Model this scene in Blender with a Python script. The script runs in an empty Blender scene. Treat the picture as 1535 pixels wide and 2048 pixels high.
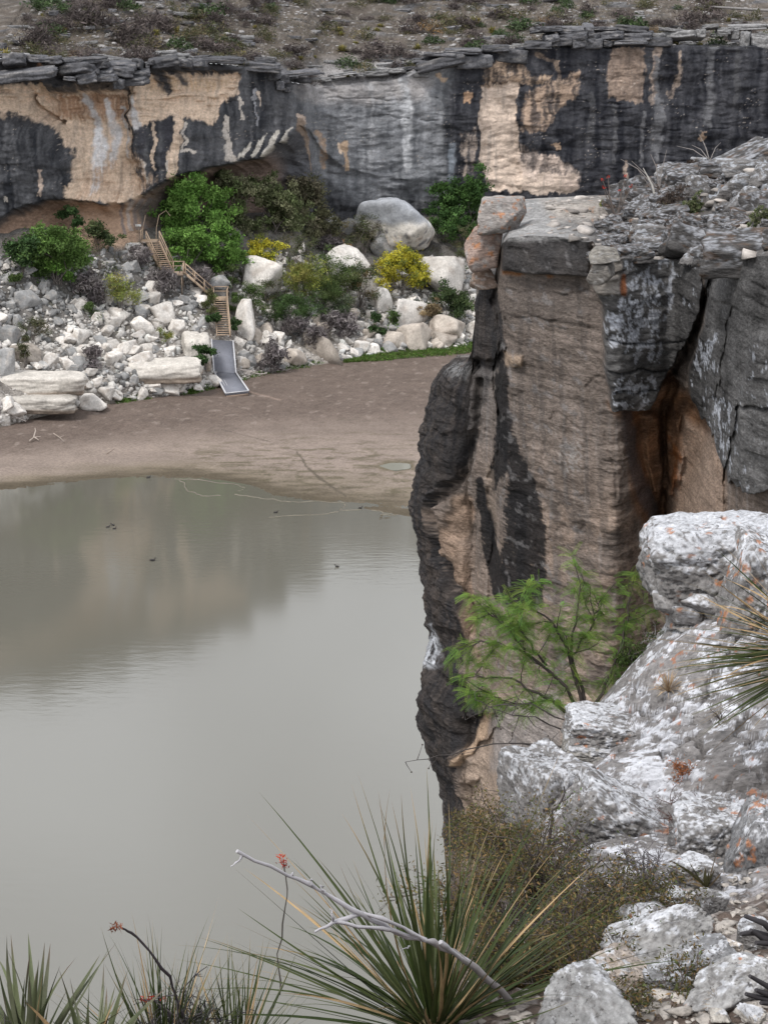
import bpy, math, random
import numpy as np
from mathutils import Vector, Matrix

SC = bpy.context.scene
COL = SC.collection
R = math.radians

# ------------------------------------------------------------------ camera, sky, sun, exposure
CAMZ = 36.0                      # eye height above the lake
FPX = 4000.0                     # focal length in pixels of the 1535 x 2048 photograph
TH = math.atan(1024 / FPX)       # downward pitch
cam = bpy.data.cameras.new("camera")
cam.sensor_fit = 'VERTICAL'; cam.sensor_height = 36.0; cam.sensor_width = 27.0
cam.lens = FPX / 2048 * 36.0
cam.clip_start = 0.1; cam.clip_end = 3000
camo = bpy.data.objects.new("camera", cam); COL.objects.link(camo)
camo.location = (0, 0, CAMZ); camo.rotation_euler = (math.pi / 2 - TH, 0, 0)
SC.camera = camo

SUN_EL, SUN_AZ = R(52), R(214)   # light from behind and to the left of the camera, through cloud
w = bpy.data.worlds.new("World"); SC.world = w; w.use_nodes = True
nt = w.node_tree; nt.nodes.clear()
sky = nt.nodes.new('ShaderNodeTexSky'); sky.sky_type = 'NISHITA'; sky.sun_disc = False
sky.sun_elevation = SUN_EL; sky.sun_rotation = SUN_AZ
sky.dust_density = 4.0; sky.air_density = 1.2
hs = nt.nodes.new('ShaderNodeHueSaturation'); hs.inputs['Saturation'].default_value = 0.32
tc = nt.nodes.new('ShaderNodeTexCoord')
cl = nt.nodes.new('ShaderNodeTexNoise'); cl.inputs['Scale'].default_value = 3.0; cl.inputs['Detail'].default_value = 5
rmp = nt.nodes.new('ShaderNodeMapRange')
rmp.inputs['From Min'].default_value = 0.3; rmp.inputs['From Max'].default_value = 0.7
rmp.inputs['To Min'].default_value = 0.62; rmp.inputs['To Max'].default_value = 1.45
mul = nt.nodes.new('ShaderNodeMix'); mul.data_type = 'RGBA'; mul.blend_type = 'MULTIPLY'; mul.inputs[0].default_value = 1
bg = nt.nodes.new('ShaderNodeBackground'); bg.inputs['Strength'].default_value = 0.094
out = nt.nodes.new('ShaderNodeOutputWorld')
L = nt.links.new
L(sky.outputs[0], hs.inputs['Color']); L(tc.outputs['Generated'], cl.inputs['Vector'])
L(cl.outputs['Fac'], rmp.inputs['Value']); L(hs.outputs[0], mul.inputs[6]); L(rmp.outputs[0], mul.inputs[7])
# a sheet of even cloud veils most of the blue
cloud = nt.nodes.new('ShaderNodeMix'); cloud.data_type = 'RGBA'; cloud.inputs[0].default_value = 0.7
cloud.inputs[6].default_value = (1, 1, 1, 1)
cmul = nt.nodes.new('ShaderNodeMix'); cmul.data_type = 'RGBA'; cmul.blend_type = 'MULTIPLY'; cmul.inputs[0].default_value = 1
cmul.inputs[6].default_value = (11.2, 11.5, 12.1, 1); L(rmp.outputs[0], cmul.inputs[7])
L(mul.outputs[2], cloud.inputs[6]); L(cmul.outputs[2], cloud.inputs[7])
L(cloud.outputs[2], bg.inputs['Color']); L(bg.outputs[0], out.inputs['Surface'])

sun = bpy.data.lights.new("sun", 'SUN'); sun.energy = 1.5; sun.angle = R(10); sun.color = (1, 0.965, 0.92)
suno = bpy.data.objects.new("sun", sun); COL.objects.link(suno)
sd = Vector((math.sin(SUN_AZ) * math.cos(SUN_EL), math.cos(SUN_AZ) * math.cos(SUN_EL), math.sin(SUN_EL)))
suno.rotation_euler = (-sd).to_track_quat('-Z', 'Y').to_euler()
SC.view_settings.view_transform = 'Standard'; SC.view_settings.look = 'None'
SC.view_settings.gamma = 1.0; SC.view_settings.use_curve_mapping = False
SC.view_settings.exposure = 0.6

# ------------------------------------------------------------------ helpers
def at(px, py, Y):
    """point at distance Y (metres ahead) seen at photograph pixel (px, py)"""
    r = (px - 767.5) / FPX; u = (1024 - py) / FPX
    dy = math.cos(TH) + u * math.sin(TH); dz = -math.sin(TH) + u * math.cos(TH)
    return np.array((r / dy * Y, Y, CAMZ + dz / dy * Y))

def onz(px, py, z):
    a = TH - math.atan((1024 - py) / FPX)
    return at(px, py, (CAMZ - z) / math.tan(a))

def py_of(Y, z):
    return 1024 - FPX * np.tan(TH - np.arctan((CAMZ - z) / Y))

def px_of(x, Y, z):
    d = Y * math.cos(TH) + (CAMZ - z) * math.sin(TH)
    return 767.5 + FPX * x / d

def scale_at(Y):
    return FPX / (Y * 1.02)

rg = np.random.default_rng(11)
random.seed(11)
_P = rg.permutation(256); _P = np.concatenate([_P, _P, _P])
_G = rg.normal(size=(256, 3)); _G /= np.linalg.norm(_G, axis=1)[:, None]

def n3(x, y, z=0.0):
    x, y, z = np.broadcast_arrays(np.asarray(x, float), np.asarray(y, float), np.asarray(z, float))
    xi = np.floor(x).astype(int); yi = np.floor(y).astype(int); zi = np.floor(z).astype(int)
    xf = x - xi; yf = y - yi; zf = z - zi
    xi &= 255; yi &= 255; zi &= 255
    u = xf * xf * xf * (xf * (xf * 6 - 15) + 10); v = yf * yf * yf * (yf * (yf * 6 - 15) + 10); q = zf * zf * zf * (zf * (zf * 6 - 15) + 10)
    res = 0
    flat = bool(np.all(zf == 0))
    for dx in (0, 1):
        wx = u if dx else 1 - u
        for dy in (0, 1):
            wy = v if dy else 1 - v
            for dz in ((0,) if flat else (0, 1)):
                wz = q if dz else 1 - q
                g = _G[_P[_P[_P[xi + dx] + yi + dy] + zi + dz]]
                res = res + wx * wy * wz * (g[..., 0] * (xf - dx) + g[..., 1] * (yf - dy) + g[..., 2] * (zf - dz))
    return res * 1.6

def fbm(x, y, z=0.0, o=4, gain=0.5, lac=2.03):
    x = np.asarray(x, float); y = np.asarray(y, float); z = np.asarray(z, float)
    a = 1.0; s = 0; t = 0
    for i in range(o):
        s = s + a * n3(x + 17.3 * i, y - 9.1 * i, z + 5.7 * i if np.any(z) else 0.0); t += a
        a *= gain; x = x * lac; y = y * lac; z = z * lac
    return s / t * 1.4

def ss(a, b, x):
    t = np.clip((np.asarray(x, float) - a) / (b - a), 0, 1)
    return t * t * (3 - 2 * t)

def itp(x, pts):
    a = np.array(pts, float)
    return np.interp(x, a[:, 0], a[:, 1])

def sitp(x, pts):
    """smooth (cosine free, monotone-ish) interpolation: linear then blurred"""
    a = np.array(pts, float)
    return (np.interp(x, a[:, 0], a[:, 1]) + np.interp(np.asarray(x) - 6, a[:, 0], a[:, 1]) + np.interp(np.asarray(x) + 6, a[:, 0], a[:, 1])) / 3

def poly(X, Y, pts, soft=4.0):
    """soft mask of a stain's outline in surface coordinates"""
    p = np.array(pts, float); n = len(p)
    lo = p.min(0) - soft * 3; hi = p.max(0) + soft * 3
    m = np.zeros(X.shape)
    sel = (X > lo[0]) & (X < hi[0]) & (Y > lo[1]) & (Y < hi[1])
    x = X[sel]; y = Y[sel]
    if x.size == 0: return m
    ins = np.zeros(x.shape, bool); d = np.full(x.shape, 1e9)
    for i in range(n):
        a = p[i]; b = p[(i + 1) % n]
        e = b - a; L2 = max(e @ e, 1e-9)
        t = np.clip(((x - a[0]) * e[0] + (y - a[1]) * e[1]) / L2, 0, 1)
        d = np.minimum(d, np.hypot(x - a[0] - t * e[0], y - a[1] - t * e[1]))
        c = (a[1] > y) != (b[1] > y)
        if abs(e[1]) > 1e-9:
            ins ^= c & (x < e[0] * (y - a[1]) / e[1] + a[0])
    s = np.where(ins, d, -d)
    m[sel] = ss(-soft, soft, s)
    return m

def line(X, Y, pts, wid, soft=None):
    """soft mask of a streak or crack following a polyline; wid may be a list"""
    p = np.array(pts, float); soft = soft or wid if np.isscalar(wid) else soft
    wl = np.full(len(p), wid, float) if np.isscalar(wid) else np.array(wid, float)
    m = np.zeros(X.shape)
    for i in range(len(p) - 1):
        a = p[i]; b = p[i + 1]; e = b - a; L2 = max(e @ e, 1e-9); W = max(wl[i], wl[i + 1]) * 2.5 + 2
        sel = (X > min(a[0], b[0]) - W) & (X < max(a[0], b[0]) + W) & (Y > min(a[1], b[1]) - W) & (Y < max(a[1], b[1]) + W)
        x = X[sel]; y = Y[sel]
        if x.size == 0: continue
        t = np.clip(((x - a[0]) * e[0] + (y - a[1]) * e[1]) / L2, 0, 1)
        d = np.hypot(x - a[0] - t * e[0], y - a[1] - t * e[1]) / (wl[i] + t * (wl[i + 1] - wl[i]))
        m[sel] = np.maximum(m[sel], 1 - ss(0.5, 1.3, d))
    return m

def mixc(c, m, col):
    m = np.clip(m, 0, 1)[..., None]
    return c * (1 - m) + np.asarray(col, float) * m

_ORD = "first second third fourth fifth sixth seventh eighth ninth tenth eleventh twelfth thirteenth fourteenth fifteenth sixteenth seventeenth eighteenth nineteenth twentieth".split()
_ORD += ["twenty " + q for q in _ORD[:9]] + ["thirtieth"] + ["thirty " + q for q in _ORD[:9]]
def assign_labels(items, cat, group):
    """items: (object, pixel column, phrase): each gets its phrase, told apart from its zone mates by its place from the left"""
    by = {}
    for it in items: by.setdefault(it[2], []).append(it)
    for ph, v in by.items():
        v.sort(key=lambda q: q[1])
        for i, (o, _, _) in enumerate(v):
            lab = ph if len(v) == 1 else ph + (", leftmost there" if i == 0 else ", rightmost there" if i == len(v) - 1 else ", %s from the left" % _ORD[i])
            tag(o, lab, cat, group)

class MB:
    """collects vertices, faces and colours; build() links them as ONE mesh object"""
    def __init__(s): s.v = []; s.f = {3: [], 4: []}; s.c = []; s.n = 0
    def add(s, V, F, col=(1, 1, 1)):
        V = np.asarray(V, float).reshape(-1, 3); F = np.asarray(F, int)
        s.v.append(V); s.f[F.shape[1]].append(F + s.n)
        c = np.asarray(col, float)
        s.c.append(np.broadcast_to(c, (len(V), 3)) if c.ndim == 1 else c.reshape(-1, 3)); s.n += len(V)
    def mesh(s, name, mat=None, smooth=False):
        me = bpy.data.meshes.new(name)
        V = np.concatenate(s.v); me.vertices.add(len(V)); me.vertices.foreach_set('co', V.astype(np.float32).ravel())
        idx = []; st = []; tot = []; k = 0
        for n in (3, 4):
            if s.f[n]:
                F = np.concatenate(s.f[n]); idx.append(F.ravel()); st.append(k + np.arange(len(F)) * n); tot.append(np.full(len(F), n)); k += F.size
        idx = np.concatenate(idx); st = np.concatenate(st); tot = np.concatenate(tot)
        me.loops.add(len(idx)); me.loops.foreach_set('vertex_index', idx.astype(np.int32))
        me.polygons.add(len(st)); me.polygons.foreach_set('loop_start', st.astype(np.int32))
        me.polygons.foreach_set('loop_total', tot.astype(np.int32))
        if smooth: me.polygons.foreach_set('use_smooth', np.ones(len(st), bool))
        me.update(calc_edges=True)
        C = np.concatenate(s.c); ca = me.color_attributes.new('Col', 'FLOAT_COLOR', 'POINT')
        ca.data.foreach_set('color', np.concatenate([C, np.ones((len(C), 1))], 1).astype(np.float32).ravel())
        if mat: me.materials.append(mat)
        return me
    def build(s, name, mat=None, parent=None, smooth=False):
        return link(name, s.mesh(name, mat, smooth), parent)

def link(name, data, parent=None):
    o = bpy.data.objects.new(name, data); COL.objects.link(o)
    if parent is not None: o.parent = parent
    return o

def tag(o, label=None, cat=None, group=None, kind=None):
    for k, v in (('label', label), ('category', cat), ('group', group), ('kind', kind)):
        if v: o[k] = v
    return o

def empty(name, loc, label, cat, group=None):
    o = bpy.data.objects.new(name, None); COL.objects.link(o); o.location = tuple(loc)
    o.empty_display_size = 0.2
    return tag(o, label, cat, group)

def copy_tree(o, parent=None):
    c = o.copy(); COL.objects.link(c); c.parent = parent
    for ch in list(o.children): copy_tree(ch, c)
    return c

def gridF(nr, nc, off=0):
    i = np.arange(nr - 1)[:, None] * nc + np.arange(nc - 1)[None, :]
    return np.stack([i, i + 1, i + 1 + nc, i + nc], -1).reshape(-1, 4) + off

def grid_obj(name, P, C, mat, flip=False, smooth=True, parent=None):
    nr, nc = P.shape[:2]
    F = gridF(nr, nc)
    if flip: F = F[:, ::-1]
    b = MB(); b.add(P.reshape(-1, 3), F, C.reshape(-1, 3))
    return b.build(name, mat, parent, smooth)

def tube(b, pts, rad, sides=5, col=(1, 1, 1), cap=True):
    P = np.asarray(pts, float); n = len(P)
    rad = np.full(n, rad, float) if np.isscalar(rad) else np.asarray(rad, float)
    T = np.gradient(P, axis=0); T /= np.maximum(np.linalg.norm(T, axis=1), 1e-9)[:, None]
    ref = np.array((0, 0, 1.0)) if abs(T[:, 2]).mean() < 0.9 else np.array((1.0, 0, 0))
    A = np.cross(T, ref); A /= np.maximum(np.linalg.norm(A, axis=1), 1e-9)[:, None]; B = np.cross(T, A)
    a = np.arange(sides) / sides * 2 * math.pi
    V = P[:, None] + rad[:, None, None] * (np.cos(a)[None, :, None] * A[:, None] + np.sin(a)[None, :, None] * B[:, None])
    i = np.arange(n - 1)[:, None] * sides; j = np.arange(sides); k = (j + 1) % sides
    F = np.stack([i + j, i + k, i + sides + k, i + sides + j], -1).reshape(-1, 4)
    c = np.asarray(col, float)
    if c.ndim == 2: c = np.repeat(c, sides, 0)
    b.add(V.reshape(-1, 3), F, c)
    if cap:
        for e, row in ((P[0], V[0]), (P[-1], V[-1])):
            b.add(np.vstack([e, row]), np.stack([np.zeros(sides, int), 1 + j, 1 + k], -1), c if c.ndim == 1 else c[0 if e is P[0] else -1])

BOXF = np.array([[0, 1, 3, 2], [4, 6, 7, 5], [0, 4, 5, 1], [2, 3, 7, 6], [0, 2, 6, 4], [1, 5, 7, 3]])
def hexa(b, lo4, hi4, col=(1, 1, 1)):
    """box from its bottom corners a b c d (loop) and its top corners"""
    V = [lo4[0], lo4[1], lo4[3], lo4[2], hi4[0], hi4[1], hi4[3], hi4[2]]
    b.add(V, BOXF[:, ::-1], col)

def bar(b, p, q, wx, wz, col=(1, 1, 1), up=(0, 0, 1)):
    p = np.asarray(p, float); q = np.asarray(q, float); d = q - p; d /= max(np.linalg.norm(d), 1e-9)
    up = np.asarray(up, float)
    if abs(d @ up) > 0.95: up = np.array((1.0, 0, 0))
    s = np.cross(d, up); s /= np.linalg.norm(s); t = np.cross(s, d)
    s = s * wx / 2; t = t * wz / 2
    hexa(b, [p - s - t, p + s - t, q + s - t, q - s - t], [p - s + t, p + s + t, q + s + t, q - s + t], col)

def ico(sub):
    t = (1 + 5 ** 0.5) / 2
    V = [(-1, t, 0), (1, t, 0), (-1, -t, 0), (1, -t, 0), (0, -1, t), (0, 1, t), (0, -1, -t), (0, 1, -t), (t, 0, -1), (t, 0, 1), (-t, 0, -1), (-t, 0, 1)]
    F = [(0, 11, 5), (0, 5, 1), (0, 1, 7), (0, 7, 10), (0, 10, 11), (1, 5, 9), (5, 11, 4), (11, 10, 2), (10, 7, 6), (7, 1, 8), (3, 9, 4), (3, 4, 2), (3, 2, 6), (3, 6, 8), (3, 8, 9), (4, 9, 5), (2, 4, 11), (6, 2, 10), (8, 6, 7), (9, 8, 1)]
    V = [np.array(v) / np.linalg.norm(v) for v in V]
    for _ in range(sub):
        mid = {}; G = []
        def m(a, b):
            k = (min(a, b), max(a, b))
            if k not in mid:
                v = V[a] + V[b]; V.append(v / np.linalg.norm(v)); mid[k] = len(V) - 1
            return mid[k]
        for a, b_, c in F:
            x, y, z = m(a, b_), m(b_, c), m(c, a)
            G += [(a, x, z), (b_, y, x), (c, z, y), (x, y, z)]
        F = G
    return np.array(V), np.array(F)
ICO = {s: ico(s) for s in (1, 2, 3, 4, 5)}

def rock_shape(seed, sub=3, planes=13, sharp=16, rough=0.05, flat=1.0, freq=2.2, boxy=0):
    """unit angular boulder: a softened polytope with a pitted surface"""
    r = np.random.default_rng(seed)
    D, F = ICO[sub]
    N = r.normal(size=(planes, 3)); N /= np.linalg.norm(N, axis=1)[:, None]
    N = np.vstack([N, [[0, 0, 1], [0.1, 0, -1]]]); h = np.append(r.uniform(0.62, 1.0, planes), [0.8 * flat, 0.8 * flat])
    if boxy:
        N = np.vstack([N[:6], np.eye(3), -np.eye(3)]); h = np.append(r.uniform(.85, 1.25, 6), r.uniform(.55, .75, 6))
    dt = np.maximum(D @ N.T, 0) / h
    rad = 1 / (np.sum(dt ** sharp, 1) ** (1 / sharp))
    V = D * rad[:, None]
    o = r.uniform(0, 200, 3)
    q = V * freq + o
    V = V * (1 + rough * fbm(q[:, 0], q[:, 1], q[:, 2], 4))[:, None]
    lo, hi = V.min(0), V.max(0); V = (V - lo) / (hi - lo) * 2 - 1
    return V, F

# ------------------------------------------------------------------ materials
def nodes(m):
    m.use_nodes = True; t = m.node_tree; b = t.nodes['Principled BSDF']
    return t, b

def nd(t, kind, **kw):
    n = t.nodes.new(kind)
    for k, v in kw.items():
        if k in n.inputs: n.inputs[k].default_value = v
        else: setattr(n, k, v)
    return n

def vmat(name, rough=0.9, tint=(1, 1, 1), n_scale=3.0, n_amt=0.35, n2_scale=20.0, n2_amt=0.25, bump=0.4, bdist=0.05, b_scale=6.0, stretch=(1, 1, 1), rand=0.0, spec=0.06, transl=0.0, speck=None, pits=0.0):
    """vertex colour times two octaves of procedural mottling, with bump; optional lichen specks"""
    m = bpy.data.materials.new(name); t, b = nodes(m); lk = t.links.new
    b.inputs['Roughness'].default_value = rough
    b.inputs['Specular IOR Level'].default_value = spec
    at_ = nd(t, 'ShaderNodeAttribute', attribute_name='Col')
    tcn = nd(t, 'ShaderNodeTexCoord'); mp = nd(t, 'ShaderNodeMapping'); mp.inputs['Scale'].default_value = stretch
    geo = nd(t, 'ShaderNodeNewGeometry'); lk(geo.outputs['Position'], mp.inputs['Vector'])
    cur = at_.outputs['Color']
    if tint != (1, 1, 1):
        mx = nd(t, 'ShaderNodeMix', data_type='RGBA', blend_type='MULTIPLY'); mx.inputs[0].default_value = 1
        lk(cur, mx.inputs[6]); mx.inputs[7].default_value = (*tint, 1); cur = mx.outputs[2]
    for sc, am in ((n_scale, n_amt), (n2_scale, n2_amt)):
        if am <= 0: continue
        nz = nd(t, 'ShaderNodeTexNoise', Scale=sc, Detail=6.0, Roughness=0.65)
        lk(mp.outputs[0], nz.inputs['Vector'])
        mr = nd(t, 'ShaderNodeMapRange'); mr.inputs['From Min'].default_value = 0.28; mr.inputs['From Max'].default_value = 0.72
        mr.inputs['To Min'].default_value = 1 - am; mr.inputs['To Max'].default_value = 1 + am
        lk(nz.outputs['Fac'], mr.inputs['Value'])
        mx = nd(t, 'ShaderNodeMix', data_type='RGBA', blend_type='MULTIPLY'); mx.inputs[0].default_value = 1
        lk(cur, mx.inputs[6]); lk(mr.outputs[0], mx.inputs[7]); cur = mx.outputs[2]
    if speck:
        for (col, sc, lo, hi, amt) in speck:
            nz = nd(t, 'ShaderNodeTexNoise', Scale=sc, Detail=9.0, Roughness=0.72); lk(mp.outputs[0], nz.inputs['Vector'])
            mr = nd(t, 'ShaderNodeMapRange'); mr.inputs['From Min'].default_value = lo; mr.inputs['From Max'].default_value = hi
            mr.inputs['To Max'].default_value = amt
            lk(nz.outputs['Fac'], mr.inputs['Value'])
            mx = nd(t, 'ShaderNodeMix', data_type='RGBA'); lk(mr.outputs[0], mx.inputs[0]); lk(cur, mx.inputs[6]); mx.inputs[7].default_value = (*col, 1)
            cur = mx.outputs[2]
    if rand > 0:
        oi = nd(t, 'ShaderNodeObjectInfo'); mr = nd(t, 'ShaderNodeMapRange')
        mr.inputs['To Min'].default_value = 1 - rand; mr.inputs['To Max'].default_value = 1 + rand
        lk(oi.outputs['Random'], mr.inputs['Value'])
        mx = nd(t, 'ShaderNodeMix', data_type='RGBA', blend_type='MULTIPLY'); mx.inputs[0].default_value = 1
        lk(cur, mx.inputs[6]); lk(mr.outputs[0], mx.inputs[7]); cur = mx.outputs[2]
    lk(cur, b.inputs['Base Color'])
    if bump > 0:
        nz = nd(t, 'ShaderNodeTexNoise', Scale=b_scale, Detail=10.0, Roughness=0.68); lk(mp.outputs[0], nz.inputs['Vector'])
        hgt = nz.outputs['Fac']
        if pits > 0:
            vo = nd(t, 'ShaderNodeTexVoronoi', Scale=b_scale * 2.2); lk(mp.outputs[0], vo.inputs['Vector'])
            ma = nd(t, 'ShaderNodeMath', operation='MULTIPLY_ADD'); lk(vo.outputs['Distance'], ma.inputs[0]); ma.inputs[1].default_value = pits; lk(hgt, ma.inputs[2])
            hgt = ma.outputs[0]
        bp = nd(t, 'ShaderNodeBump', Strength=bump, Distance=bdist); lk(hgt, bp.inputs['Height']); lk(bp.outputs[0], b.inputs['Normal'])
    if transl > 0:
        tr = nd(t, 'ShaderNodeBsdfTranslucent'); lk(cur, tr.inputs['Color'])
        mxs = nd(t, 'ShaderNodeMixShader'); mxs.inputs[0].default_value = transl
        o = t.nodes['Material Output']; lk(b.outputs[0], mxs.inputs[1]); lk(tr.outputs[0], mxs.inputs[2]); lk(mxs.outputs[0], o.inputs['Surface'])
    return m

M = {}
M['cliff'] = vmat('cliff_limestone', 0.92, tint=(.8, .8, .8), n_scale=0.5, n_amt=0.25, n2_scale=3.0, n2_amt=0.3, bump=0.4, bdist=0.3, b_scale=1.3, stretch=(1, 1, 1.6))
M['plateau'] = vmat('plateau_soil', 0.95, tint=(.8, .8, .8), n_scale=0.5, n_amt=0.3, n2_scale=5, n2_amt=0.4, bump=0.6, bdist=0.3, b_scale=2)
M['talus'] = vmat('talus_ground', 0.95, tint=(.8, .8, .8), n_scale=0.8, n_amt=0.3, n2_scale=6, n2_amt=0.45, bump=0.8, bdist=0.3, b_scale=3)
M['mud'] = vmat('dried_mud', 0.85, tint=(.8, .8, .8), n_scale=0.3, n_amt=0.16, n2_scale=5, n2_amt=0.32, bump=0.7, bdist=0.10, b_scale=5, spec=0.15, speck=(((.07, .055, .045), 3.4, .62, .68, .5),))
M['prom'] = vmat('headland_limestone', 0.9, tint=(.8, .8, .8), n_scale=1.2, n_amt=0.25, n2_scale=9, n2_amt=0.45, bump=0.9, bdist=0.14, b_scale=4.5, stretch=(1, 1, 2.6), speck=(((.045, .042, .042), 5, .60, .70, .5), ((.34, .33, .33), 16, .63, .68, .5)))
M['fg'] = vmat('lichen_limestone', 0.9, n_scale=3, n_amt=0.18, n2_scale=40, n2_amt=0.35, bump=1.0, bdist=0.025, b_scale=20, pits=0.3, stretch=(.55, 1, 1.2), speck=(((.06, .056, .054), 30, .585, .64, .8), ((.075, .07, .068), 7, .60, .66, .7)))
M['rock'] = vmat('pale_limestone_rock', 0.9, n_scale=.9, n_amt=0.26, n2_scale=5, n2_amt=0.25, bump=0.35, bdist=0.12, b_scale=2.5, rand=0.2)
M['slab'] = vmat('grey_rim_rock', 0.92, n_scale=1.5, n_amt=0.3, n2_scale=5, n2_amt=0.4, bump=0.6, bdist=0.2, b_scale=3, rand=0.3)
M['fgrock'] = vmat('weathered_limestone', 0.9, n_scale=5, n_amt=0.25, n2_scale=45, n2_amt=0.35, bump=0.9, bdist=0.02, b_scale=20, pits=0.3, rand=0.1, speck=(((.42, .425, .44), 26, .58, .63, .45), ((.06, .056, .054), 34, .575, .63, .8), ((.07, .065, .062), 8, .60, .66, .7)))
M['leaf'] = vmat('foliage', 0.7, n_scale=1, n_amt=0.15, n2_amt=0, bump=0, rand=0.12, transl=0.25)
M['twig'] = vmat('bark', 0.9, n_scale=6, n_amt=0.25, n2_amt=0, bump=0)
M['blade'] = vmat('leaf_blade', 0.55, n_scale=14, n_amt=0.3, n2_amt=0, bump=0, spec=0.2, transl=0.10)
M['wood'] = vmat('weathered_timber', 0.8, n_scale=2, n_amt=0.15, n2_scale=12, n2_amt=0.15, bump=0.2, bdist=0.01, b_scale=12)
M['deck'] = vmat('grey_deck', 0.7, n_scale=1.2, n_amt=0.12, n2_scale=9, n2_amt=0.16, bump=0.15, bdist=0.01, b_scale=20)
M['fur'] = vmat('fur', 0.9, n_scale=4, n_amt=0.2, n2_scale=20, n2_amt=0.2, bump=0)
M['grass'] = M['leaf']
# ------------------------------------------------------------------ canyon cliff (far side)
CLIFF_Y = [(-700, 168), (-300, 178), (0, 190), (150, 195), (300, 201), (450, 209), (560, 216), (612, 219), (640, 227), (800, 231.5), (960, 235), (1200, 240), (1535, 247), (1800, 252), (2300, 260)]
RIM_PY = [(-700, 100), (0, 116), (100, 120), (250, 128), (300, 124), (480, 128), (530, 136), (570, 158), (640, 172), (690, 166), (760, 162), (815, 152), (845, 128), (960, 104), (1050, 92), (1180, 92), (1350, 92), (1535, 92), (2300, 80)]
pxc = np.concatenate([np.linspace(-700, -42, 50), np.linspace(-40, 1580, 812), np.linspace(1590, 2300, 50)])
CY = itp(pxc, CLIFF_Y)
CY = np.convolve(np.pad(CY, 8, mode='edge'), np.ones(17) / 17, 'valid')
def x_of(px, Y):
    return (px - 767.5) / FPX * Y * 1.02
CX = x_of(pxc, CY)
rimz = np.array([at(767, y, Y)[2] for y, Y in zip(itp(pxc, RIM_PY), CY)])
rimz = rimz + 0.35 * fbm(pxc / 37, 0 * pxc + 3.3, o=4)
nz_ = 262
tt = np.linspace(0, 1, nz_)
CZ = 6.0 + (rimz - 6.0)[None, :] * tt[:, None]
PX = np.broadcast_to(pxc, CZ.shape); PYc = py_of(CY[None, :], CZ)
wx = PX + 5 * fbm(PX / 9, PYc / 16, o=3) + 9 * fbm(PX / 42, PYc / 42, o=4); wy = PYc + 9 * fbm(PX / 45 + 50, PYc / 45, o=4) + 7 * fbm(PX / 12 + 9, PYc / 90, o=3)

EDGE = [(-700, 470), (-100, 452), (0, 442), (60, 412), (120, 398), (160, 397), (210, 408), (262, 404), (300, 385), (340, 362), (380, 345), (450, 330), (530, 312), (575, 280), (606, 250), (625, 262), (650, 300), (690, 335), (760, 352), (1000, 372), (2300, 380)]
REC = [(-700, 3), (0, 4.5), (200, 4.5), (270, 4.0), (330, 6.5), (420, 10), (540, 9), (600, 6), (640, 2.2), (700, 1.2), (800, 0.6), (2300, 0.5)]
ed = itp(pxc, EDGE)[None, :] + 5 * fbm(PX / 30, PX * 0 + 8, o=3)
rec = itp(pxc, REC)[None, :]
below = PYc - ed
off = rec * np.where(below > 0, 1 - np.exp(-np.maximum(below, 0) / 20), 0)
off += 0.9 * fbm(PX / 130, PYc / 70, o=4) + 0.16 * fbm(PX / 26, PYc / 12, o=4)
# bedding: stepped courses, each a little proud or recessed
bed = PYc / 15 + 1.2 * fbm(PX / 150, PYc / 60, o=3)
bi = np.floor(bed); bf = bed - bi
bstep = n3(bi * 0.77 + 0.37, PX / 70) * 0.28 * ss(-.3, .4, fbm(PX / 90, PYc / 50 + 9, o=3))
off += bstep * ss(0, 0.16, bf) * ss(1, 0.84, bf)
lm = ss(640, 600, PX)                       # left mass
# overhanging dark rim of the left mass, and a second ledge under it
R2 = itp(pxc, [(-700, 160), (0, 160), (120, 163), (128, 186), (268, 181), (276, 150), (300, 143), (490, 142), (505, 128), (2300, 90)])[None, :] + 4 * fbm(PX / 16, PX * 0, o=3)
off -= 1.3 * ss(3, -3, PYc - R2) * ss(520, 480, PX)
R3 = itp(pxc, [(-700, 130), (0, 126), (120, 126), (280, 132), (300, 118), (2300, 60)])[None, :]
off -= 0.5 * ss(3, -3, PYc - R3) * ss(300, 280, PX)
# thin ledges under the rim of the left mass
lb_ = PYc / 8.5 + 1.5 * fbm(PX / 90, PYc / 40 + 3, o=3); li_ = np.floor(lb_); lf_ = lb_ - li_
off += (n3(li_ * .83 + .2, PX / 45) * .75) * ss(0, .14, lf_) * ss(1, .86, lf_) * poly(PX, PYc, [(-80, 150), (495, 145), (470, 215), (330, 232), (110, 235), (-80, 245)], 12)
# scoops and bulges
off += 2.2 * poly(wx, wy, [(95, 190), (270, 180), (275, 330), (300, 392), (160, 392), (165, 300), (110, 250)], 26)
off += 1.0 * poly(wx, wy, [(300, 150), (488, 150), (470, 215), (330, 228)], 18)
off += 1.6 * line(wx, wy, [(88, 200), (100, 225), (140, 250)], [7, 9, 3])
off -= 0.8 * poly(wx, wy, [(-100, 250), (110, 250), (160, 330), (150, 395), (-100, 440)], 20)
off -= 0.9 * ss(90, 30, np.abs(below + 40)) * ss(640, 600, PX) * ss(330, 420, PX)
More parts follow.
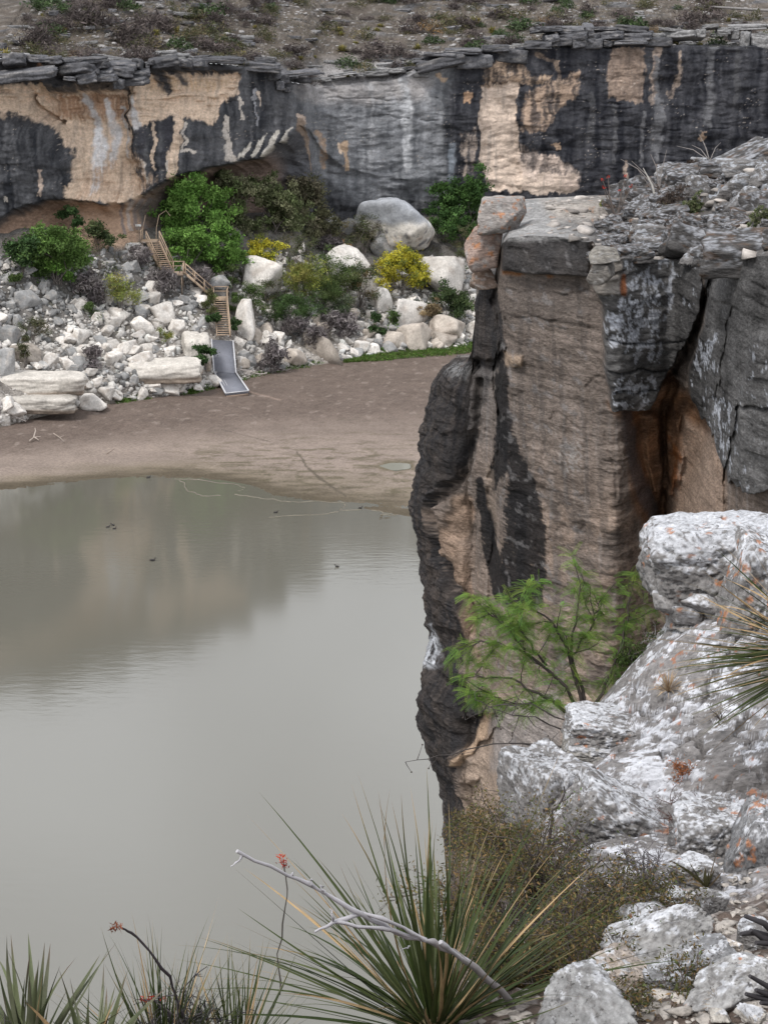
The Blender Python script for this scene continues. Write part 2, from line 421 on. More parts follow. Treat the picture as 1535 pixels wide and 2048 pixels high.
# cave shelf: the floor comes forward again
off -= 3.5 * ss(430, 500, PYc) * ss(300, 250, PX)
off -= 0.45 * poly(wx, wy, [(880, 150), (960, 160), (960, 380), (880, 380)], 12) * 0.8
off += 0.5 * poly(wx, wy, [(952, 168), (1026, 170), (1030, 380), (955, 380)], 5)
for c in ([(650, 238), (760, 232), (860, 243), (950, 240)], [(660, 195), (780, 200), (870, 196)], [(1030, 305), (1200, 300), (1330, 312)], [(1060, 205), (1130, 202), (1230, 208)], [(1300, 325), (1450, 318), (1535, 322)], [(0, 200), (80, 207), (120, 200)], [(330, 200), (400, 206), (480, 195)], [(1190, 250), (1330, 262), (1440, 255)]):
    off += 0.22 * line(PX, PYc + 6 * fbm(PX / 40, PYc / 40, o=3), c, 1.6) * ss(-.2, .3, fbm(PX / 35, PYc / 35 + 7, o=3))
CP = np.stack([np.broadcast_to(CX, CZ.shape) + 0.15 * off * lm, CY[None, :] + off, CZ], -1)
# rounded lip where the wall turns into the plateau
CP[-1, :, 1] += 0.5; CP[-2, :, 1] += 0.2

# stains and bare stone (albedo, fixed to the wall)
st = fbm(PX / 10 + .8 * fbm(PX / 30, PYc / 25, o=3), PYc / 85, o=5); st2 = fbm(PX / 22 + 40, PYc / 300, o=4); mot = fbm(PX / 40, PYc / 40, o=5); fine = fbm(PX / 6, PYc / 4, o=3); band = fbm(PX / 150, PYc / 6, o=4)
k = np.clip(0.34 + 0.6 * st + 0.4 * st2, 0, 1)[..., None]
DARK = np.array((.034, .036, .042)); MID = np.array((.165, .165, .173)); TAN = np.array((.74, .575, .44)); PINK = np.array((.40, .265, .185)); PALE = np.array((.62, .56, .5))
col = DARK * (1 - k) + MID * k
k2 = np.clip(0.5 + 0.6 * st + 0.5 * st2, 0, 1)[..., None]
rw = poly(wx, wy, [(610, 90), (905, 90), (905, 400), (700, 400), (600, 330)], 22)
col = mixc(col, rw, np.array((.115, .12, .13)) * (1 - k2) + np.array((.30, .305, .32)) * k2)
col = mixc(col, poly(wx, wy, [(600, 150), (860, 150), (850, 200), (700, 205), (610, 200)], 14) * (0.65 + 0.3 * mot), (.42, .395, .385))
dr = poly(wx, wy, [(905, 90), (2300, 80), (2300, 420), (900, 420), (880, 250)], 18)
k3 = np.clip(0.28 + 0.6 * st + 0.5 * st2, 0, 1)[..., None]
col = mixc(col, dr, np.array((.024, .025, .031)) * (1 - k3) + np.array((.105, .105, .115)) * k3)
drip = fbm(PX / 4.5 + .6 * fbm(PX / 25, PYc / 20, o=2), PYc / 55, o=4); wash = ss(.05, .5, fbm(PX / 9 + 60, PYc / 120, o=4))
def tan(m, c=TAN, keep=0.0):
    global col
    v = np.clip(1 + 0.14 * mot + 0.1 * fine + 0.12 * band, 0.6, 1.35)[..., None]
    m = ss(.22, .78, m + (.5 * drip + .16 * fine + .22 * mot) * (m > .001))
    v = v * (1 - .28 * wash[..., None] * np.array((1, .93, .85)))
    mm = np.clip(m * (1 - keep) + np.minimum(m, 1) * keep * ss(-0.35, 0.3, st * .9 + 0.35 * fine + .4 * mot), 0, 1)
    col = col * (1 - mm[..., None]) + np.asarray(c) * v * mm[..., None]
tan(poly(wx, wy, [(-200, 163), (230, 168), (300, 146), (490, 146), (490, 188), (452, 214), (438, 246), (352, 232), (322, 240), (276, 258), (276, 330), (300, 392), (240, 412), (150, 395), (166, 300), (112, 250), (60, 238), (-200, 228)], 7))
tan(poly(wx, wy, [(125, 190), (265, 185), (270, 240), (180, 250), (120, 235)], 12) * .7, (.42, .27, .18))
tan(poly(wx, wy, [(300, 150), (488, 150), (440, 190), (310, 185)], 14) * .5, (.62, .45, .3))
tan(poly(wx, wy, [(-100, 215), (60, 225), (110, 255), (20, 250), (-100, 250)], 8), (.06, .06, .065), .6)
for pts, wd, cc in (
    ([(186, 195), (196, 235), (205, 262)], 7, (.55, .53, .53)), ([(202, 262), (208, 300), (205, 345), (192, 388)], [10, 15, 15, 6], (.76, .75, .76)), ([(225, 205), (234, 250), (237, 300), (233, 340)], [8, 10, 8, 5], (.7, .68, .68)),
    ([(257, 220), (264, 260), (266, 320)], [4, 5, 3], (.6, .57, .56)), ([(280, 205), (287, 235), (292, 258)], [5, 9, 5], (.66, .64, .64)), ([(270, 172), (270, 215), (274, 262)], [5, 4, 4], (.05, .05, .055)),
    ([(336, 148), (342, 168), (350, 182)], [14, 12, 6], (.07, .07, .075)), ([(372, 150), (380, 170)], [8, 5], (.13, .12, .12)), ([(298, 262), (300, 330)], 8, (.07, .07, .08)), ([(345, 245), (350, 290), (345, 335)], 10, (.06, .06, .07))):
    col = mixc(col, line(wx, wy, pts, wd) * np.clip(.95 + .5 * st + .2 * fine, 0, 1), cc)
col = mixc(col, poly(wx, wy, [(275, 262), (325, 240), (360, 240), (440, 248), (470, 215), (500, 150), (620, 160), (620, 250), (560, 285), (460, 328), (395, 343), (330, 372), (300, 380), (278, 330)], 8) * .0, DARK)
for pts, wd, cc in (
    ([(320, 245), (324, 300), (320, 340)], [4, 4, 3], TAN), ([(372, 242), (366, 290), (358, 345), (350, 372)], [10, 12, 11, 6], TAN), ([(385, 250), (380, 300)], 3, PALE), ([(352, 322), (346, 345)], 3, PALE), ([(300, 335), (304, 360)], [7, 4], PALE),
    ([(466, 232), (468, 280), (478, 312)], [5, 6, 10], PALE), ([(495, 195), (496, 235)], 3, PALE), ([(528, 185), (534, 212)], [4, 2], (.6, .5, .42)), ([(520, 180), (522, 250)], 3, (.3, .3, .32)), ([(108, 345), (100, 390)], [5, 4], (.55, .44, .37)), ([(40, 392), (36, 404)], 2, PALE), ([(388, 300), (402, 303)], 4, PALE)):
    tan(line(wx, wy, pts, wd), cc)
m = poly(wx, wy, [(492, 312), (512, 280), (560, 266), (606, 254), (575, 285), (545, 308)], 5)
tan(m * ss(-.15, .1, np.sin((PX + PYc * .55) / 3.4 + 2 * mot)), (.6, .56, .5))
tan(poly(wx, wy, [(600, 234), (620, 236), (622, 250), (606, 246)], 2), (.62, .5, .42))
tan(poly(wx, wy, [(275, 300), (330, 365), (262, 410), (160, 400), (170, 350)], 14) * .55, (.52, .38, .28), .3)
# the hollow under the overhang
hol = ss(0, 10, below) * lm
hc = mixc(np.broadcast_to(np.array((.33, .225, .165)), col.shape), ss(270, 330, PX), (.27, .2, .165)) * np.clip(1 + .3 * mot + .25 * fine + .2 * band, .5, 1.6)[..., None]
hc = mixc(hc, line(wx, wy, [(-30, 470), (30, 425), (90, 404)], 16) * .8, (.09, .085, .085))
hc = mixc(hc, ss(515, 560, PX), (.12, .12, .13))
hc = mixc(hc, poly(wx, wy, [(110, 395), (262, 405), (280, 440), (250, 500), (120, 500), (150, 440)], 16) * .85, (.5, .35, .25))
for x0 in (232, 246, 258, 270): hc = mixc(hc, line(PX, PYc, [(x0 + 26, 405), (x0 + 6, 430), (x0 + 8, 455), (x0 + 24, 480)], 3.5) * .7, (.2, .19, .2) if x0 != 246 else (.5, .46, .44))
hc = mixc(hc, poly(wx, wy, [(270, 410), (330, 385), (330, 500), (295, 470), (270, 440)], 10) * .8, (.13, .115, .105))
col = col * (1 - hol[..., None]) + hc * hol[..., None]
tan(line(wx, wy, [(612, 250), (606, 300), (612, 345)], [8, 9, 6]) * .8, (.3, .23, .18)); tan(line(wx, wy, [(640, 270), (650, 300), (651, 335)], [7, 6, 5]), (.42, .31, .23), .5); tan(line(wx, wy, [(684, 287), (683, 305)], 3)); tan(line(wx, wy, [(694, 287), (695, 310), (694, 338)], [8, 6, 4]), (.52, .38, .27))
# right wall
col = mixc(col, line(wx, wy, [(806, 160), (812, 240), (818, 338)], [9, 12, 8]) * np.clip(.7 + .8 * st, 0, 1), (.5, .505, .52))
col = mixc(col, line(wx, wy, [(742, 170), (745, 250), (740, 340)], 8) * np.clip(.3 + .8 * st, 0, 1), (.4, .4, .41))
col = mixc(col, line(wx, wy, [(902, 290), (900, 330), (898, 385)], 7) * .6, (.26, .29, .33))
tan(poly(wx, wy, [(953, 167), (1024, 169), (1028, 300), (1046, 345), (1140, 348), (1140, 385), (975, 385), (952, 330), (950, 215)], 3.5), (.64, .52, .43))
tan(poly(wx, wy, [(1030, 290), (1140, 335), (1142, 382), (1032, 350)], 8), (.58, .47, .4), .7)
tan(poly(wx, wy, [(1045, 180), (1140, 145), (1140, 190), (1095, 235), (1075, 260), (1030, 262)], 6), (.42, .31, .235), .8)
tan(poly(wx, wy, [(960, 135), (1020, 105), (1050, 150), (1090, 152), (1085, 165), (955, 168)], 5), (.46, .34, .25), .85)
tan(poly(wx, wy, [(1205, 96), (1265, 98), (1268, 200), (1230, 210), (1200, 195), (1196, 140)], 5), (.33, .25, .2), .35)
tan(line(wx, wy, [(1290, 94), (1286, 150), (1284, 205)], [6, 7, 4]), (.4, .32, .27), .6); tan(line(wx, wy, [(1332, 105), (1333, 165), (1318, 190)], [4, 5, 9]), (.3, .24, .2), .8)
tan(line(wx, wy, [(1060, 105), (1098, 125), (1100, 170)], 5), (.3, .23, .18), .7)
tan(poly(wx, wy, [(1092, 290), (1108, 285), (1112, 298), (1096, 304)], 2), (.5, .36, .26)); tan(poly(wx, wy, [(1376, 265), (1386, 265), (1387, 280), (1378, 281)], 2), (.45, .33, .25)); tan(poly(wx, wy, [(1512, 262), (1540, 260), (1540, 300), (1514, 300)], 3), (.36, .24, .17)); tan(poly(wx, wy, [(920, 186), (934, 186), (934, 204), (920, 204)], 2), (.5, .33, .22)); tan(line(wx, wy, [(1235, 325), (1238, 380)], 4), (.45, .36, .3), .6)
tan(poly(wx, wy, [(915, 265), (940, 262), (945, 345), (920, 345)], 6), (.34, .28, .24), .9); tan(line(wx, wy, [(870, 150), (884, 160)], 5), (.5, .38, .28))
for x0, y0, y1, wd, g in ((1298, 200, 325, 6, .17), (1265, 225, 330, 4, .14), (1392, 95, 250, 9, .15), (1290, 120, 300, 5, .16), (1212, 210, 330, 4, .11), (1165, 190, 290, 7, .1), (1440, 100, 200, 6, .09)):
    col = mixc(col, line(wx, wy, [(x0, y0), (x0 + 2, (y0 + y1) / 2), (x0, y1)], wd) * np.clip(.8 + .5 * st, 0, 1), (g, g, g * 1.06))
# pale chips
chips = ss(.52, .62, fbm(PX / 5, PYc / 3.2, o=2)) * ss(.0, .4, fbm(PX / 60 + 9, PYc / 60, o=3))
col = mixc(col, chips * .55, (.5, .44, .39))
# dark rim courses
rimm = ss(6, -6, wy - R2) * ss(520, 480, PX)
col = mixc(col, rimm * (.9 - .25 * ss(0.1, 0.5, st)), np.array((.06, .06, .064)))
tan(rimm * line(wx, wy, [(290, 128), (292, 165)], 8), (.36, .3, .24), .4); tan(rimm * line(wx, wy, [(118, 128), (122, 155)], 6), (.34, .2, .13), .7)
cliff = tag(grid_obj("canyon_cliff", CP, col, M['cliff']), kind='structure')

# ------------------------------------------------------------------ plateau behind the rim
d = np.concatenate([np.linspace(0, 62, 112) ** 1.0, np.array([66, 72, 80, 95, 120, 160, 220, 320, 480])])
D2 = d[:, None]
def plateau_h(px, dd, rz):
    base = 30.2 + 6.4 * dd / 40 * ss(-30, 40, dd) + np.maximum(dd - 60, 0) * .01
    base = np.where(dd > 100, base - (dd - 100) * .12, base)
    drop = (30.2 - rz)
    return base - drop * np.exp(-dd / 7.0)
PXp = np.broadcast_to(pxc, (len(d), len(pxc)))
ZP = plateau_h(PXp, D2, CP[-1, :, 2][None, :])
XW = np.broadcast_to(CX, ZP.shape); YW = CP[-1, :, 1][None, :] * np.exp(-D2 / 4) + (CY[None, :] + .5) * (1 - np.exp(-D2 / 4)) + D2
un = fbm(XW / 9, YW / 9, o=4) * .55
# weathered ledges: terraces that follow the contour
h0 = ZP + .9 * fbm(XW / 16, YW / 16, o=3)
ter = np.floor(h0 / .75); tf = h0 / .75 - ter
ZP = ZP + (un + .3 * (ss(.6, 1.0, tf) - tf)) * ss(0, 2.5, D2) * ss(80, 50, D2)
PP = np.stack([XW, YW, ZP], -1)
lg = ss(.72, .9, tf) * ss(-.2, .4, fbm(XW / 11 + 30, YW / 11, o=3)) + ss(9, 2, D2) * .7 * ss(-.5, .1, fbm(XW / 5, YW / 5, o=3))
soil = np.array((.122, .104, .089)) * (1 + .35 * fbm(XW / 6, YW / 6, o=4))[..., None]
pc = mixc(soil, np.clip(lg, 0, 1), np.array((.13, .13, .138)))
sp = ss(.25, .5, fbm(XW * 1.9, YW * 1.2, o=3)); pc = mixc(pc, sp * .6, (.33, .31, .29))
pc = mixc(pc, ss(.15, .45, fbm(XW / 2.2 + 70, YW / 1.6, o=4)) * .7, (.065, .06, .053))
mid_ = ss(40, 0, np.abs(PXp - 720)) * 0 + ss(600, 660, PXp) * ss(860, 800, PXp) * ss(9, 3, D2)
pc = mixc(pc, mid_ * .8, np.array((.36, .345, .34)))
pc[0] = col[-1]
plateau = tag(grid_obj("plateau", PP, pc, M['plateau']), kind='structure')
def plateau_at(px, dd):
    Y0 = float(np.interp(px, pxc, CP[-1, :, 1])); x = float(np.interp(px, pxc, CX))
    j = int(np.clip(np.searchsorted(pxc, px), 1, len(pxc) - 1)); z = float(np.interp(dd, d, ZP[:, j]))
    return np.array((x, Y0 + dd, z))

# ------------------------------------------------------------------ talus slope and lake bed
SHORE = [(-700, 960), (-100, 882), (0, 855), (100, 830), (200, 812), (300, 797), (380, 787), (430, 777), (540, 747), (650, 730), (700, 722), (800, 707), (900, 700), (960, 692), (1100, 672), (1400, 640), (2300, 600)]
WATER = [(-700, 1010), (-100, 986), (0, 975), (100, 965), (200, 957), (300, 950), (400, 953), (500, 970), (560, 990), (650, 1004), (700, 1013), (830, 1034), (950, 1046), (1400, 1060), (2300, 1060)]
sx = np.array([onz(p, y, .5)[0] for p, y in SHORE]); sy = np.array([onz(p, y, .5)[1] for p, y in SHORE])
bxx, byy = CX, CY
FLOOR = [(-700, 478), (0, 474), (140, 470), (260, 476), (320, 474), (420, 468), (540, 462), (640, 450), (720, 446), (900, 440), (2300, 440)]
fz = np.array([at(767, y, Y)[2] for y, Y in zip(itp(pxc, FLOOR), CY)])
def talus_h(x, Y, noise=True):
    Ys = np.interp(x, sx, sy); Yb = np.interp(x, bxx, byy); zb = np.interp(x, bxx, fz)
    t = (Y - Ys) / np.maximum(Yb - Ys, 1)
    tc_ = np.clip(t, 0, 1.0)
    z = .5 + (zb - .5) * (.35 * tc_ + .65 * tc_ ** 1.35) + np.maximum(t - 1, 0) * 4
    # the steep eroded bank at the foot, left of the jetty
    pxx = 767.5 + FPX * x / (np.asarray(Y) * 1.02)
    bank = ss(430, 395, pxx)
    z = z + 1.7 * bank * ss(0, .055, t) * ss(.5, .1, t)
    if noise:
        z = z + (.75 * fbm(x / 5.5, Y / 5.5, o=4) + .35 * fbm(x / 1.3, Y / 1.3, o=3)) * ss(-.01, .12, t) * ss(1.35, .9, t)
    return np.where(t < 0, .5 + t * 3, z)
tpx = np.linspace(-240, 1240, 520); tv = np.concatenate([np.linspace(-.04, .12, 50), np.linspace(.125, 1.32, 170)])
tx0 = np.interp(tpx, pxc, CX)
Xs = np.broadcast_to(tx0, (len(tv), len(tpx)))
Ys_ = np.interp(tx0, sx, sy)[None, :]; Yb_ = np.interp(tx0, bxx, byy)[None, :]
YT = Ys_ + tv[:, None] * (Yb_ - Ys_)
# plan lines converge on the jetty's side; keep columns straight
ZT = talus_h(Xs, YT)
tn = fbm(Xs / 3, YT / 3, o=4); tpy = py_of(YT, ZT)
tcl = mixc(np.broadcast_to(np.array((.30, .275, .25)), ZT.shape + (3,)), ss(.35, .8, tv)[:, None] * np.ones_like(ZT), (.17, .16, .15))
tcl = mixc(tcl, ss(.0, .5, tn) * .7, (.11, .095, .08)); tcl = mixc(tcl, ss(.5, .1, tv)[:, None] * ss(-.1, -.5, tn) * .8, (.55, .51, .47))
tcl = mixc(tcl, ss(.2, .5, fbm(Xs / 2 + 30, YT / 2, o=4)) * .35 * ss(.1, .3, tv)[:, None], (.09, .1, .05))
tcl = mixc(tcl, ss(.04, -.01, tv)[:, None] * .7 * np.ones_like(ZT), (.2, .17, .14))
tcl = mixc(tcl, poly(767.5 + FPX * Xs / (YT * 1.02), tpy, [(130, 440), (300, 440), (285, 490), (215, 500), (150, 480)], 10), (.52, .37, .27))
tcl = tcl * (1 + .3 * fbm(Xs * 1.4, YT * 1.4, o=4))[..., None]
talus = tag(grid_obj("talus_slope", np.stack([Xs, YT, ZT], -1), tcl, M['talus']), kind='structure')

def hit(px, py, f, y0, y1, n=400):
    """first point along the view ray through a photograph pixel that lies on the height field f"""
    Y = np.linspace(y0, y1, n); a = at(px, py, 1.0)
    X = a[0] * Y; Z = CAMZ + (a[2] - CAMZ) * Y
    s = Z - f(X, Y); i = np.where(s <= 0)[0]
    if len(i) == 0: return None
    i = max(i[0], 1); t = s[i - 1] / max(s[i - 1] - s[i], 1e-9)
    y = Y[i - 1] + t * (Y[i] - Y[i - 1])
    return np.array((a[0] * y, y, CAMZ + (a[2] - CAMZ) * y))
def on_talus(px, py):
    return hit(px, py, talus_h, 150, 262)

# mud flat: dried bed between the talus and the water, running on under the lake
mpx = np.concatenate([np.linspace(-700, -90, 30), np.linspace(-80, 1000, 560), np.linspace(1010, 2300, 40)])
W0 = [onz(p, itp(p, WATER), 0)[1] for p in mpx]; S0 = [onz(p, itp(p, SHORE), .5)[1] for p in mpx]
W0 = np.array(W0); S0 = np.array(S0) + 1.5
mv = np.concatenate([np.linspace(-1.2, -.3, 16), np.linspace(-.28, 1, 250)])
MY = W0[None, :] + mv[:, None] * (S0 - W0)[None, :]
MX = x_of(mpx[None, :], MY)
mt = mv[:, None] * np.ones_like(MX)
MZ = np.where(mt < 0, mt * .55, .02 + .16 * mt + .4 * mt ** 2) + .05 * fbm(MX / 8, MY / 5, o=4) * ss(-.6, 0, mt) + .012 * fbm(MX * 2, MY * 2, o=2)
MPY = py_of(MY, MZ); MPX = np.broadcast_to(mpx, MX.shape)
mc = mixc(np.broadcast_to(np.array((.165, .128, .108)), MX.shape + (3,)), ss(.62, .3, mt + .05 * fbm(MX / 9, MY / 6, o=3)), (.285, .23, .195))
mc = mixc(mc, ss(.25, .02, mt + .08 * fbm(MX / 7, MY / 3, o=4)) * .9, (.2, .165, .12))
wet = ss(.50, .2, mt + .16 * fbm(MX / 6, MY / 2, o=4)) * ss(250, 480, MPX)
streaky = ss(-.15, .45, fbm(MX / 2.2 + .8 * fbm(MX / 4, MY / 4, o=3), MY / 1.1, o=5, gain=.62))
mc = mixc(mc, wet * streaky * .8, (.105, .09, .055)); mc = mixc(mc, ss(.12, .0, mt + .05 * fbm(MX / 3, MY, o=3)) * .85, (.085, .068, .045)); mc = mixc(mc, ss(780, 860, MPX) * ss(.93, 1.0, mt) * .7, (.07, .085, .03))
crk = ss(.18, .42, np.abs(fbm(MX * .9, MY * .55, o=4))) * ss(.3, .6, mt)
mc = mixc(mc, crk * .35, (.1, .075, .06)); mc = mixc(mc, ss(.3, .6, fbm(MX * 1.1 + 9, MY * .6, o=3)) * .4 * ss(.35, .6, mt), (.36, .3, .26))
mw = MPX + 3 * fbm(MX, MY, o=3)
mc = mixc(mc, line(mw, MPY, [(592, 903), (605, 920), (612, 934), (636, 955), (660, 972), (690, 992)], [1.2, 2.6, 2.2, 3.2, 2.6, 1.5]) * .8, (.09, .075, .055))
for i in range(26):
    mc = mixc(mc, line(MPX, MPY, [(443 + i * 3.8, 859 + i * .95), (445 + i * 3.8, 860 + i * .95)], 1.0) * .6, (.1, .08, .07))
mc = mixc(mc, poly(mw, MPY, [(750, 930), (775, 918), (828, 925), (830, 940), (790, 944), (760, 940)], 6) * .75, (.12, .1, .06))
mc = mixc(mc, line(mw, MPY, [(495, 782), (560, 800)], 1.6) * .5, (.36, .27, .22))
MZ = MZ - .16 * poly(MPX, MPY, [(760, 930), (785, 924), (822, 926), (822, 936), (790, 940)], 7)
mud = tag(grid_obj("mud_flat", np.stack([MX, MY, MZ], -1), mc, M['mud']), kind='structure')

# deep bed under the whole lake
bmb = MB(); bmb.add([(-400, -60, -4), (400, -60, -4), (400, 700, -4), (-400, 700, -4)], [[0, 1, 2, 3]], (.16, .14, .1)); tag(bmb.build("lake_bed", M['mud']), kind='structure')

# ------------------------------------------------------------------ water
def water_mat(name, colr, rough, bumpd):
    m = bpy.data.materials.new(name); t, b = nodes(m); lk = t.links.new
    b.inputs['Roughness'].default_value = rough; b.inputs['IOR'].default_value = 1.58; b.inputs['Specular IOR Level'].default_value = .5
    tcn = nd(t, 'ShaderNodeTexCoord')
    n0 = nd(t, 'ShaderNodeTexNoise', Scale=.03, Detail=4.0); lk(tcn.outputs['Object'], n0.inputs['Vector'])
    cr = nd(t, 'ShaderNodeMix', data_type='RGBA'); lk(n0.outputs['Fac'], cr.inputs[0]); cr.inputs[6].default_value = (*[c * .9 for c in colr], 1); cr.inputs[7].default_value = (*[c * 1.1 for c in colr], 1)
    lk(cr.outputs[2], b.inputs['Base Color'])
    mp = nd(t, 'ShaderNodeMapping'); mp.inputs['Scale'].default_value = (.55, 1.5, 1); lk(tcn.outputs['Object'], mp.inputs['Vector'])
    n1 = nd(t, 'ShaderNodeTexNoise', Scale=1.2, Detail=4.0, Roughness=.55); lk(mp.outputs[0], n1.inputs['Vector'])
    n2 = nd(t, 'ShaderNodeTexNoise', Scale=.05, Detail=2.0); lk(tcn.outputs['Object'], n2.inputs['Vector'])
    mr = nd(t, 'ShaderNodeMapRange'); mr.inputs['From Min'].default_value = .35; mr.inputs['From Max'].default_value = .7; lk(n2.outputs['Fac'], mr.inputs['Value'])
    mm = nd(t, 'ShaderNodeMath', operation='MULTIPLY'); lk(n1.outputs['Fac'], mm.inputs[0]); lk(mr.outputs[0], mm.inputs[1])
    bp = nd(t, 'ShaderNodeBump', Strength=1.0, Distance=bumpd); lk(mm.outputs[0], bp.inputs['Height']); lk(bp.outputs[0], b.inputs['Normal'])
    return m
M['water'] = water_mat('murky_water', (.122, .116, .094), .085, .010)
wb = MB(); wb.add([(-400, -60, 0), (400, -60, 0), (400, 215, 0), (-400, 215, 0)], [[0, 1, 2, 3]]); tag(wb.build("lake_water", M['water']), kind='structure')
pud = MB(); c0 = onz(789, 932, .05); zz = float(MZ[np.unravel_index(np.argmin((MPX - 789) ** 2 + (MPY - 932) ** 2), MZ.shape)]) + .09
c0 = onz(789, 932, zz); n_ = 40; a_ = np.arange(n_) / n_ * 2 * math.pi; rr = 1 + .15 * fbm(np.cos(a_) * 1.5, np.sin(a_) * 1.5, o=3)
pud.add(np.vstack([[c0], np.stack([c0[0] + 1.35 * rr * np.cos(a_), c0[1] + 1.5 * rr * np.sin(a_), np.full(n_, c0[2])], 1)]), np.stack([np.zeros(n_, int), 1 + np.arange(n_), 1 + (np.arange(n_) + 1) % n_], 1))
M['pudw'] = water_mat('puddle_water', (.23, .225, .185), .05, .002)
tag(pud.build("puddle_water", M['pudw']), kind='structure')
# swirled films of pale silt reaching from the shore into the shallows are in the mud's colour under the edge
# ------------------------------------------------------------------ headland (near cliff on the right)
# plan of its wall: (reference px, distance), from the right edge round the nose and along the back
PLAN = [(1820, 38), (1640, 40.5), (1535, 42.5), (1470, 44), (1430, 46), (1390, 48.2), (1335, 49.8), (1280, 49), (1235, 48.2), (1190, 48.6), (1100, 50), (1005, 52), (985, 53.2), (955, 54), (920, 55), (885, 56.6), (872, 58.2), (880, 59.6), (930, 60.4), (938, 61.6), (960, 63), (1000, 64), (1100, 65), (1200, 66), (1300, 66.5), (1400, 67), (1535, 67.5), (1900, 68)]
pl = np.array([(x_of(a, b), b, a) for a, b in PLAN])
seg = np.concatenate([[0], np.cumsum(np.hypot(*np.diff(pl[:, :2], axis=0).T))])
# dense columns where the camera looks, sparse at the back
nose = seg[16]
sv = np.concatenate([np.linspace(0, seg[1], 16)[:-1], np.linspace(seg[1], nose + 3.0, 520), np.linspace(nose + 3.2, seg[-1], 60)])
def sm(a, n=9):
    return np.convolve(np.pad(a, n // 2, mode='edge'), np.ones(n) / n, 'valid')
hx = sm(np.interp(sv, seg, pl[:, 0]), 11); hy = sm(np.interp(sv, seg, pl[:, 1]), 11); hpx = sm(np.interp(sv, seg, pl[:, 2]), 11)
T2 = np.stack([np.gradient(hx), np.gradient(hy)], 1); T2 /= np.linalg.norm(T2, axis=1)[:, None]
NX, NY = -T2[:, 1] * -1, T2[:, 0] * -1      # outward normal candidates
if NY[len(sv) // 6] > 0: NX, NY = -NX, -NY
front = (sv < nose)
# rim height: from the photograph's rim line at each column's distance
RIMP = [(870, 716), (925, 716), (938, 640), (942, 560), (985, 556), (1000, 486), (1010, 474), (1060, 470), (1120, 474), (1176, 486), (1190, 502), (1240, 508), (1330, 512), (1400, 514), (1470, 508), (1535, 500), (1820, 470)]
rz = np.array([at(767, itp(p, RIMP), y)[2] for p, y in zip(hpx, hy)])
rz = np.where(front, rz, 0)
i_n = int(np.argmax(sv >= nose))
BRIM = [(860, 716), (931, 716), (939, 560), (945, 430), (955, 402), (1050, 396), (1200, 388), (1260, 372), (1300, 346), (1400, 314), (1535, 284), (1900, 240)]
rzb = np.array([at(767, itp(p, BRIM), y)[2] for p, y in zip(hpx, hy)])
rz = np.where(front, rz, rzb)
nr = 520
tz = np.concatenate([np.linspace(-.45, .38, 24)[:-1], np.linspace(.38, 1, nr)])
HZ = rz[None, :] * np.maximum(tz, 0)[:, None] + np.minimum(tz, 0)[:, None] * 4
HU = np.broadcast_to(hpx, HZ.shape); HV = py_of(hy[None, :], HZ)
SA = np.broadcast_to(sv, HZ.shape)
BACK = ss(nose - .5, nose + 1.5, SA)
# surface coordinates for stains: u follows the wall in photograph pixels, v its height in pixels
tipu = ss(905, 872, HU)
u = HU - BACK * 8; v = HV
uw = u + 10 * fbm(SA / .9, HZ / .9, o=4); vw = v + 9 * fbm(SA / .9 + 40, HZ / .9, o=4)
ho = np.zeros(HZ.shape)           # + is outward
# nose profile against the lake, metres out from the reference line (px 872)
prof = itp(v, [(300, -.9), (560, -.85), (700, -.80), (716, -.2), (735, 0), (800, .22), (850, .42), (900, .6), (950, .7), (1010, .68), (1060, .62), (1120, .5), (1200, .38), (1250, .36), (1262, .2), (1330, .22), (1400, .5), (1440, .5), (1500, .28), (1560, -.1), (1600, -.32), (1660, -.5), (1800, -.9), (2600, -1.2)])
ho += prof * ss(965, 890, u)
ho += .26 * fbm(SA / 2.6, HZ / 1.9, o=3) + .11 * fbm(SA / .8, HZ / .42, o=4) + .035 * fbm(SA / .22, HZ / .13, o=3) + .05 * np.minimum(0, np.abs(fbm(SA / .9 + 4, HZ / .7, o=3)) - .12) / .12 * ss(-.1, .3, fbm(SA / 2, HZ / 2 + 6, o=2))
# bedding courses
bed = HZ / .36 + .9 * fbm(SA / 5, HZ / 2, o=3) + SA * .05; bi = np.floor(bed); bf = bed - bi
fin = HZ / .095 + 1.2 * fbm(SA / 2, HZ / .8, o=3); fi = np.floor(fin); ff = fin - fi
ho += n3(bi * .71 + .2, SA / 2.2) * (.12 + .12 * ss(1185, 1215, HU)) * ss(0, .12, bf) * ss(1, .88, bf)
ho += (n3(fi * .63 + .4, SA / .8) * .03 + .012) * ss(0, .3, ff) * ss(1, .7, ff)
# cap slab of the middle wall with a shadowed undercut
cap = ss(1176, 1166, u) * ss(994, 1002, u)
cv = itp(u, [(990, 538), (1060, 546), (1120, 548), (1180, 556)])
ho += .42 * cap * ss(cv + 5, cv - 5, v) - .22 * cap * ss(0, 10, v - cv) * ss(70, 20, v - cv)
ho += .08 * cap * ss(560, 600, v)
# vertical groove between the dark buttress and the middle wall
g1 = [(990, 470), (992, 560), (985, 600), (1012, 680), (990, 740), (1000, 830), (1010, 880), (985, 960), (990, 1100), (985, 1250)]
ho -= .3 * line(uw, vw, g1[:6], [7, 8, 9, 12, 10, 6]) + .16 * line(uw, vw, g1[5:], [6, 9, 9, 8, 8])
ho -= .5 * poly(uw, vw, [(930, 718), (985, 722), (1010, 700), (1015, 730), (985, 750), (940, 745)], 6)
ho -= .45 * line(uw, vw, [(960, 770), (955, 850), (935, 950), (900, 1010), (905, 1100), (925, 1180), (950, 1250)], 8)
ho += .3 * poly(uw, vw, [(1000, 700), (1045, 708), (1040, 730), (1005, 732)], 4)
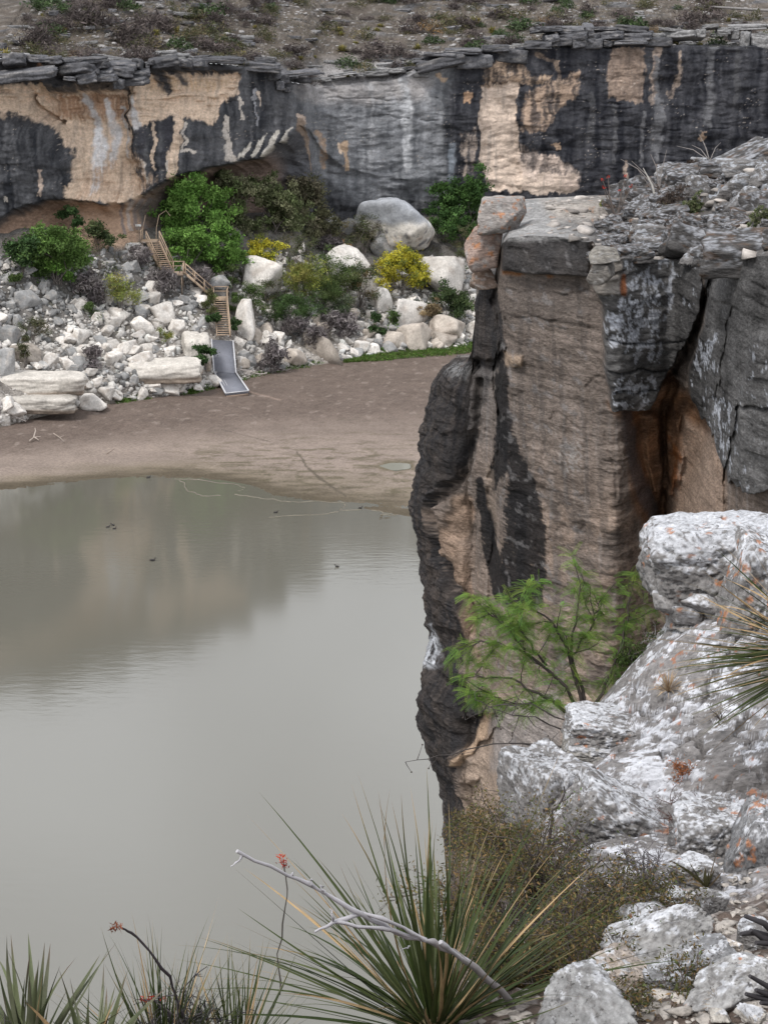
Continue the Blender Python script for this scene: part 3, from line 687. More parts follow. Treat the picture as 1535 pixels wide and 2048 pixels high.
# right hand block that overhangs the crevice
blk = poly(uw, vw, [(1182, 440), (1395, 440), (1395, 560), (1385, 640), (1350, 705), (1325, 750), (1300, 812), (1222, 806), (1206, 700), (1196, 600), (1180, 560)], 5)
ho += 1.25 * blk
ho -= .28 * blk * ss(3, 0, np.abs(vw - itp(u, [(1180, 722), (1320, 728)]))); ho -= .2 * blk * ss(3, 0, np.abs(vw - itp(u, [(1200, 770), (1320, 762)]))); ho -= .2 * blk * ss(3, 0, np.abs(vw - 668))
ho += .25 * poly(uw, vw, [(1176, 495), (1236, 500), (1240, 528), (1185, 535)], 3) + .3 * poly(uw, vw, [(1176, 540), (1225, 534), (1240, 575), (1180, 578)], 3)
blk2 = poly(uw, vw, [(1392, 440), (1880, 380), (1880, 900), (1470, 960), (1440, 905), (1420, 850), (1375, 790), (1372, 720), (1400, 640)], 5)
ho += 1.1 * blk2
ho -= .5 * line(u + 8 * fbm(SA / .3, HZ / .3, o=3), vw, [(1412, 500), (1405, 580), (1386, 640), (1360, 715), (1330, 760)], [3, 4, 5, 8, 10])
ho -= .16 * line(uw, vw, [(1455, 600), (1440, 700), (1428, 780)], 3)
ho += .6 * poly(uw, vw, [(1495, 650), (1880, 560), (1880, 1200), (1490, 1040), (1476, 790)], 5)
ho -= .4 * line(uw, vw, [(1470, 800), (1495, 790), (1535, 785)], 4); ho -= .3 * line(uw, vw, [(1450, 960), (1480, 780)], 5)
# crevice with a rounded rusty throat
ho -= .9 * poly(uw, vw, [(1262, 812), (1400, 806), (1420, 900), (1350, 1090), (1312, 1090), (1290, 960)], 26)
ho += .55 * line(uw, vw, [(1300, 850), (1312, 920), (1320, 985)], [16, 20, 12]) + .6 * line(uw, vw, [(1348, 850), (1350, 930), (1340, 990)], [14, 18, 12])
ho -= .7 * line(uw, vw, [(1345, 770), (1322, 850), (1330, 900), (1336, 1000), (1328, 1080)], [10, 9, 7, 8, 8])
ho += .5 * poly(uw, vw, [(1372, 850), (1420, 870), (1450, 960), (1460, 1060), (1350, 1060), (1352, 960)], 10)
# low scooped shelves
ho -= .5 * poly(uw, vw, [(930, 1440), (1000, 1430), (1010, 1500), (940, 1510)], 12); ho += .35 * line(uw, vw, [(925, 1520), (975, 1480), (1000, 1450)], 9); ho -= .4 * poly(uw, vw, [(925, 1570), (970, 1560), (960, 1630), (920, 1640)], 9)
ho -= .25 * line(uw, vw, [(940, 1010), (948, 1080), (950, 1180), (955, 1260)], 10)
for pts in ([(1165, 775), (1185, 755), (1202, 752)], [(1100, 840), (1110, 820), (1160, 860)], [(1000, 630), (1040, 634), (1110, 640)], [(1080, 980), (1150, 990), (1180, 1000)], [(1010, 580), (1100, 590), (1180, 590)], [(900, 860), (960, 880)], [(1210, 870), (1225, 930), (1240, 990)]):
    ho -= .07 * line(uw, vw, pts, 3)
ho *= 1 - .6 * BACK
# softened top edge
lip = ss(.965, 1.0, tz)[:, None]
ho -= .35 * lip ** 2
rl = np.hypot(hx, hy); wr = ss(905, 975, hpx) * front        # the broad face sets back along the line of sight's plan, the nose along its own normal
DX = NX * (1 - wr) - hx / rl * wr; DY = NY * (1 - wr) - hy / rl * wr
HP = np.stack([hx[None, :] + DX[None, :] * ho, hy[None, :] + DY[None, :] * ho, HZ], -1)

bnd = fbm(SA / 3.5, HZ / .09, o=4); bnd2 = fbm(SA / 6, HZ / .35, o=3); mo = fbm(SA / .8, HZ / .8, o=5); fn = fbm(SA / .14, HZ / .1, o=4); sv_ = fbm(SA / .18 + .5 * fbm(SA, HZ, o=2), HZ / 2.5, o=4); big = fbm(SA / 2.4, HZ / 2.4, o=3)
hc = np.array((.185, .152, .132)) * (1 + .4 * bnd + .3 * bnd2 + .25 * mo)[..., None]
hc = mixc(hc, ss(760, 1150, v) * ss(-.4, .4, big + .3 * mo) * .8, np.array((.27, .21, .172)))
hc = hc * (1 + .16 * bnd + .15 * fn)[..., None]
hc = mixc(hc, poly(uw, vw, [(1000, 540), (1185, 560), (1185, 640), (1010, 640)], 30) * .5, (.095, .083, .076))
hc = mixc(hc, poly(uw, vw, [(1060, 1000), (1290, 1000), (1310, 1350), (1080, 1350)], 40) * ss(-.2, .4, mo + .3 * fn) * .55, (.40, .30, .235))
hc = mixc(hc, ss(.1, .5, sv_ + .3 * big) * ss(700, 900, v) * .3, (.30, .28, .27))
hc = mixc(hc, poly(uw, vw, [(1120, 890), (1165, 880), (1160, 940), (1130, 945)], 12) * ss(-.2, .3, fn) * .6, (.38, .37, .36))
blackc = np.array((.022, .021, .022))
ser = .42 * fbm(SA / .6, HZ / .055, o=4) + .25 * sv_ + .2 * fn
def serr(m): return ss(.3, .7, m + ser * (m > .002))
dm = np.clip(.88 + .3 * mo + .25 * sv_, 0, 1)
for x0, a0, b0, w0 in ((1035, 640, 930, 5), (1052, 560, 800, 4), (1075, 700, 900, 4), (1098, 600, 760, 3), (1120, 700, 1000, 4), (1150, 560, 700, 5), (1165, 800, 1010, 4), (1205, 880, 1100, 6), (1240, 960, 1180, 7), (1110, 1010, 1200, 6)):
    hc = mixc(hc, ss(.35, .8, line(uw, v, [(x0, a0), (x0 + 6, (a0 + b0) / 2), (x0 + 14, b0)], w0 * 1.5) + .5 * sv_ + .3 * ser - .1) * .38, (.075, .066, .062))
dk = poly(uw, vw, [(780, 560), (985, 560), (1012, 690), (985, 760), (955, 850), (930, 950), (890, 1020), (905, 1120), (945, 1260), (930, 1340), (985, 1440), (925, 1520), (900, 1700), (780, 1700)], 10)
hc = mixc(hc, serr(dk) * dm, blackc * (1.5 + .9 * mo + .5 * bnd)[..., None])
hc = mixc(hc, poly(uw, vw, [(940, 742), (1000, 742), (985, 900), (945, 880)], 14) * np.clip(.4 + .6 * sv_, 0, .8), (.21, .19, .18))
for pts, wd in (([(1000, 740), (1008, 850), (1000, 930), (975, 1000), (990, 1090)], [9, 16, 14, 10, 9]), ([(1005, 860), (1040, 950), (1062, 1060), (1070, 1190)], [15, 24, 34, 24]), ([(960, 960), (975, 1060), (1010, 1180)], [8, 12, 20]), ([(1040, 1000), (1030, 1100), (1040, 1200)], 22), ([(925, 1000), (915, 1080), (935, 1180)], 5)):
    hc = mixc(hc, serr(line(uw, v, pts, [w_ * 1.2 for w_ in wd] if not np.isscalar(wd) else wd * 1.2) * .9) * .95, blackc)
hc = mixc(hc, line(uw, v, [(935, 1000), (925, 1080), (936, 1170), (945, 1260), (960, 1330)], [15, 13, 12, 11, 6]) * np.clip(.85 + .4 * mo, 0, 1), (.36, .26, .195))
hc = mixc(hc, line(uw, v, [(975, 930), (985, 1000), (1003, 1090)], [8, 9, 7]) * np.clip(.6 + .6 * bnd, 0, .9), (.34, .27, .22))
hc = mixc(hc, poly(uw, v, [(880, 725), (940, 730), (935, 760), (885, 745)], 8) * ss(-.2, .2, fn) * .7, (.28, .28, .28))
hc = mixc(hc, poly(uw, v, [(1000, 704), (1045, 708), (1040, 732), (1004, 734)], 3), (.37, .28, .21))
# low pale stone under the black
hc = mixc(hc, poly(uw, vw, [(980, 1380), (1010, 1440), (940, 1530), (905, 1640), (905, 1760), (1300, 1760), (1300, 1380)], 10) * np.clip(.9 + .3 * mo, 0, 1), (.40, .31, .245))
hc = mixc(hc, poly(uw, vw, [(1000, 1400), (1140, 1380), (1140, 1520), (990, 1540)], 12) * .8, (.31, .285, .275))
hc = mixc(hc, line(uw, v, [(985, 1430), (970, 1475), (930, 1525)], [7, 12, 5]), (.48, .35, .25))
# cap slab
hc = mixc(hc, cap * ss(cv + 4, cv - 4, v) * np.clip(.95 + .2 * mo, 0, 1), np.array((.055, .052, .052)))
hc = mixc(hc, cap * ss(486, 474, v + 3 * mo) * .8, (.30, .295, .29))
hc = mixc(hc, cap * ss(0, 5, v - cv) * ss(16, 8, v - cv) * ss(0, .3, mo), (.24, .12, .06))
hc = mixc(hc, cap * ss(.25, .45, fbm(SA / .5, HZ / .3, o=5)) * .5, (.22, .21, .21))
# dark blocks with pale grey lichen
bb = np.maximum(blk, blk2); hc = mixc(hc, bb, np.array((.10, .097, .096)) * (1 + .55 * mo + .35 * fn + .5 * bnd + .5 * big)[..., None])
li = fbm(SA / .33, HZ / .33, o=6, gain=.62)
lz = np.zeros(HZ.shape)
for P_, a in (([(1190, 610), (1235, 560), (1340, 520), (1345, 600), (1320, 640), (1310, 720), (1250, 700), (1200, 660)], .34), ([(1205, 728), (1310, 732), (1305, 770), (1214, 776)], .36), ([(1215, 778), (1305, 776), (1290, 805), (1225, 806)], .36), ([(1385, 660), (1425, 655), (1425, 730), (1380, 760)], .36), ([(1410, 760), (1460, 780), (1480, 880), (1440, 930), (1415, 860)], .28), ([(1240, 500), (1345, 500), (1340, 560), (1240, 560)], .2), ([(1480, 660), (1640, 620), (1640, 830), (1490, 800)], .14), ([(1340, 530), (1400, 530), (1390, 600), (1350, 600)], .14), ([(1435, 900), (1500, 880), (1520, 1060), (1460, 1060)], .12)):
    lz = np.maximum(lz, poly(uw, vw, P_, 18) * a)
lich = ss(.3, .36, li * .55 + lz + .12 * fn) * np.maximum(bb, .0) * (lz > .02)
hc = mixc(hc, lich * np.clip(.75 + .7 * fbm(SA / .06, HZ / .06, o=2), .15, 1), (.48, .50, .55))
hc = mixc(hc, bb * ss(.44, .56, fbm(SA / .07, HZ / .07, o=2)) * ss(-.1, .4, mo + big) * .4, (.3, .31, .32))
hc = mixc(hc, line(uw, vw, [(1238, 545), (1240, 575)], 6), (.25, .1, .05))
hc = mixc(hc, poly(uw, vw, [(1176, 495), (1236, 500), (1230, 578), (1180, 578)], 4) * .8, (.25, .225, .2))
# crevice
cr_ = poly(uw, vw, [(1215, 806), (1300, 812), (1335, 745), (1375, 800), (1420, 860), (1350, 1060), (1345, 1120), (1300, 1100), (1262, 950), (1250, 850)], 12) * (1 - np.maximum(blk, blk2))
hc = mixc(hc, cr_ * np.clip(.9 + .3 * mo, 0, 1), np.array((.25, .135, .075)) * (1 + .5 * mo + .3 * bnd)[..., None])
hc = mixc(hc, poly(uw, vw, [(1370, 845), (1425, 870), (1455, 960), (1462, 1080), (1340, 1080), (1350, 960)], 9) * (1 - blk2) * np.clip(.85 + .3 * bnd, 0, 1), (.36, .265, .205))
hc = mixc(hc, line(uw, vw, [(1250, 820), (1268, 930), (1310, 1040)], [14, 12, 14]) * .8 * (1 - blk), (.12, .11, .115))
hc = mixc(hc, line(uw, vw, [(1340, 880), (1358, 930), (1352, 1000)], 8) * ss(-.3, .2, mo) * .8, (.28, .1, .03))
hc = mixc(hc, poly(uw, vw, [(848, 1330), (880, 1252), (897, 1330)], 7) * ss(-.25, .2, li + .1) * .9, (.6, .62, .66))
hc = mixc(hc, BACK * .8, (.2, .18, .165))
hc = np.clip(hc, .02, .8)
# its top: sheet that joins the front rim to the back rim
iF = np.arange(i_n, -1, -1)                      # nose -> right
nC = len(iF)
sB = sv[i_n] + (sv[-1] - sv[i_n]) * np.linspace(0, 1, nC) ** 1.0
BP = np.stack([np.interp(sB, sv, HP[-1, :, j]) for j in range(3)], -1)
FP = HP[-1, iF]
trow = np.linspace(0, 1, 130) ** 1.25
TP = FP[None] * (1 - trow[:, None, None]) + BP[None] * trow[:, None, None]
# skew: back points follow the same px as far as possible
Xt, Yt = TP[..., 0], TP[..., 1]
upx = px_of(Xt, Yt, TP[..., 2])
hill = itp(upx, [(850, -.1), (960, 0), (1000, .1), (1060, .12), (1180, .02), (1260, -.1), (1320, .1), (1400, .3), (1535, .4), (1900, .4)])
prof_t = np.sin(np.pi * np.clip(trow, 0, 1) ** .75)[:, None]
rgh = .3 * fbm(Xt / 1.6, Yt / 1.6, o=5) + .2 * fbm(Xt / .8, Yt / .8, o=4) * ss(1150, 1240, upx) + .12 * fbm(Xt / .35, Yt / .35, o=4) * ss(1150, 1240, upx)
Zt = TP[..., 2] + (hill + rgh * ss(0, .06, trow)[:, None]) * prof_t
stp = Zt / .33 + .6 * fbm(Xt / 2.2, Yt / 2.2, o=3); Zt = Zt + .33 * (ss(.7, 1, stp - np.floor(stp)) - (stp - np.floor(stp))) * prof_t * ss(1120, 1220, upx)
TP = np.stack([Xt, Yt, Zt], -1)
tm = fbm(Xt / 1.1, Yt / 1.1, o=5); tf_ = fbm(Xt / .2, Yt / .2, o=4)
tcol = np.array((.33, .325, .32)) * (1 + .3 * tm + .2 * tf_)[..., None]
tcol = mixc(tcol, ss(1090, 1200, upx) * .8, np.array((.13, .12, .115)))
tcol = mixc(tcol, ss(1010, 985, upx) * .8, np.array((.16, .14, .13)))
tcol = mixc(tcol, poly(upx, py_of(Yt, Zt), [(1080, 400), (1210, 396), (1240, 440), (1110, 440)], 16) * .8, (.40, .36, .32))
tcol = mixc(tcol, ss(1180, 1280, upx) * ss(.18, .28, fbm(Xt / .5, Yt / .5, o=6, gain=.62) + .25 * tm) * .85, (.5, .53, .58))
tcol = mixc(tcol, ss(1180, 1280, upx) * ss(.05, .4, fbm(Xt / .9 + 20, Yt / .9, o=4)) * .7, (.085, .07, .06))
tcol = mixc(tcol, ss(.45, .55, fbm(Xt / .3 + 20, Yt / .3, o=3)) * ss(980, 1080, upx) * .6, (.36, .2, .12))
hb = MB(); F1 = gridF(*HZ.shape); hb.add(HP.reshape(-1, 3), F1, hc.reshape(-1, 3))
hb.add(TP.reshape(-1, 3), gridF(*Zt.shape), np.clip(tcol, .02, .8).reshape(-1, 3))
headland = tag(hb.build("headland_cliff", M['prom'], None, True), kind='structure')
from mathutils.bvhtree import BVHTree
def ground_ray(obj):
    me = obj.data
    vs = np.empty(len(me.vertices) * 3, np.float32); me.vertices.foreach_get('co', vs)
    return BVHTree.FromPolygons(vs.reshape(-1, 3).tolist(), [tuple(p.vertices) for p in me.polygons])
tbv = MB(); tbv.add(TP[::2, ::2].reshape(-1, 3), gridF(*TP[::2, ::2].shape[:2]))
TOPBV = BVHTree.FromPolygons(np.concatenate(tbv.v).tolist(), np.concatenate(tbv.f[4]).tolist())
def on_top(px, py):
    o = Vector((0, 0, CAMZ)); dr = Vector(at(px, py, 10.0)) - o
    h = TOPBV.ray_cast(o, dr.normalized())
    return None if h[0] is None else np.array(h[0])

# ------------------------------------------------------------------ foreground slope the camera looks down
CTRL = [(1535, 1240, 10.7), (1700, 1240, 10.5), (1535, 1450, 9.9), (1700, 1450, 9.6), (1535, 1620, 9.3), (1700, 1650, 9.0), (1400, 1330, 10.5), (1400, 1550, 9.6), (1300, 1330, 10.9), (1250, 1400, 10.8), (1250, 1520, 10.2), (1170, 1450, 10.8), (1150, 1560, 10.3), (1250, 1680, 9.4), (1400, 1690, 9.0), (1535, 1740, 8.4), (1340, 1760, 8.4), (1535, 1840, 7.0), (1300, 1860, 7.1), (1450, 1950, 6.15), (1535, 2048, 5.55), (1200, 2048, 5.7), (1000, 2048, 5.9), (850, 2060, 6.0), (500, 2080, 5.8), (200, 2090, 5.6), (0, 2090, 5.5), (-200, 2090, 5.4), (1130, 1890, 7.2), (1090, 1740, 8.8), (1090, 1640, 9.8), (1700, 2048, 5.4), (1535, 2300, 4.2), (767, 2400, 4.2), (0, 2500, 3.8)]
cw = [at(*c) for c in CTRL]
cw += [np.array(p) for p in ((-1.6, 7.0, 31.0), (-.8, 7.6, 30.6), (-.2, 8.4, 30.4), (.2, 9.6, 30.0), (.35, 11.0, 29.6), (.8, 12.0, 30.0), (1.4, 12.8, 30.6), (2.4, 13.4, 30.8), (-2.5, 9, 27), (-1, 10, 27), (0, 12, 26.5), (1, 15, 27), (3, 16, 27.5), (4, 12, 33), (4, 8, 33.4), (3.5, 4, 34), (-3, 4, 33.2), (-3, 6.5, 31.5), (0, 1.5, 34.3), (2, 1.5, 34.4), (-2, 1.5, 34.2))]
cw = np.array(cw)
def _tps_k(r2): return r2 * np.log(np.maximum(r2, 1e-12))
A_ = _tps_k(((cw[:, None, :2] - cw[None, :, :2]) ** 2).sum(-1)) + np.eye(len(cw)) * .02
Pm = np.hstack([np.ones((len(cw), 1)), cw[:, :2]])
sol = np.linalg.solve(np.block([[A_, Pm], [Pm.T, np.zeros((3, 3))]]), np.concatenate([cw[:, 2], np.zeros(3)]))
def fg_base(x, y):
    x = np.asarray(x, float); y = np.asarray(y, float); z = sol[-3] + sol[-2] * x + sol[-1] * y
    for i in range(len(cw)): z = z + sol[i] * _tps_k((x - cw[i, 0]) ** 2 + (y - cw[i, 1]) ** 2)
    return z
def fg_h(x, y):
    x = np.asarray(x, float); y = np.asarray(y, float)
    z = fg_base(x, y)
    e = -(x * .2 + y * .98)                       # across the dip of the slabs
    al = (x * .98 - y * .2)
    rock = ss(.35, .9, x - .12 * (y - 7)) * ss(7.2, 8.0, y + .3 * n3(x, y))
    s = e / .33 + .9 * fbm(al / 1.6, e / 1.6, o=3); si = np.floor(s); sf = s - si
    z = z + rock * (.07 * (ss(0, .16, sf) * (1 - sf)) * (1.0 + 1.1 * n3(si * .7, al / .6)))
    e2 = e / .085 + .8 * fbm(al / .5 + 9, e / .5, o=3); i2 = np.floor(e2); f2 = e2 - i2
    z = z + rock * .012 * (ss(0, .25, f2) * (1 - f2)) * (.8 + 1.3 * n3(i2 * .63 + .3, al / .22))
    z = z - rock * .05 * ss(.07, 0, np.abs(fbm(al / .8, e / .45, o=4))) - rock * .03 * ss(.32, .5, fbm(al / .12, e / .07, o=3))
    z = z + rock * (.06 * fbm(x / .6, y / .6, o=4) + .014 * fbm(al / .25, e / .08, o=4) + .006 * fbm(x / .06, y / .06, o=3))
    z = z + (1 - rock) * (.09 * fbm(x / .5, y / .5, o=4) + .02 * fbm(x / .06, y / .06, o=3))
    return z
gx = np.concatenate([np.linspace(-5, -2.0, 24), np.linspace(-1.95, -.05, 70), np.linspace(-.04, 2.5, 420), np.linspace(2.54, 6, 30)]); gy = np.concatenate([np.linspace(.5, 5, 20), np.linspace(5.05, 7.2, 130), np.linspace(7.21, 12.0, 660), np.linspace(12.05, 16, 30)])
GX, GY = np.meshgrid(gx, gy); GZ = fg_h(GX, GY)
e_ = -(GX * .2 + GY * .98); al_ = GX * .98 - GY * .2
rk = ss(.25, .8, GX - .12 * (GY - 7) + .12 * fbm(GX / .5, GY / .5, o=3)) * ss(7.2, 8.0, GY + .3 * fbm(GX / .6, GY / .6, o=3))
fm = fbm(GX / .5, GY / .5, o=5); ff_ = fbm(al_ / .16, e_ / .06, GZ / .03, o=4, gain=.6); fli = fbm(al_ / .16, e_ / .075, GZ / .045, o=5, gain=.7)
fcol = np.array((.20, .19, .187)) * (1 + .35 * fm + .35 * ff_)[..., None]
fcol = mixc(fcol, ss(.09, .17, fli + .5 * fbm(GX / .4, GY / .4 + 5, o=3) + .1 * fm) * .88, (.56, .57, .61))
fcol = mixc(fcol, ss(.2, .34, fbm(al_ / .1 + 9, e_ / .06, GZ / .03, o=4)) * .6, (.17, .16, .155))
fcol = mixc(fcol, ss(.54, .62, fbm(GX / .05 + 70, GY / .07, GZ / .05, o=4, gain=.65) + .4 * fbm(GX / .5, GY / .5 + 8, o=2)) * .8, (.30, .13, .07))
fcol = mixc(fcol, ss(.07, .0, np.abs(fbm(al_ / .8, e_ / .45, o=4))) * .6, (.10, .09, .085))
soilc = np.array((.10, .078, .066)) * (1 + .4 * fm + .4 * ff_)[..., None]
soilc = mixc(soilc, ss(.1, .35, fbm(GX / .13, GY / .13, o=4)) * .7, (.36, .33, .31))
fcol = soilc * (1 - rk[..., None]) + fcol * rk[..., None]
fgnd = tag(grid_obj("foreground_slope", np.stack([GX, GY, GZ], -1), np.clip(fcol, .02, .8), M['fg']), kind='structure')
def on_fg(px, py):
    return hit(px, py, fg_h, 3.5, 15, 240)
# ------------------------------------------------------------------ rocks: shared shapes
def white_v(V, seed, base=(1, 1, 1), stain=(.62, .5, .42), amt=.5):
    o = seed * 3.7
    n = fbm(V[:, 0] * 1.6 + o, V[:, 1] * 1.6, V[:, 2] * 1.6 + o, 3)
    return mixc(np.broadcast_to(np.array(base, float), V.shape), ss(.05, .5, n) * amt, stain)
def rock_mesh(seed, base, sub=3, mat='rock', stain=(.30, .25, .21), amt=.5, name='limestone_rock', smooth=False, **kw):
    V, F = rock_shape(seed, sub, **kw)
    b = MB(); b.add(V, F, white_v(V, seed, base, stain, amt))
    return b.mesh(name, M[mat], smooth)
PALE_R = [rock_mesh(100 + i, (.56, .53, .495), 3, planes=9 + i % 5, sharp=45, rough=.05) for i in range(12)]
GREY_R = [rock_mesh(200 + i, (.27, .268, .265), 3, planes=10, sharp=40, rough=.05, stain=(.42, .38, .34)) for i in range(8)]
BRWN_R = [rock_mesh(300 + i, (.40, .355, .31), 3, planes=11, sharp=30, rough=.06, stain=(.24, .2, .17)) for i in range(6)]
rr = np.random.default_rng(5)
def put(mesh, name, p, sx_, sy_, sz_, rz_=None, tilt=.35, parent=None):
    o = link(name, mesh, parent)
    o.location = tuple(p); o.scale = (sx_, sy_, sz_)
    o.rotation_euler = (rr.normal() * tilt, rr.normal() * tilt, rr.uniform(0, 6.28) if rz_ is None else rz_)
    return o

# the boulders one can name: (px, py of the middle, width px, height px, tone, label)
BIG = [
    (712, 545, 120, 92, 'p', "long white boulder behind the yellow green bushes, sloping down to the right"),
    (884, 556, 86, 84, 'p', "pale rounded boulder between the yellow bush and the headland"),
    (527, 556, 86, 76, 'p', "white triangular boulder below the small yellow bush near the steps"),
    (497, 516, 34, 24, 'g', "cracked grey rock perched above the white triangular boulder"),
    (490, 642, 46, 80, 'p', "tall pale boulder standing just right of the lowest steps"),
    (514, 672, 32, 34, 'b', "tan rock touching the tall boulder right of the lowest steps"),
    (643, 698, 92, 56, 'b', "layered brown boulder with split ledges above the mud edge"),
    (588, 718, 50, 40, 'b', "brown boulder just left of the layered boulder above the mud"),
    (893, 660, 72, 54, 'b', "squat cracked boulder on green grass beside the headland"),
    (826, 676, 56, 56, 'b', "leaning split boulder at the left end of the grass strip"),
    (785, 684, 44, 36, 'b', "dull brown boulder left of the leaning split boulder"),
    (825, 640, 66, 70, 'p', "long pale boulder running down toward the grass strip"),
    (768, 604, 52, 50, 'p', "stained pale boulder under the long white boulder"),
    (770, 492, 70, 58, 'g', "low grey boulder under the great streaked boulder"),
    (665, 446, 30, 26, 'g', "dark grey rock in the shade left of the great streaked boulder"),
    (697, 456, 34, 36, 'g', "grey rock leaning on the great streaked boulder's left side"),
    (54, 600, 58, 38, 'g', "broad grey rock on the slope below the left bush"),
    (306, 577, 34, 28, 'p', "white capped rock on top of a second white rock below the upper steps"),
    (308, 602, 30, 32, 'p', "white block holding up a capped rock below the upper steps"),
    (327, 626, 52, 40, 'p', "large white boulder with a cleft, in the middle of the rubble slope"),
    (288, 655, 50, 38, 'p', "brightest flat faced boulder low on the rubble slope"),
    (236, 628, 46, 26, 'p', "long pale rock lying left of the cleft white boulder"),
    (352, 657, 42, 34, 'p', "white boulder right of the brightest flat faced boulder"),
    (167, 676, 42, 32, 'p', "pale block high above the left ledge"),
    (210, 662, 30, 22, 'p', "cube like pale rock beside the pale block above the left ledge"),
    (174, 708, 40, 36, 'p', "undercut white boulder above the dark hollow of the bank"),
    (236, 709, 24, 30, 'p', "upright pointed white rock above the bank"),
    (281, 717, 48, 26, 'p', "wide low white rock above the cave in the bank"),
    (214, 696, 28, 20, 'p', "small bright rock between the undercut boulder and the upright rock"),
    (294, 697, 38, 18, 'p', "flat pale slab above the wide low white rock"),
    (36, 642, 26, 28, 'g', "grey rock at the far left, halfway down the slope"),
    (18, 670, 46, 38, 'g', "big shaded grey boulder at the left edge above the ledge"),
    (46, 707, 62, 40, 'b', "brown block behind the spindly plant at the left edge"),
    (6, 730, 44, 66, 'g', "tall grey boulder cut by the left edge of the picture"),
    (187, 809, 70, 36, 'p', "large pale slab resting at the mud edge under the bank"),
    (212, 786, 30, 26, 'p', "pale wedge on top of the slab at the mud edge"),
    (345, 520, 22, 18, 'g', "small grey rock beside the middle landing"),
    (392, 585, 26, 20, 'p', "white rock below the middle flight of steps"),
    (402, 604, 32, 20, 'p', "flat pale rock left of the lower landing"),
    (440, 566, 40, 30, 'g', "blue grey rock behind the lower landing"),
    (252, 509, 34, 16, 'g', "flat grey slab below the pale cave floor"),
    (255, 515, 24, 18, 'g', "square blue grey rock on the upper rubble slope"),
]
named = []
TONE = {'p': PALE_R, 'g': GREY_R, 'b': BRWN_R}
used_px = []
for i, (px, py, wd, ht, tn_, lab) in enumerate(BIG):
    p = on_talus(px, py + ht * .25)
    if p is None: continue
    s = scale_at(p[1]); rx = wd / s / 2; rzz = ht / s / 2
    me = TONE[tn_][(i * 5) % len(TONE[tn_])]
    p2 = at(px, py, p[1] - rx * .1)
    o = put(me, "boulder", p2, rx * 1.04, rx * rr.uniform(.8, 1.1), rzz * 1.08, rz_=rr.choice([0, math.pi]) + rr.normal() * .25, tilt=.12)
    tag(o, lab, "boulder"); used_px.append((px, py, max(wd, ht) * .45))
# the great streaked boulder
V, F = rock_shape(431, 4, planes=14, sharp=11, rough=.10, flat=1.1, freq=1.8)
P_ = on_talus(790, 478); s = scale_at(P_[1])
hgt = V[:, 2]; an = V[:, 0]
c = mixc(np.broadcast_to(np.array((.27, .28, .3)), V.shape), ss(.25, -.05, hgt + .25 * fbm(an * 2, V[:, 1] * 2, o=3)), (.50, .47, .43))
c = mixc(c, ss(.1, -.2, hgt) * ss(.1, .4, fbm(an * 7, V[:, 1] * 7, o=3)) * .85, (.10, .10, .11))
c = mixc(c, ss(-.2, -.4, hgt) * ss(.0, .3, fbm(an * 5 + 9, V[:, 1] * 5, o=3)) * .5, (.45, .36, .28))
b = MB(); b.add(V, F, c)
o = b.build("boulder", M['rock'])
o.location = tuple(at(787, 449, P_[1] - 2)); o.scale = (80 / s, 66 / s, 55 / s)
tag(o, "house sized grey boulder with pale streaked face, largest at the cliff foot", "boulder"); used_px.append((790, 450, 60))

# eroded ledges of the bank at the mud edge
def ledge(name, px, py, wd, ht, dep, seed, lab, flat=.7):
    V, F = rock_shape(seed, 4, planes=16, sharp=9, rough=.15, flat=flat, freq=1.5, boxy=1); V = V * (1 + .06 * fbm(V[:, 0] * 5, V[:, 1] * 5, V[:, 2] * 2 + seed, 4))[:, None]
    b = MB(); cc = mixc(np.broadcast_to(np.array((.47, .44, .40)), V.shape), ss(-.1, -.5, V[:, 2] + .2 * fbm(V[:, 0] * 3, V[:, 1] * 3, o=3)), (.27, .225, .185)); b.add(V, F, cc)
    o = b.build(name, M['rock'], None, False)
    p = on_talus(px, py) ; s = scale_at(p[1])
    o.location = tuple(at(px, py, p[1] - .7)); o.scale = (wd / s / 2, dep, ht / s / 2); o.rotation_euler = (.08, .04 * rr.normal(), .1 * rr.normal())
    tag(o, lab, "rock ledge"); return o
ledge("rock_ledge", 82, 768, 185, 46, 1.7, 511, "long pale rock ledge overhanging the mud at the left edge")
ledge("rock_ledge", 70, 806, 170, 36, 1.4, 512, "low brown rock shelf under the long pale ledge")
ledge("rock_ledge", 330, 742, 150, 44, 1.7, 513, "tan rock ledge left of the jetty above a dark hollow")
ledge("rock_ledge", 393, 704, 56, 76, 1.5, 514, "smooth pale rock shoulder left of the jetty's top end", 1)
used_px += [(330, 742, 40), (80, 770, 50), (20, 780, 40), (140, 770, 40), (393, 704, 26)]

# rocks one by one up to 300, the rest joined
cand = []
for i in range(6800):
    px = rr.uniform(-30, 960); y0 = itp(px, SHORE); y1 = itp(px, [(-30, 500), (130, 530), (200, 500), (250, 495), (330, 500), (420, 560), (480, 520), (560, 500), (650, 500), (720, 520), (960, 520)])
    t = rr.uniform(0, 1) ** .9; py = y0 - 4 - t * (y0 - y1 - 4)
    left = px < 430
    if not left and rr.uniform() < .3: continue
    # rubble is coarse in the middle, fine in gullies
    n = float(n3(px / 45, py / 30))
    sz = float(np.clip(rr.lognormal(2.12 + .4 * n, .58), 2.0, 38)) * (.72 + .5 * (1 - t))
    if any((px - a) ** 2 + (py - b) ** 2 * 1.5 < (r * .85) ** 2 for a, b, r in used_px): continue
    if abs(px - (445 if py < 740 else 468)) < 34 and py > 575: continue
    if 285 < px < 350 and 470 < py < 560 and abs(px - (298 + (py - 480) * .75)) < 24: continue
    cand.append((sz, px, py, t))
cand.sort(reverse=True); LAB = {'l': [], 'r': []}
N_IND = 255
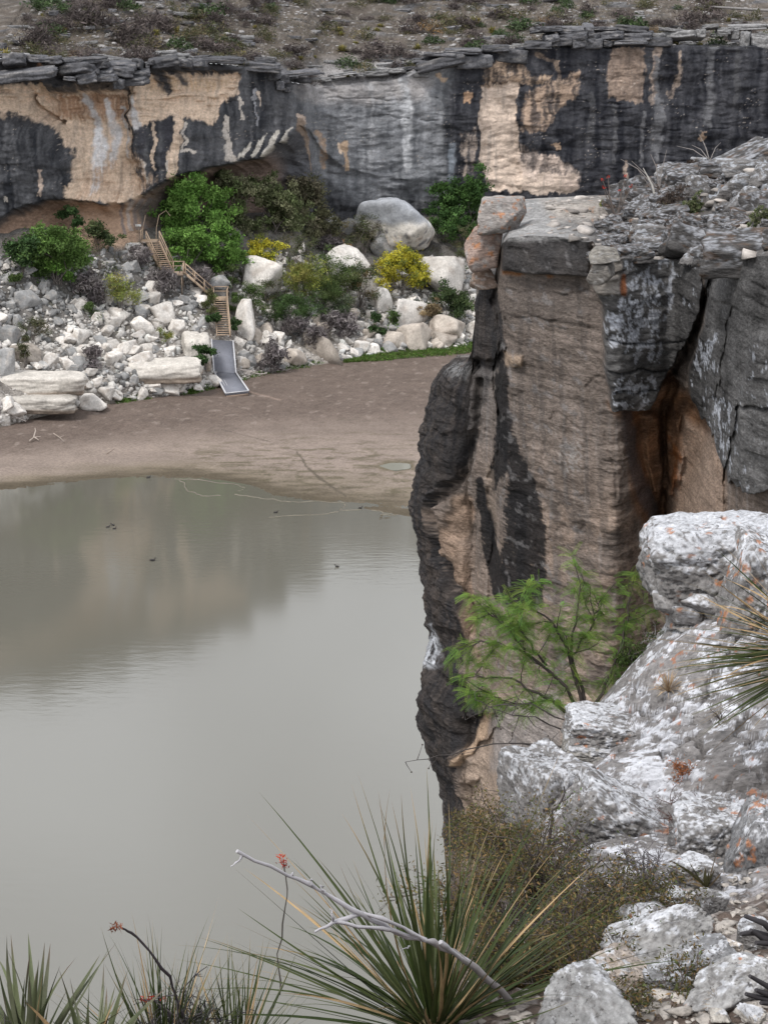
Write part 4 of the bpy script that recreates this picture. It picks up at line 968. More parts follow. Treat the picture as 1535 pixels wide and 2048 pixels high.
rub = MB(); RV = [rock_shape(700 + i, 1, planes=7, sharp=60, rough=.03) for i in range(10)]
for k, (sz, px, py, t) in enumerate(cand):
    p = on_talus(px, py)
    if p is None: continue
    s = scale_at(p[1]); r0 = sz / s / 2
    grey = rr.uniform() < (.15 + .65 * ss(.45, .8, t) if px < 430 else .3)
    if k < N_IND:
        grp = GREY_R if grey else (PALE_R if (px < 420 or rr.uniform() < .6) else BRWN_R)
        o = put(grp[rr.integers(len(grp))], "limestone_rock", p + np.array((0, 0, r0 * .25)), r0 * rr.uniform(1, 1.35), r0 * rr.uniform(.8, 1.2), r0 * rr.uniform(.6, .95))
        tw = "grey" if grp is GREY_R else "pale" if grp is PALE_R else "tan"
        hw = "low on" if t < .3 else "halfway up" if t < .62 else "high on"
        if px >= 430: hw = hw.split()[0]
        if px < 430: xz = "by the left edge" if px < 90 else "left of the bank's cave" if px < 200 else "above the bank's cave" if px < 300 else "nearest the jetty"; LAB['l'].append((o, px, "%s rock %s the rubble %s" % (tw, hw, xz)))
        else: xz = "beside the jetty" if px < 560 else "below the white dome boulder" if px < 690 else "below the large yellow bush" if px < 830 else "next to the headland"; LAB['r'].append((o, px, "%s rock %s in the brush %s" % (tw, hw, xz)))
    else:
        V, F = RV[rr.integers(10)]
        q = Matrix.Rotation(rr.uniform(0, 6.28), 3, Vector(rr.normal(size=3)).normalized())
        W = (V * np.array((1.2, .9, .7))) @ np.array(q).T * r0 + p + np.array((0, 0, r0 * .2))
        g = rr.uniform(.7, 1.2); base = np.array((.24, .238, .235)) if grey else np.array((.56, .535, .505))
        rub.add(W, F, np.clip(base * g, 0, .62))
for i in range(2600):           # gravel sized chips
    px = rr.uniform(-30, 940); y0 = itp(px, SHORE); py = y0 - 2 - rr.uniform() ** 1.3 * (190 if px < 430 else 120)
    p = on_talus(px, py)
    if p is None: continue
    V, F = RV[rr.integers(10)]; r0 = rr.uniform(.05, .16)
    rub.add(V * np.array((1.2, .9, .7)) * r0 + p, F, np.array((.5, .47, .44)) * rr.uniform(.5, 1.25))
assign_labels(LAB['l'], "rock", "loose rocks in the slope left of the jetty"); assign_labels(LAB['r'], "rock", "loose rocks in the slope right of the jetty")
o = rub.build("talus_rubble", M['rock']); tag(o, "small broken pale stones covering the slope below the cliff", "rubble", None, 'stuff')

# ------------------------------------------------------------------ rim rock of the canyon cliff: blocks and slabs, pieces of the cliff
SLAB = [rock_mesh(800 + i, (.09, .09, .097), 3, 'slab', stain=(.2, .19, .185), amt=.6, name='rock_slab', planes=10, sharp=18, rough=.16, boxy=1) for i in range(9)]
LSLAB = [rock_mesh(820 + i, (.21, .207, .207), 3, 'slab', stain=(.12, .12, .125), amt=.7, name='rock_slab', planes=10, sharp=18, rough=.16, boxy=1) for i in range(6)]
def rim_block(px, py, wd, ht, dep=1.2, light=False, out_=.5):
    Y0 = float(np.interp(px, pxc, CP[-1, :, 1])); s = scale_at(Y0)
    p = at(px, py, Y0 - out_ + dep * .4)
    G = LSLAB if light else SLAB
    o = put(G[rr.integers(len(G))], "rock_slab", p, wd / s / 2 * 1.08, dep, ht / s / 2 * 1.1, rz_=rr.choice([0, math.pi]) + rr.normal() * .2, tilt=.09, parent=cliff)
    return o
def course(x0, x1, fy, h, w0, w1, light=False, out_=.5, dep=1.2, jit=2):
    x = x0
    while x < x1:
        wd = rr.uniform(w0, w1) * rr.choice([.6, 1, 1.25]); y = itp(x + wd / 2, fy) + rr.normal() * jit * 1.4
        if rr.uniform() < .1: x += wd * .6; continue
        rim_block(x + wd / 2, y, wd, h * rr.uniform(.6, 1.5), dep * rr.uniform(.8, 1.3), light, out_ + rr.normal() * .15); x += wd * .97
course(-20, 130, [(-20, 117), (130, 122)], 15, 40, 75); course(-20, 125, [(-20, 146), (125, 148)], 26, 70, 130, out_=1.7)
course(128, 280, [(128, 125), (280, 133)], 13, 22, 50); course(128, 278, [(128, 141), (278, 146)], 13, 25, 55, out_=1.3); course(130, 275, [(130, 158), (275, 160)], 14, 30, 60, out_=1.6)
course(275, 305, [(275, 128), (305, 128)], 14, 14, 22)
course(300, 560, [(300, 122), (480, 123), (530, 135), (560, 146)], 13, 40, 80, out_=.8)
for px, py, wd, ht in ((548, 150, 22, 18), (566, 160, 20, 16), (560, 172, 16, 18), (575, 178, 12, 10), (540, 135, 30, 14), (585, 150, 26, 12), (606, 160, 26, 10), (530, 122, 40, 12)): rim_block(px, py, wd, ht, .8)
course(640, 840, [(640, 160), (760, 150), (840, 145)], 8, 24, 60, True, .2, .9, 3)
for px, py, wd, ht in ((880, 128, 95, 20), (945, 122, 70, 24), (1022, 112, 60, 26), (990, 98, 50, 14), (925, 102, 70, 10), (878, 110, 60, 8)): rim_block(px, py, wd, ht, 1.5, out_=1.2)
course(1050, 1295, [(1050, 86), (1295, 90)], 14, 30, 55, out_=1.0, dep=1.3); course(1052, 1290, [(1052, 72), (1290, 76)], 15, 26, 60, out_=.6, dep=1.2); course(1066, 1290, [(1066, 60), (1180, 58), (1290, 62)], 9, 30, 60, out_=.2)
course(1295, 1560, [(1295, 74), (1400, 68), (1560, 74)], 13, 22, 55, True, .1); course(1320, 1560, [(1320, 56), (1560, 54)], 9, 30, 60, True, -.3)
course(1480, 1560, [(1480, 80), (1560, 82)], 22, 26, 34, True, .6)
# ledges showing through the scrub of the plateau
for i in range(240):
    px = rr.uniform(-20, 1560); dd = rr.choice([rr.uniform(.8, 6), rr.uniform(3, 40)], p=[.5, .5])
    p = plateau_at(px, dd); wd = rr.uniform(.5, 2.6) * (1.3 if dd < 6 else .9)
    put((LSLAB if rr.uniform() < .55 else SLAB)[rr.integers(6)], "rock_slab", p + np.array((0, 0, .02)), wd / 2 * rr.uniform(.9, 1.5), wd / 2 * rr.uniform(.5, .9), rr.uniform(.12, .32), rz_=rr.normal() * .25 + rr.choice([0, math.pi]), tilt=.06, parent=plateau)
pr = MB()
for i in range(2600):
    px = rr.uniform(-20, 1560); p = plateau_at(px, rr.uniform(.3, 46)); V, F = RV[rr.integers(10)]; r0 = float(np.clip(rr.lognormal(-2.0, .5), .06, .5))
    pr.add(V * np.array((1.3, 1, .55)) * r0 + p, F, np.array((.25, .24, .235)) * rr.uniform(.5, 1.45))
tag(pr.build("plateau_stones", M['rock']), "loose grey stones strewn over the dry plateau", "stones", None, 'stuff')
# ------------------------------------------------------------------ timber steps and jetty
TIM = np.array((.40, .305, .225)); TIM2 = np.array((.30, .235, .18))
def tp(px, py, lift=1.0):
    h = on_talus(px, py); return at(px, py, h[1] - lift)
st = empty("staircase", tp(447, 676), "pale timber steps climbing in three flights from the jetty to the cave", "staircase")
O = np.array(st.location)
def part(b, name, mat, par=st): return b.build(name, M[mat], par)
def flight(p, q, wv, n, rails=(0, 1), tread_d=.27):
    p = np.asarray(p) - O; q = np.asarray(q) - O; wv = np.asarray(wv, float)
    for s in (-.5, .5):
        b = MB(); bar(b, p + wv * s, q + wv * s, .09, .24, TIM * .9); part(b, "stringer", 'wood')
    for i in range(n):
        f = (i + .5) / n; c = p + (q - p) * f; b = MB()
        bar(b, c - wv * .5, c + wv * .5, tread_d, .05, TIM * rr.uniform(.9, 1.1)); part(b, "tread", 'wood')
    for k in rails:
        s = -.54 if k == 0 else .54; b = MB(); up = np.array((0, 0, 1.0))
        m = max(2, int(np.linalg.norm(q - p) / 1.7) + 1)
        for i in range(m + 1):
            c = p + (q - p) * i / m + wv * s; pb = MB(); bar(pb, c - up * .15, c + up * 1.0, .08, .08, TIM); part(pb, "post", 'wood')
        bar(b, p + wv * s + up * 1.0, q + wv * s + up * 1.0, .07, .09, TIM); bar(b, p + wv * s + up * .55, q + wv * s + up * .55, .05, .07, TIM * .95); part(b, "handrail", 'wood')
def landing(c, wx_, wy_, rails=(), legs=True):
    c = np.asarray(c) - O; b = MB(); n = max(3, int(wy_ / .2))
    for i in range(n):
        y = -wy_ / 2 + (i + .5) * wy_ / n; bar(b, c + (-wx_ / 2, y, 0), c + (wx_ / 2, y, 0), wy_ / n * .9, .06, TIM * rr.uniform(.9, 1.1))
    part(b, "landing_deck", 'wood')
    b = MB(); bar(b, c + (-wx_ / 2, -wy_ / 2 - .03, -.12), c + (wx_ / 2, -wy_ / 2 - .03, -.12), .05, .2, TIM2); part(b, "edge_board", 'wood')
    if legs:
        for sx2 in (-1, 1):
            for sy2 in (-1, 1):
                b = MB(); bar(b, c + (sx2 * wx_ * .42, sy2 * wy_ * .42, -2.4), c + (sx2 * wx_ * .42, sy2 * wy_ * .42, -.04), .1, .1, TIM2); part(b, "support_post", 'wood')
    for r in rails:
        a0, a1 = {'b': ((-1, 1), (1, 1)), 'r': ((1, -1), (1, 1)), 'l': ((-1, -1), (-1, 1)), 'f': ((-1, -1), (1, -1))}[r]
        A = c + np.array((a0[0] * wx_ / 2, a0[1] * wy_ / 2, 0)); B = c + np.array((a1[0] * wx_ / 2, a1[1] * wy_ / 2, 0)); up = np.array((0, 0, 1.0))
        for e in (A, B): b = MB(); bar(b, e - up * .1, e + up * 1.05, .08, .08, TIM); part(b, "post", 'wood')
        b = MB(); bar(b, A + up, B + up, .07, .09, TIM); bar(b, A + up * .55, B + up * .55, .05, .07, TIM); part(b, "handrail", 'wood')
G0 = tp(447, 672, 1.6); L1 = tp(439, 596, 1.4)
flight(G0, L1 + (.1, -.5, -.05), (1.25, 0, 0), 16, (1,))
landing(L1 + (.1, .25, 0), 1.5, 1.5, ('b', 'r'))
Mp = tp(345, 545, 1.3)
flight(L1 + (-.7, .4, .0), Mp + (1.25, -.1, -.05), (-.25, 1.0, 0), 12, (0, 1))
landing(Mp, 2.3, 1.6, ('b', 'r'))
U = tp(300, 480, 1.2)
flight(Mp + (-.6, .6, 0), U + (.35, -.5, -.05), (1.2, .12, 0), 15, (0, 1))
landing(U, 1.6, 1.3, ('l',))
b = MB(); up = np.array((0, 0, 1.0)); e = U - O
for x0 in (-.8, .55):
    pts = [e + (x0, .7, 0), e + (x0 + .03, .9, 1.1), e + (x0 + .25, 1.5, 2.3)]
    tube(b, pts, .035, 5, TIM * .85)
tube(b, [e + (.8, 1.5, 2.3), e + (1.5, 1.7, 2.75), e + (1.9, 1.8, 2.2)], .03, 5, TIM * .8)
part(b, "hand_pole", 'wood')
sg = empty("notice_box", tp(277, 462, .6), "small white box on a post beside the top of the timber steps", "sign")
b = MB(); bar(b, (-.28, 0, .55), (.28, 0, .55), .3, .22, (.68, .68, .66)); b.build("box", M['wood'], sg); b = MB(); bar(b, (0, 0, -.4), (0, 0, .45), .09, .09, TIM2); b.build("post", M['wood'], sg)

DK = np.array((.175, .18, .205)); EDG = np.array((.5, .5, .52))
ja = [at(451, 787, 182.2), at(497, 782, 182.6)]; jb = [at(428, 744, 188.6), at(472, 746, 188.4)]; jc = [at(423, 679, G0[1] - .4), at(466, 682, G0[1] - .4)]
jt = empty("jetty", ja[0] * .5 + ja[1] * .5, "grey decked jetty bent in two, lying aground on the mud below the steps", "jetty")
J = np.array(jt.location)
def slab4(b, q0, q1, q2, q3, th, colr): hexa(b, [np.array(x) - J - (0, 0, th) for x in (q0, q1, q2, q3)], [np.array(x) - J for x in (q0, q1, q2, q3)], colr)
b = MB(); slab4(b, ja[0], ja[1], jb[1], jb[0], .2, DK); dko = b.build("float_deck", M['deck'], jt)
b = MB(); slab4(b, jb[0], jb[1], jc[1], jc[0], .2, DK); b.build("gangway_deck", M['deck'], jt)
for A, B in ((ja[0], jb[0]), (jb[0], jc[0]), (ja[1], jb[1]), (jb[1], jc[1])):
    b = MB(); bar(b, A - J + (0, 0, .05), B - J + (0, 0, .05), .13, .1, EDG); b.build("white_edge", M['deck'], jt)
b = MB(); bar(b, ja[0] - J + (0, -.03, .03), ja[1] - J + (0, -.03, .03), .1, .08, EDG); b.build("white_edge", M['deck'], jt)
b = MB(); bar(b, ja[0] - J + (.06, .05, -.33), ja[1] - J + (-.06, .05, -.33), .16, .22, (.22, .165, .13)); b.build("fascia_board", M['wood'], jt)
dx = (ja[1] - ja[0])
for i in range(5):
    b = MB(); c0 = ja[0] - J + dx * (i + .08) / 5; c1 = ja[0] - J + dx * (i + .92) / 5
    bar(b, c0 + (0, .1, -.6), c1 + (0, .1, -.6), .3, .26, np.array((.20, .15, .115)) * rr.uniform(.8, 1.2)); b.build("float_block", M['wood'], jt)
b = MB(); slab4(b, ja[0] + (.05, .5, -.22), ja[1] + (-.05, .5, -.22), jb[1] + (-.05, -.1, -.22), jb[0] + (.05, -.1, -.22), .55, (.10, .085, .075)); b.build("float_hull", M['wood'], jt)
def onj(u_, v_): return (ja[0] * (1 - u_) + ja[1] * u_) * (1 - v_) + (jb[0] * (1 - u_) + jb[1] * u_) * v_ - J + (0, 0, .012)
b = MB()
for P0, P1 in (((.15, .35), (.15, .72)), ((.26, .35), (.26, .72)), ((.15, .72), (.26, .72))): bar(b, onj(*P0), onj(*P1), .05, .02, (.42, .42, .44))
b.build("hatch_outline", M['deck'], jt)

# ------------------------------------------------------------------ foliage builders
def leaves(b, C, n, rad, size, colf, aspect=.6, upb=.4, seed=0):
    """n leaf faces in a soft clump round each centre of C"""
    r = np.random.default_rng(seed + 991)
    C = np.asarray(C, float); m = len(C)
    P = np.repeat(C, n, 0) + r.normal(size=(m * n, 3)) * (np.repeat(np.broadcast_to(np.asarray(rad, float).reshape(-1, 1) if np.ndim(rad) else rad, (m, 1)), n, 0)) * np.array((1, 1, .75)) * .6
    k = len(P)
    A = r.normal(size=(k, 3)); A /= np.linalg.norm(A, axis=1)[:, None]
    N = r.normal(size=(k, 3)); N[:, 2] += upb; B = np.cross(A, N); B /= np.maximum(np.linalg.norm(B, axis=1), 1e-6)[:, None]
    sz = size * r.uniform(.6, 1.3, (k, 1)); A = A * sz; B = B * sz * aspect
    V = np.stack([P - A, P - B * .7 + A * .1, P + A, P + B * .7 + A * .1], 1).reshape(-1, 3)
    c = np.repeat(np.repeat(colf(r, m) * r.uniform(.7, 1.4, (m, 1)), n, 0) * r.uniform(.65, 1.45, (k, 1)), 4, 0)
    b.add(V, np.arange(k * 4).reshape(-1, 4), np.clip(c, .004, .6))
def colmix(*cs):
    cs = np.array(cs, float)
    def f(r, m):
        i = r.integers(len(cs), size=m); return cs[i] * r.uniform(.75, 1.3, (m, 1))
    return f
BRIGHT = colmix((.12, .225, .05), (.15, .265, .066), (.085, .165, .038)); OLIVE = colmix((.135, .155, .078), (.10, .125, .056), (.165, .17, .10)); DGREEN = colmix((.04, .075, .028), (.055, .095, .035), (.03, .052, .022))
YEL = colmix((.42, .36, .035), (.36, .33, .04), (.12, .14, .035), (.46, .41, .06)); YGRN = colmix((.2, .22, .055), (.14, .175, .05), (.25, .235, .07)); MGREEN = colmix((.07, .11, .035), (.09, .125, .045), (.055, .085, .03)); SPARSE = colmix((.09, .105, .05), (.11, .10, .06), (.07, .08, .04)); GREYB = colmix((.13, .12, .115), (.10, .092, .09)); DRY = colmix((.26, .2, .12), (.2, .15, .09))
def tree(name, x0, y0, x1, y1, colf, lab, cat="tree", nclump=60, nleaf=60, size=.17, crad=.5, seed=0, trunk=True, yoff=0., gap=.0, thin=False, group=None, boost=1.0, depth=.9, shape=1.0):
    """a tree or bush that fills the box x0..x1, y0..y1 of the photograph at the distance of its foot"""
    r = np.random.default_rng(seed * 13 + 5); nclump = int(nclump * (1.9 if cat != 'tree' else 1.3)); size = size * 1.12; yoff = yoff - (1.6 if cat == 'bush' else 0); ex = (x1 - x0) * (.07 if cat != 'bush' else .14); x0 -= ex; x1 += ex; y0 -= (y1 - y0) * .05
    cx = (x0 + x1) / 2; f = on_talus(cx, y1)
    Y = f[1] + yoff; s = scale_at(Y); base = at(cx, y1, Y); W_ = (x1 - x0) / s; H_ = (y1 - y0) / s
    root = empty(name, base, lab, cat, group)
    # clumps spread over a handful of uneven lobes
    nl = max(3, int(nclump / 9)); lob = []
    for i in range(nl):
        a = r.uniform(0, 6.28); q = r.uniform(0, 1) ** .6; hh = r.uniform(.18, 1) if i else .9
        wr = np.sin(np.pi * np.clip(.12 + .8 * hh, 0, 1)) ** .6
        lob.append((q * np.cos(a) * .43 * W_ * wr, q * np.sin(a) * .43 * W_ * depth * wr, H_ * (.05 + .85 * hh * shape), r.uniform(.15, .27) * min(W_, H_ * 1.3)))
    C = []; per = max(1, nclump // nl)
    for lx, ly, lz, lr in lob:
        dv = r.normal(size=(per, 3)); dv /= np.linalg.norm(dv, axis=1)[:, None]
        q = dv * lr * (r.uniform(.35, 1, (per, 1))) * np.array((1.1, 1.1, .8)) + (lx, ly, lz)
        C.append(q)
    C = np.concatenate(C); so = r.uniform(size=len(C)) < .14; C[so] = C[so] * np.array((1.3, 1.3, 1.14)) + r.normal(size=(int(so.sum()), 3)) * .05 * W_; C[:, 2] = np.maximum(C[:, 2], .12 * H_ * r.uniform(0, 1, len(C)))
    b = MB(); leaves(b, C, nleaf, crad * min(1.0, W_ / 5 + .35), size, colf, seed=seed, aspect=.28 if thin else .6, upb=0 if thin else .5)
    b.build("crown", M['leaf'], root)
    t = MB()
    for lx, ly, lz, lr in lob[:9]:
        p0 = np.array((r.normal() * .1 * W_ * .3, r.normal() * .1, -.4)); p3 = np.array((lx, ly, lz)); p1 = p0 * .6 + p3 * .25 + (0, 0, H_ * .15) + r.normal(size=3) * .08 * H_; p2 = p0 * .25 + p3 * .7 + r.normal(size=3) * .06 * H_
        tube(t, [p0, p1, p2, p3], np.array((.05, .04, .025, .008)) * (.35 + H_ / 6), 4, (.13, .115, .105), cap=False)
    t.build("trunk" if trunk else "stems", M['twig'], root)
    return root
tree("mesquite_tree", 326, 362, 446, 490, BRIGHT, "tall bright green tree beside the upper flight of steps", nclump=150, nleaf=75, size=.16, crad=.5, seed=1, yoff=2)
tree("mesquite_tree", 402, 452, 486, 556, BRIGHT, "bright green tree to the right, drooping over a grey trunk", nclump=80, nleaf=70, size=.16, crad=.45, seed=2, yoff=1)
tree("mesquite_tree", 330, 470, 424, 552, BRIGHT, "rounded bright green tree right above the middle landing", nclump=80, nleaf=75, size=.16, crad=.45, seed=3, yoff=.4)
tree("juniper_tree", 430, 338, 520, 510, OLIVE, "olive tree whose crown stands directly behind the bright green tree", nclump=110, nleaf=70, seed=4, yoff=5)
tree("juniper_tree", 490, 350, 596, 500, OLIVE, "olive tree in the middle of the grove under the overhang", nclump=120, nleaf=70, seed=5, yoff=4)
tree("juniper_tree", 575, 360, 668, 500, colmix((.13, .13, .08), (.105, .105, .06), (.155, .14, .095)), "brown tinged olive tree at the right end of the grove", nclump=110, nleaf=70, seed=6, yoff=3)
tree("oak_tree", 610, 336, 705, 440, DGREEN, "dark green tree in the shade of the recess", nclump=70, nleaf=70, seed=7, yoff=6)
tree("oak_tree", 690, 352, 800, 415, DGREEN, "low dark tree line at the wall's foot behind the streaked boulder", nclump=60, nleaf=60, seed=8, yoff=6)
tree("oak_tree", 862, 368, 984, 505, colmix((.055, .11, .03), (.07, .13, .04), (.04, .08, .026)), "deep green tree between the streaked boulder and the headland", nclump=140, nleaf=75, seed=9, yoff=2)
tree("oak_tree", 130, 415, 166, 462, DGREEN, "small dark tree on the pale cave floor", nclump=22, nleaf=60, size=.15, crad=.4, seed=10, yoff=-1)
tree("shrub", 170, 455, 224, 500, colmix((.05, .075, .035), (.09, .11, .05)), "thin dark shrub right of the pale cave floor", nclump=22, nleaf=45, size=.15, crad=.4, seed=11, cat="shrub")
tree("shrub", 62, 458, 168, 560, colmix((.085, .15, .04), (.10, .165, .045), (.07, .115, .035)), "broad green bush at the left under the cave", cat="bush", nclump=100, nleaf=60, size=.15, crad=.5, seed=12, trunk=False)
tree("shrub", 18, 478, 72, 540, DGREEN, "dark bush left of the broad green bush", cat="bush", nclump=35, nleaf=60, seed=13, trunk=False)
tree("shrub", 96, 530, 148, 562, BRIGHT, "small bright bush at the foot of the broad green bush", cat="bush", nclump=22, nleaf=60, size=.13, crad=.4, seed=14, trunk=False)
tree("shrub", 208, 556, 272, 612, YGRN, "loose yellowish bush in the middle of the rubble slope", cat="bush", nclump=40, nleaf=40, size=.13, crad=.45, seed=15, trunk=False, thin=True)
tree("shrub", 166, 610, 208, 638, MGREEN, "low green shrub in the rubble below the loose yellowish bush", cat="shrub", nclump=16, nleaf=40, size=.13, crad=.4, seed=16, trunk=False, thin=True)
tree("shrub", 496, 484, 560, 522, YEL, "small bush in full yellow flower below the olive grove", cat="bush", nclump=42, nleaf=50, size=.12, crad=.38, seed=17, trunk=False)
tree("shrub", 556, 466, 618, 530, SPARSE, "thin olive bush right of the small yellow bush", cat="bush", nclump=30, nleaf=40, size=.13, crad=.42, seed=18, trunk=False, thin=True)
tree("shrub", 562, 528, 642, 606, YGRN, "yellow green bush left of the white dome boulder", cat="bush", nclump=70, nleaf=55, size=.13, crad=.42, seed=19, trunk=False, thin=True)
tree("shrub", 628, 512, 696, 600, MGREEN, "upright green bush in front of the white dome boulder", cat="bush", nclump=60, nleaf=55, size=.13, crad=.42, seed=20, trunk=False, thin=True)
tree("shrub", 690, 530, 752, 608, colmix((.07, .085, .04), (.12, .09, .045), (.05, .075, .03)), "rusty green bush against the slope of the white dome boulder", cat="bush", nclump=50, nleaf=50, size=.13, crad=.4, seed=21, trunk=False, thin=True)
tree("shrub", 760, 504, 842, 582, YEL, "large bush in full yellow flower in front of the pale boulders", cat="bush", nclump=90, nleaf=60, size=.12, crad=.42, seed=22, trunk=False)
tree("shrub", 832, 530, 866, 568, MGREEN, "small green bush touching the large yellow bush", cat="bush", nclump=18, nleaf=50, size=.12, crad=.36, seed=23, trunk=False)
tree("shrub", 545, 592, 640, 650, colmix((.05, .085, .032), (.07, .11, .04)), "dark green thicket below the yellow green bush", cat="bush", nclump=70, nleaf=55, size=.13, crad=.42, seed=24, trunk=False, thin=True)
tree("shrub", 640, 596, 700, 640, colmix((.07, .1, .05), (.1, .12, .08)), "grey green shrub on the right of the dark thicket", cat="bush", nclump=34, nleaf=45, size=.13, crad=.4, seed=25, trunk=False, thin=True)
tree("shrub", 690, 432, 764, 500, SPARSE, "thin olive bush in front of the streaked boulder", cat="bush", nclump=42, nleaf=40, size=.13, crad=.45, seed=26, trunk=False, thin=True)
tree("shrub", 738, 628, 768, 672, DGREEN, "pair of dark green cone shaped shrubs by the pale boulders", cat="shrub", nclump=20, nleaf=50, size=.12, crad=.35, seed=27, trunk=False)
tree("shrub", 768, 622, 806, 664, MGREEN, "green shrub right of the cone shaped shrubs", cat="shrub", nclump=20, nleaf=45, size=.12, crad=.35, seed=28, trunk=False)
tree("shrub", 850, 580, 944, 634, colmix((.04, .06, .028), (.06, .085, .035)), "dark bush in the gap beside the headland", cat="bush", nclump=55, nleaf=55, size=.14, crad=.42, seed=29, trunk=False)
tree("shrub", 840, 606, 878, 664, DRY, "dry straw coloured reeds below the dark bush", cat="reeds", nclump=20, nleaf=45, size=.2, crad=.35, seed=30, trunk=False, thin=True)
tree("shrub", 398, 690, 428, 738, DGREEN, "dark bush hugging the left side of the jetty", cat="bush", nclump=26, nleaf=60, size=.12, crad=.36, seed=31, trunk=False, yoff=-.6)
tree("shrub", 404, 580, 434, 634, colmix((.085, .11, .04), (.10, .10, .05)), "green shrub left of the lower landing", cat="shrub", nclump=26, nleaf=50, size=.12, crad=.36, seed=32, trunk=False, thin=True)
tree("shrub", 456, 586, 482, 634, MGREEN, "green shrub right of the lower landing", cat="shrub", nclump=20, nleaf=50, size=.12, crad=.34, seed=33, trunk=False, thin=True)
tree("shrub", 460, 640, 484, 672, DGREEN, "small dark shrub right of the lowest steps", cat="shrub", nclump=14, nleaf=50, size=.11, crad=.3, seed=34, trunk=False)
tree("shrub", 412, 630, 440, 672, DGREEN, "small dark shrub left of the lowest steps", cat="shrub", nclump=16, nleaf=50, size=.11, crad=.3, seed=35, trunk=False)
tree("shrub", 446, 528, 482, 578, MGREEN, "upright shrub among rocks above the lower landing", cat="shrub", nclump=22, nleaf=45, size=.12, crad=.36, seed=36, trunk=False, thin=True)
tree("shrub", 506, 560, 560, 610, SPARSE, "straggly shrub in front of the white triangular boulder", cat="shrub", nclump=24, nleaf=40, size=.12, crad=.4, seed=37, trunk=False, thin=True)
tree("shrub", 40, 640, 92, 680, colmix((.1, .09, .06), (.07, .08, .04)), "brownish shrub on the rubble at the far left", cat="shrub", nclump=22, nleaf=40, size=.12, crad=.4, seed=38, trunk=False, thin=True)
tree("shrub", 36, 668, 64, 735, SPARSE, "spindly plant at the far left above the ledge", cat="shrub", nclump=18, nleaf=34, size=.13, crad=.36, seed=39, trunk=False, thin=True)
tree("shrub", 20, 552, 44, 580, MGREEN, "small green shrub at the left edge below the cave", cat="shrub", nclump=12, nleaf=45, size=.12, crad=.34, seed=40, trunk=False)
tree("shrub", 320, 660, 350, 700, YGRN, "small yellowish shrub beside the white boulders", cat="shrub", nclump=14, nleaf=34, size=.11, crad=.34, seed=41, trunk=False, thin=True)
tree("shrub", 905, 455, 940, 530, SPARSE, "slender olive shrub under the deep green tree", cat="shrub", nclump=24, nleaf=40, size=.12, crad=.36, seed=42, trunk=False, thin=True)
tree("shrub", 640, 450, 690, 492, colmix((.14, .11, .09), (.09, .08, .06)), "brown leafless bush left of the thin olive bush", cat="shrub", nclump=24, nleaf=40, size=.12, crad=.4, seed=43, trunk=False, thin=True)
for i, (x0, y0, x1, y1, lab) in enumerate(((300, 545, 355, 592, "grey leafless bush below the middle landing"), (250, 500, 300, 530, "grey leafless bush on the rubble under the cave floor"), (150, 556, 205, 606, "grey purple bush left of the loose yellowish bush"), (380, 545, 420, 585, "grey bush behind the middle flight"), (560, 640, 640, 690, "tangle of grey dead brush above the layered boulder"), (650, 630, 720, 680, "heap of grey dead brush left of the cone shaped shrubs"), (520, 690, 566, 745, "grey dead brush beside the jetty's right side"), (170, 700, 205, 745, "dark dead brush above the bank"), (628, 480, 670, 510, "pile of bleached driftwood on the rocks"))):
    tree("dead_shrub", x0, y0, x1, y1, colmix((.17, .15, .155), (.12, .105, .105), (.22, .2, .195)), lab, cat="dead shrub", nclump=32, nleaf=34, size=.26, crad=.5, seed=60 + i, trunk=False, thin=True)

# pale films of silt drawn out along the water's edge
sf = MB()
for pts in ([(350, 958), (410, 960), (462, 968), (490, 976), (472, 984), (468, 988), (520, 996), (560, 1002), (600, 1004), (650, 1003), (688, 1004), (690, 1012), (678, 1018), (720, 1020)], [(360, 960), (372, 972), (378, 984), (400, 990), (440, 992)], [(745, 1020), (770, 1026), (790, 1024), (796, 1028), (760, 1030)], [(540, 1035), (600, 1030), (680, 1024)]):
    P = np.array([onz(a, c, .006) for a, c in pts]); tq = np.linspace(0, len(P) - 1, len(P) * 6); P = np.stack([np.interp(tq, np.arange(len(P)), P[:, j]) for j in range(3)], 1); P[:, :2] += .35 * np.stack([fbm(tq * 1.3, tq * 0 + 2, o=3), 2 * fbm(tq * 1.1 + 50, tq * 0 + 2, o=3)], 1)
    wv = (.07 + .05 * fbm(tq * 2, tq * 0 + 7, o=2))[:, None] * np.array((.25, 1.6, 0)); V = np.stack([P - wv, P + wv], 1).reshape(-1, 3); sf.add(V, gridF(len(P), 2), (.2, .18, .14))
tag(sf.build("foam", M['mud']), "thin pale line of silt foam winding along the water's edge", "foam", None, 'stuff')

tree("shrub", 600, 560, 680, 625, colmix((.085, .125, .045), (.11, .145, .055), (.065, .1, .035)), "broad green bush between the yellow green bush and the dark thicket", cat="bush", nclump=50, nleaf=55, size=.13, crad=.42, seed=47, trunk=False, thin=True)
tree("shrub", 655, 545, 725, 615, colmix((.10, .13, .05), (.13, .15, .06), (.075, .1, .04)), "loose green bush below the upright green bush", cat="bush", nclump=44, nleaf=50, size=.13, crad=.42, seed=48, trunk=False, thin=True)
tree("shrub", 478, 574, 540, 624, MGREEN, "green bush below the white triangular boulder, right of the steps", cat="bush", nclump=30, nleaf=50, size=.13, crad=.4, seed=49, trunk=False, thin=True)

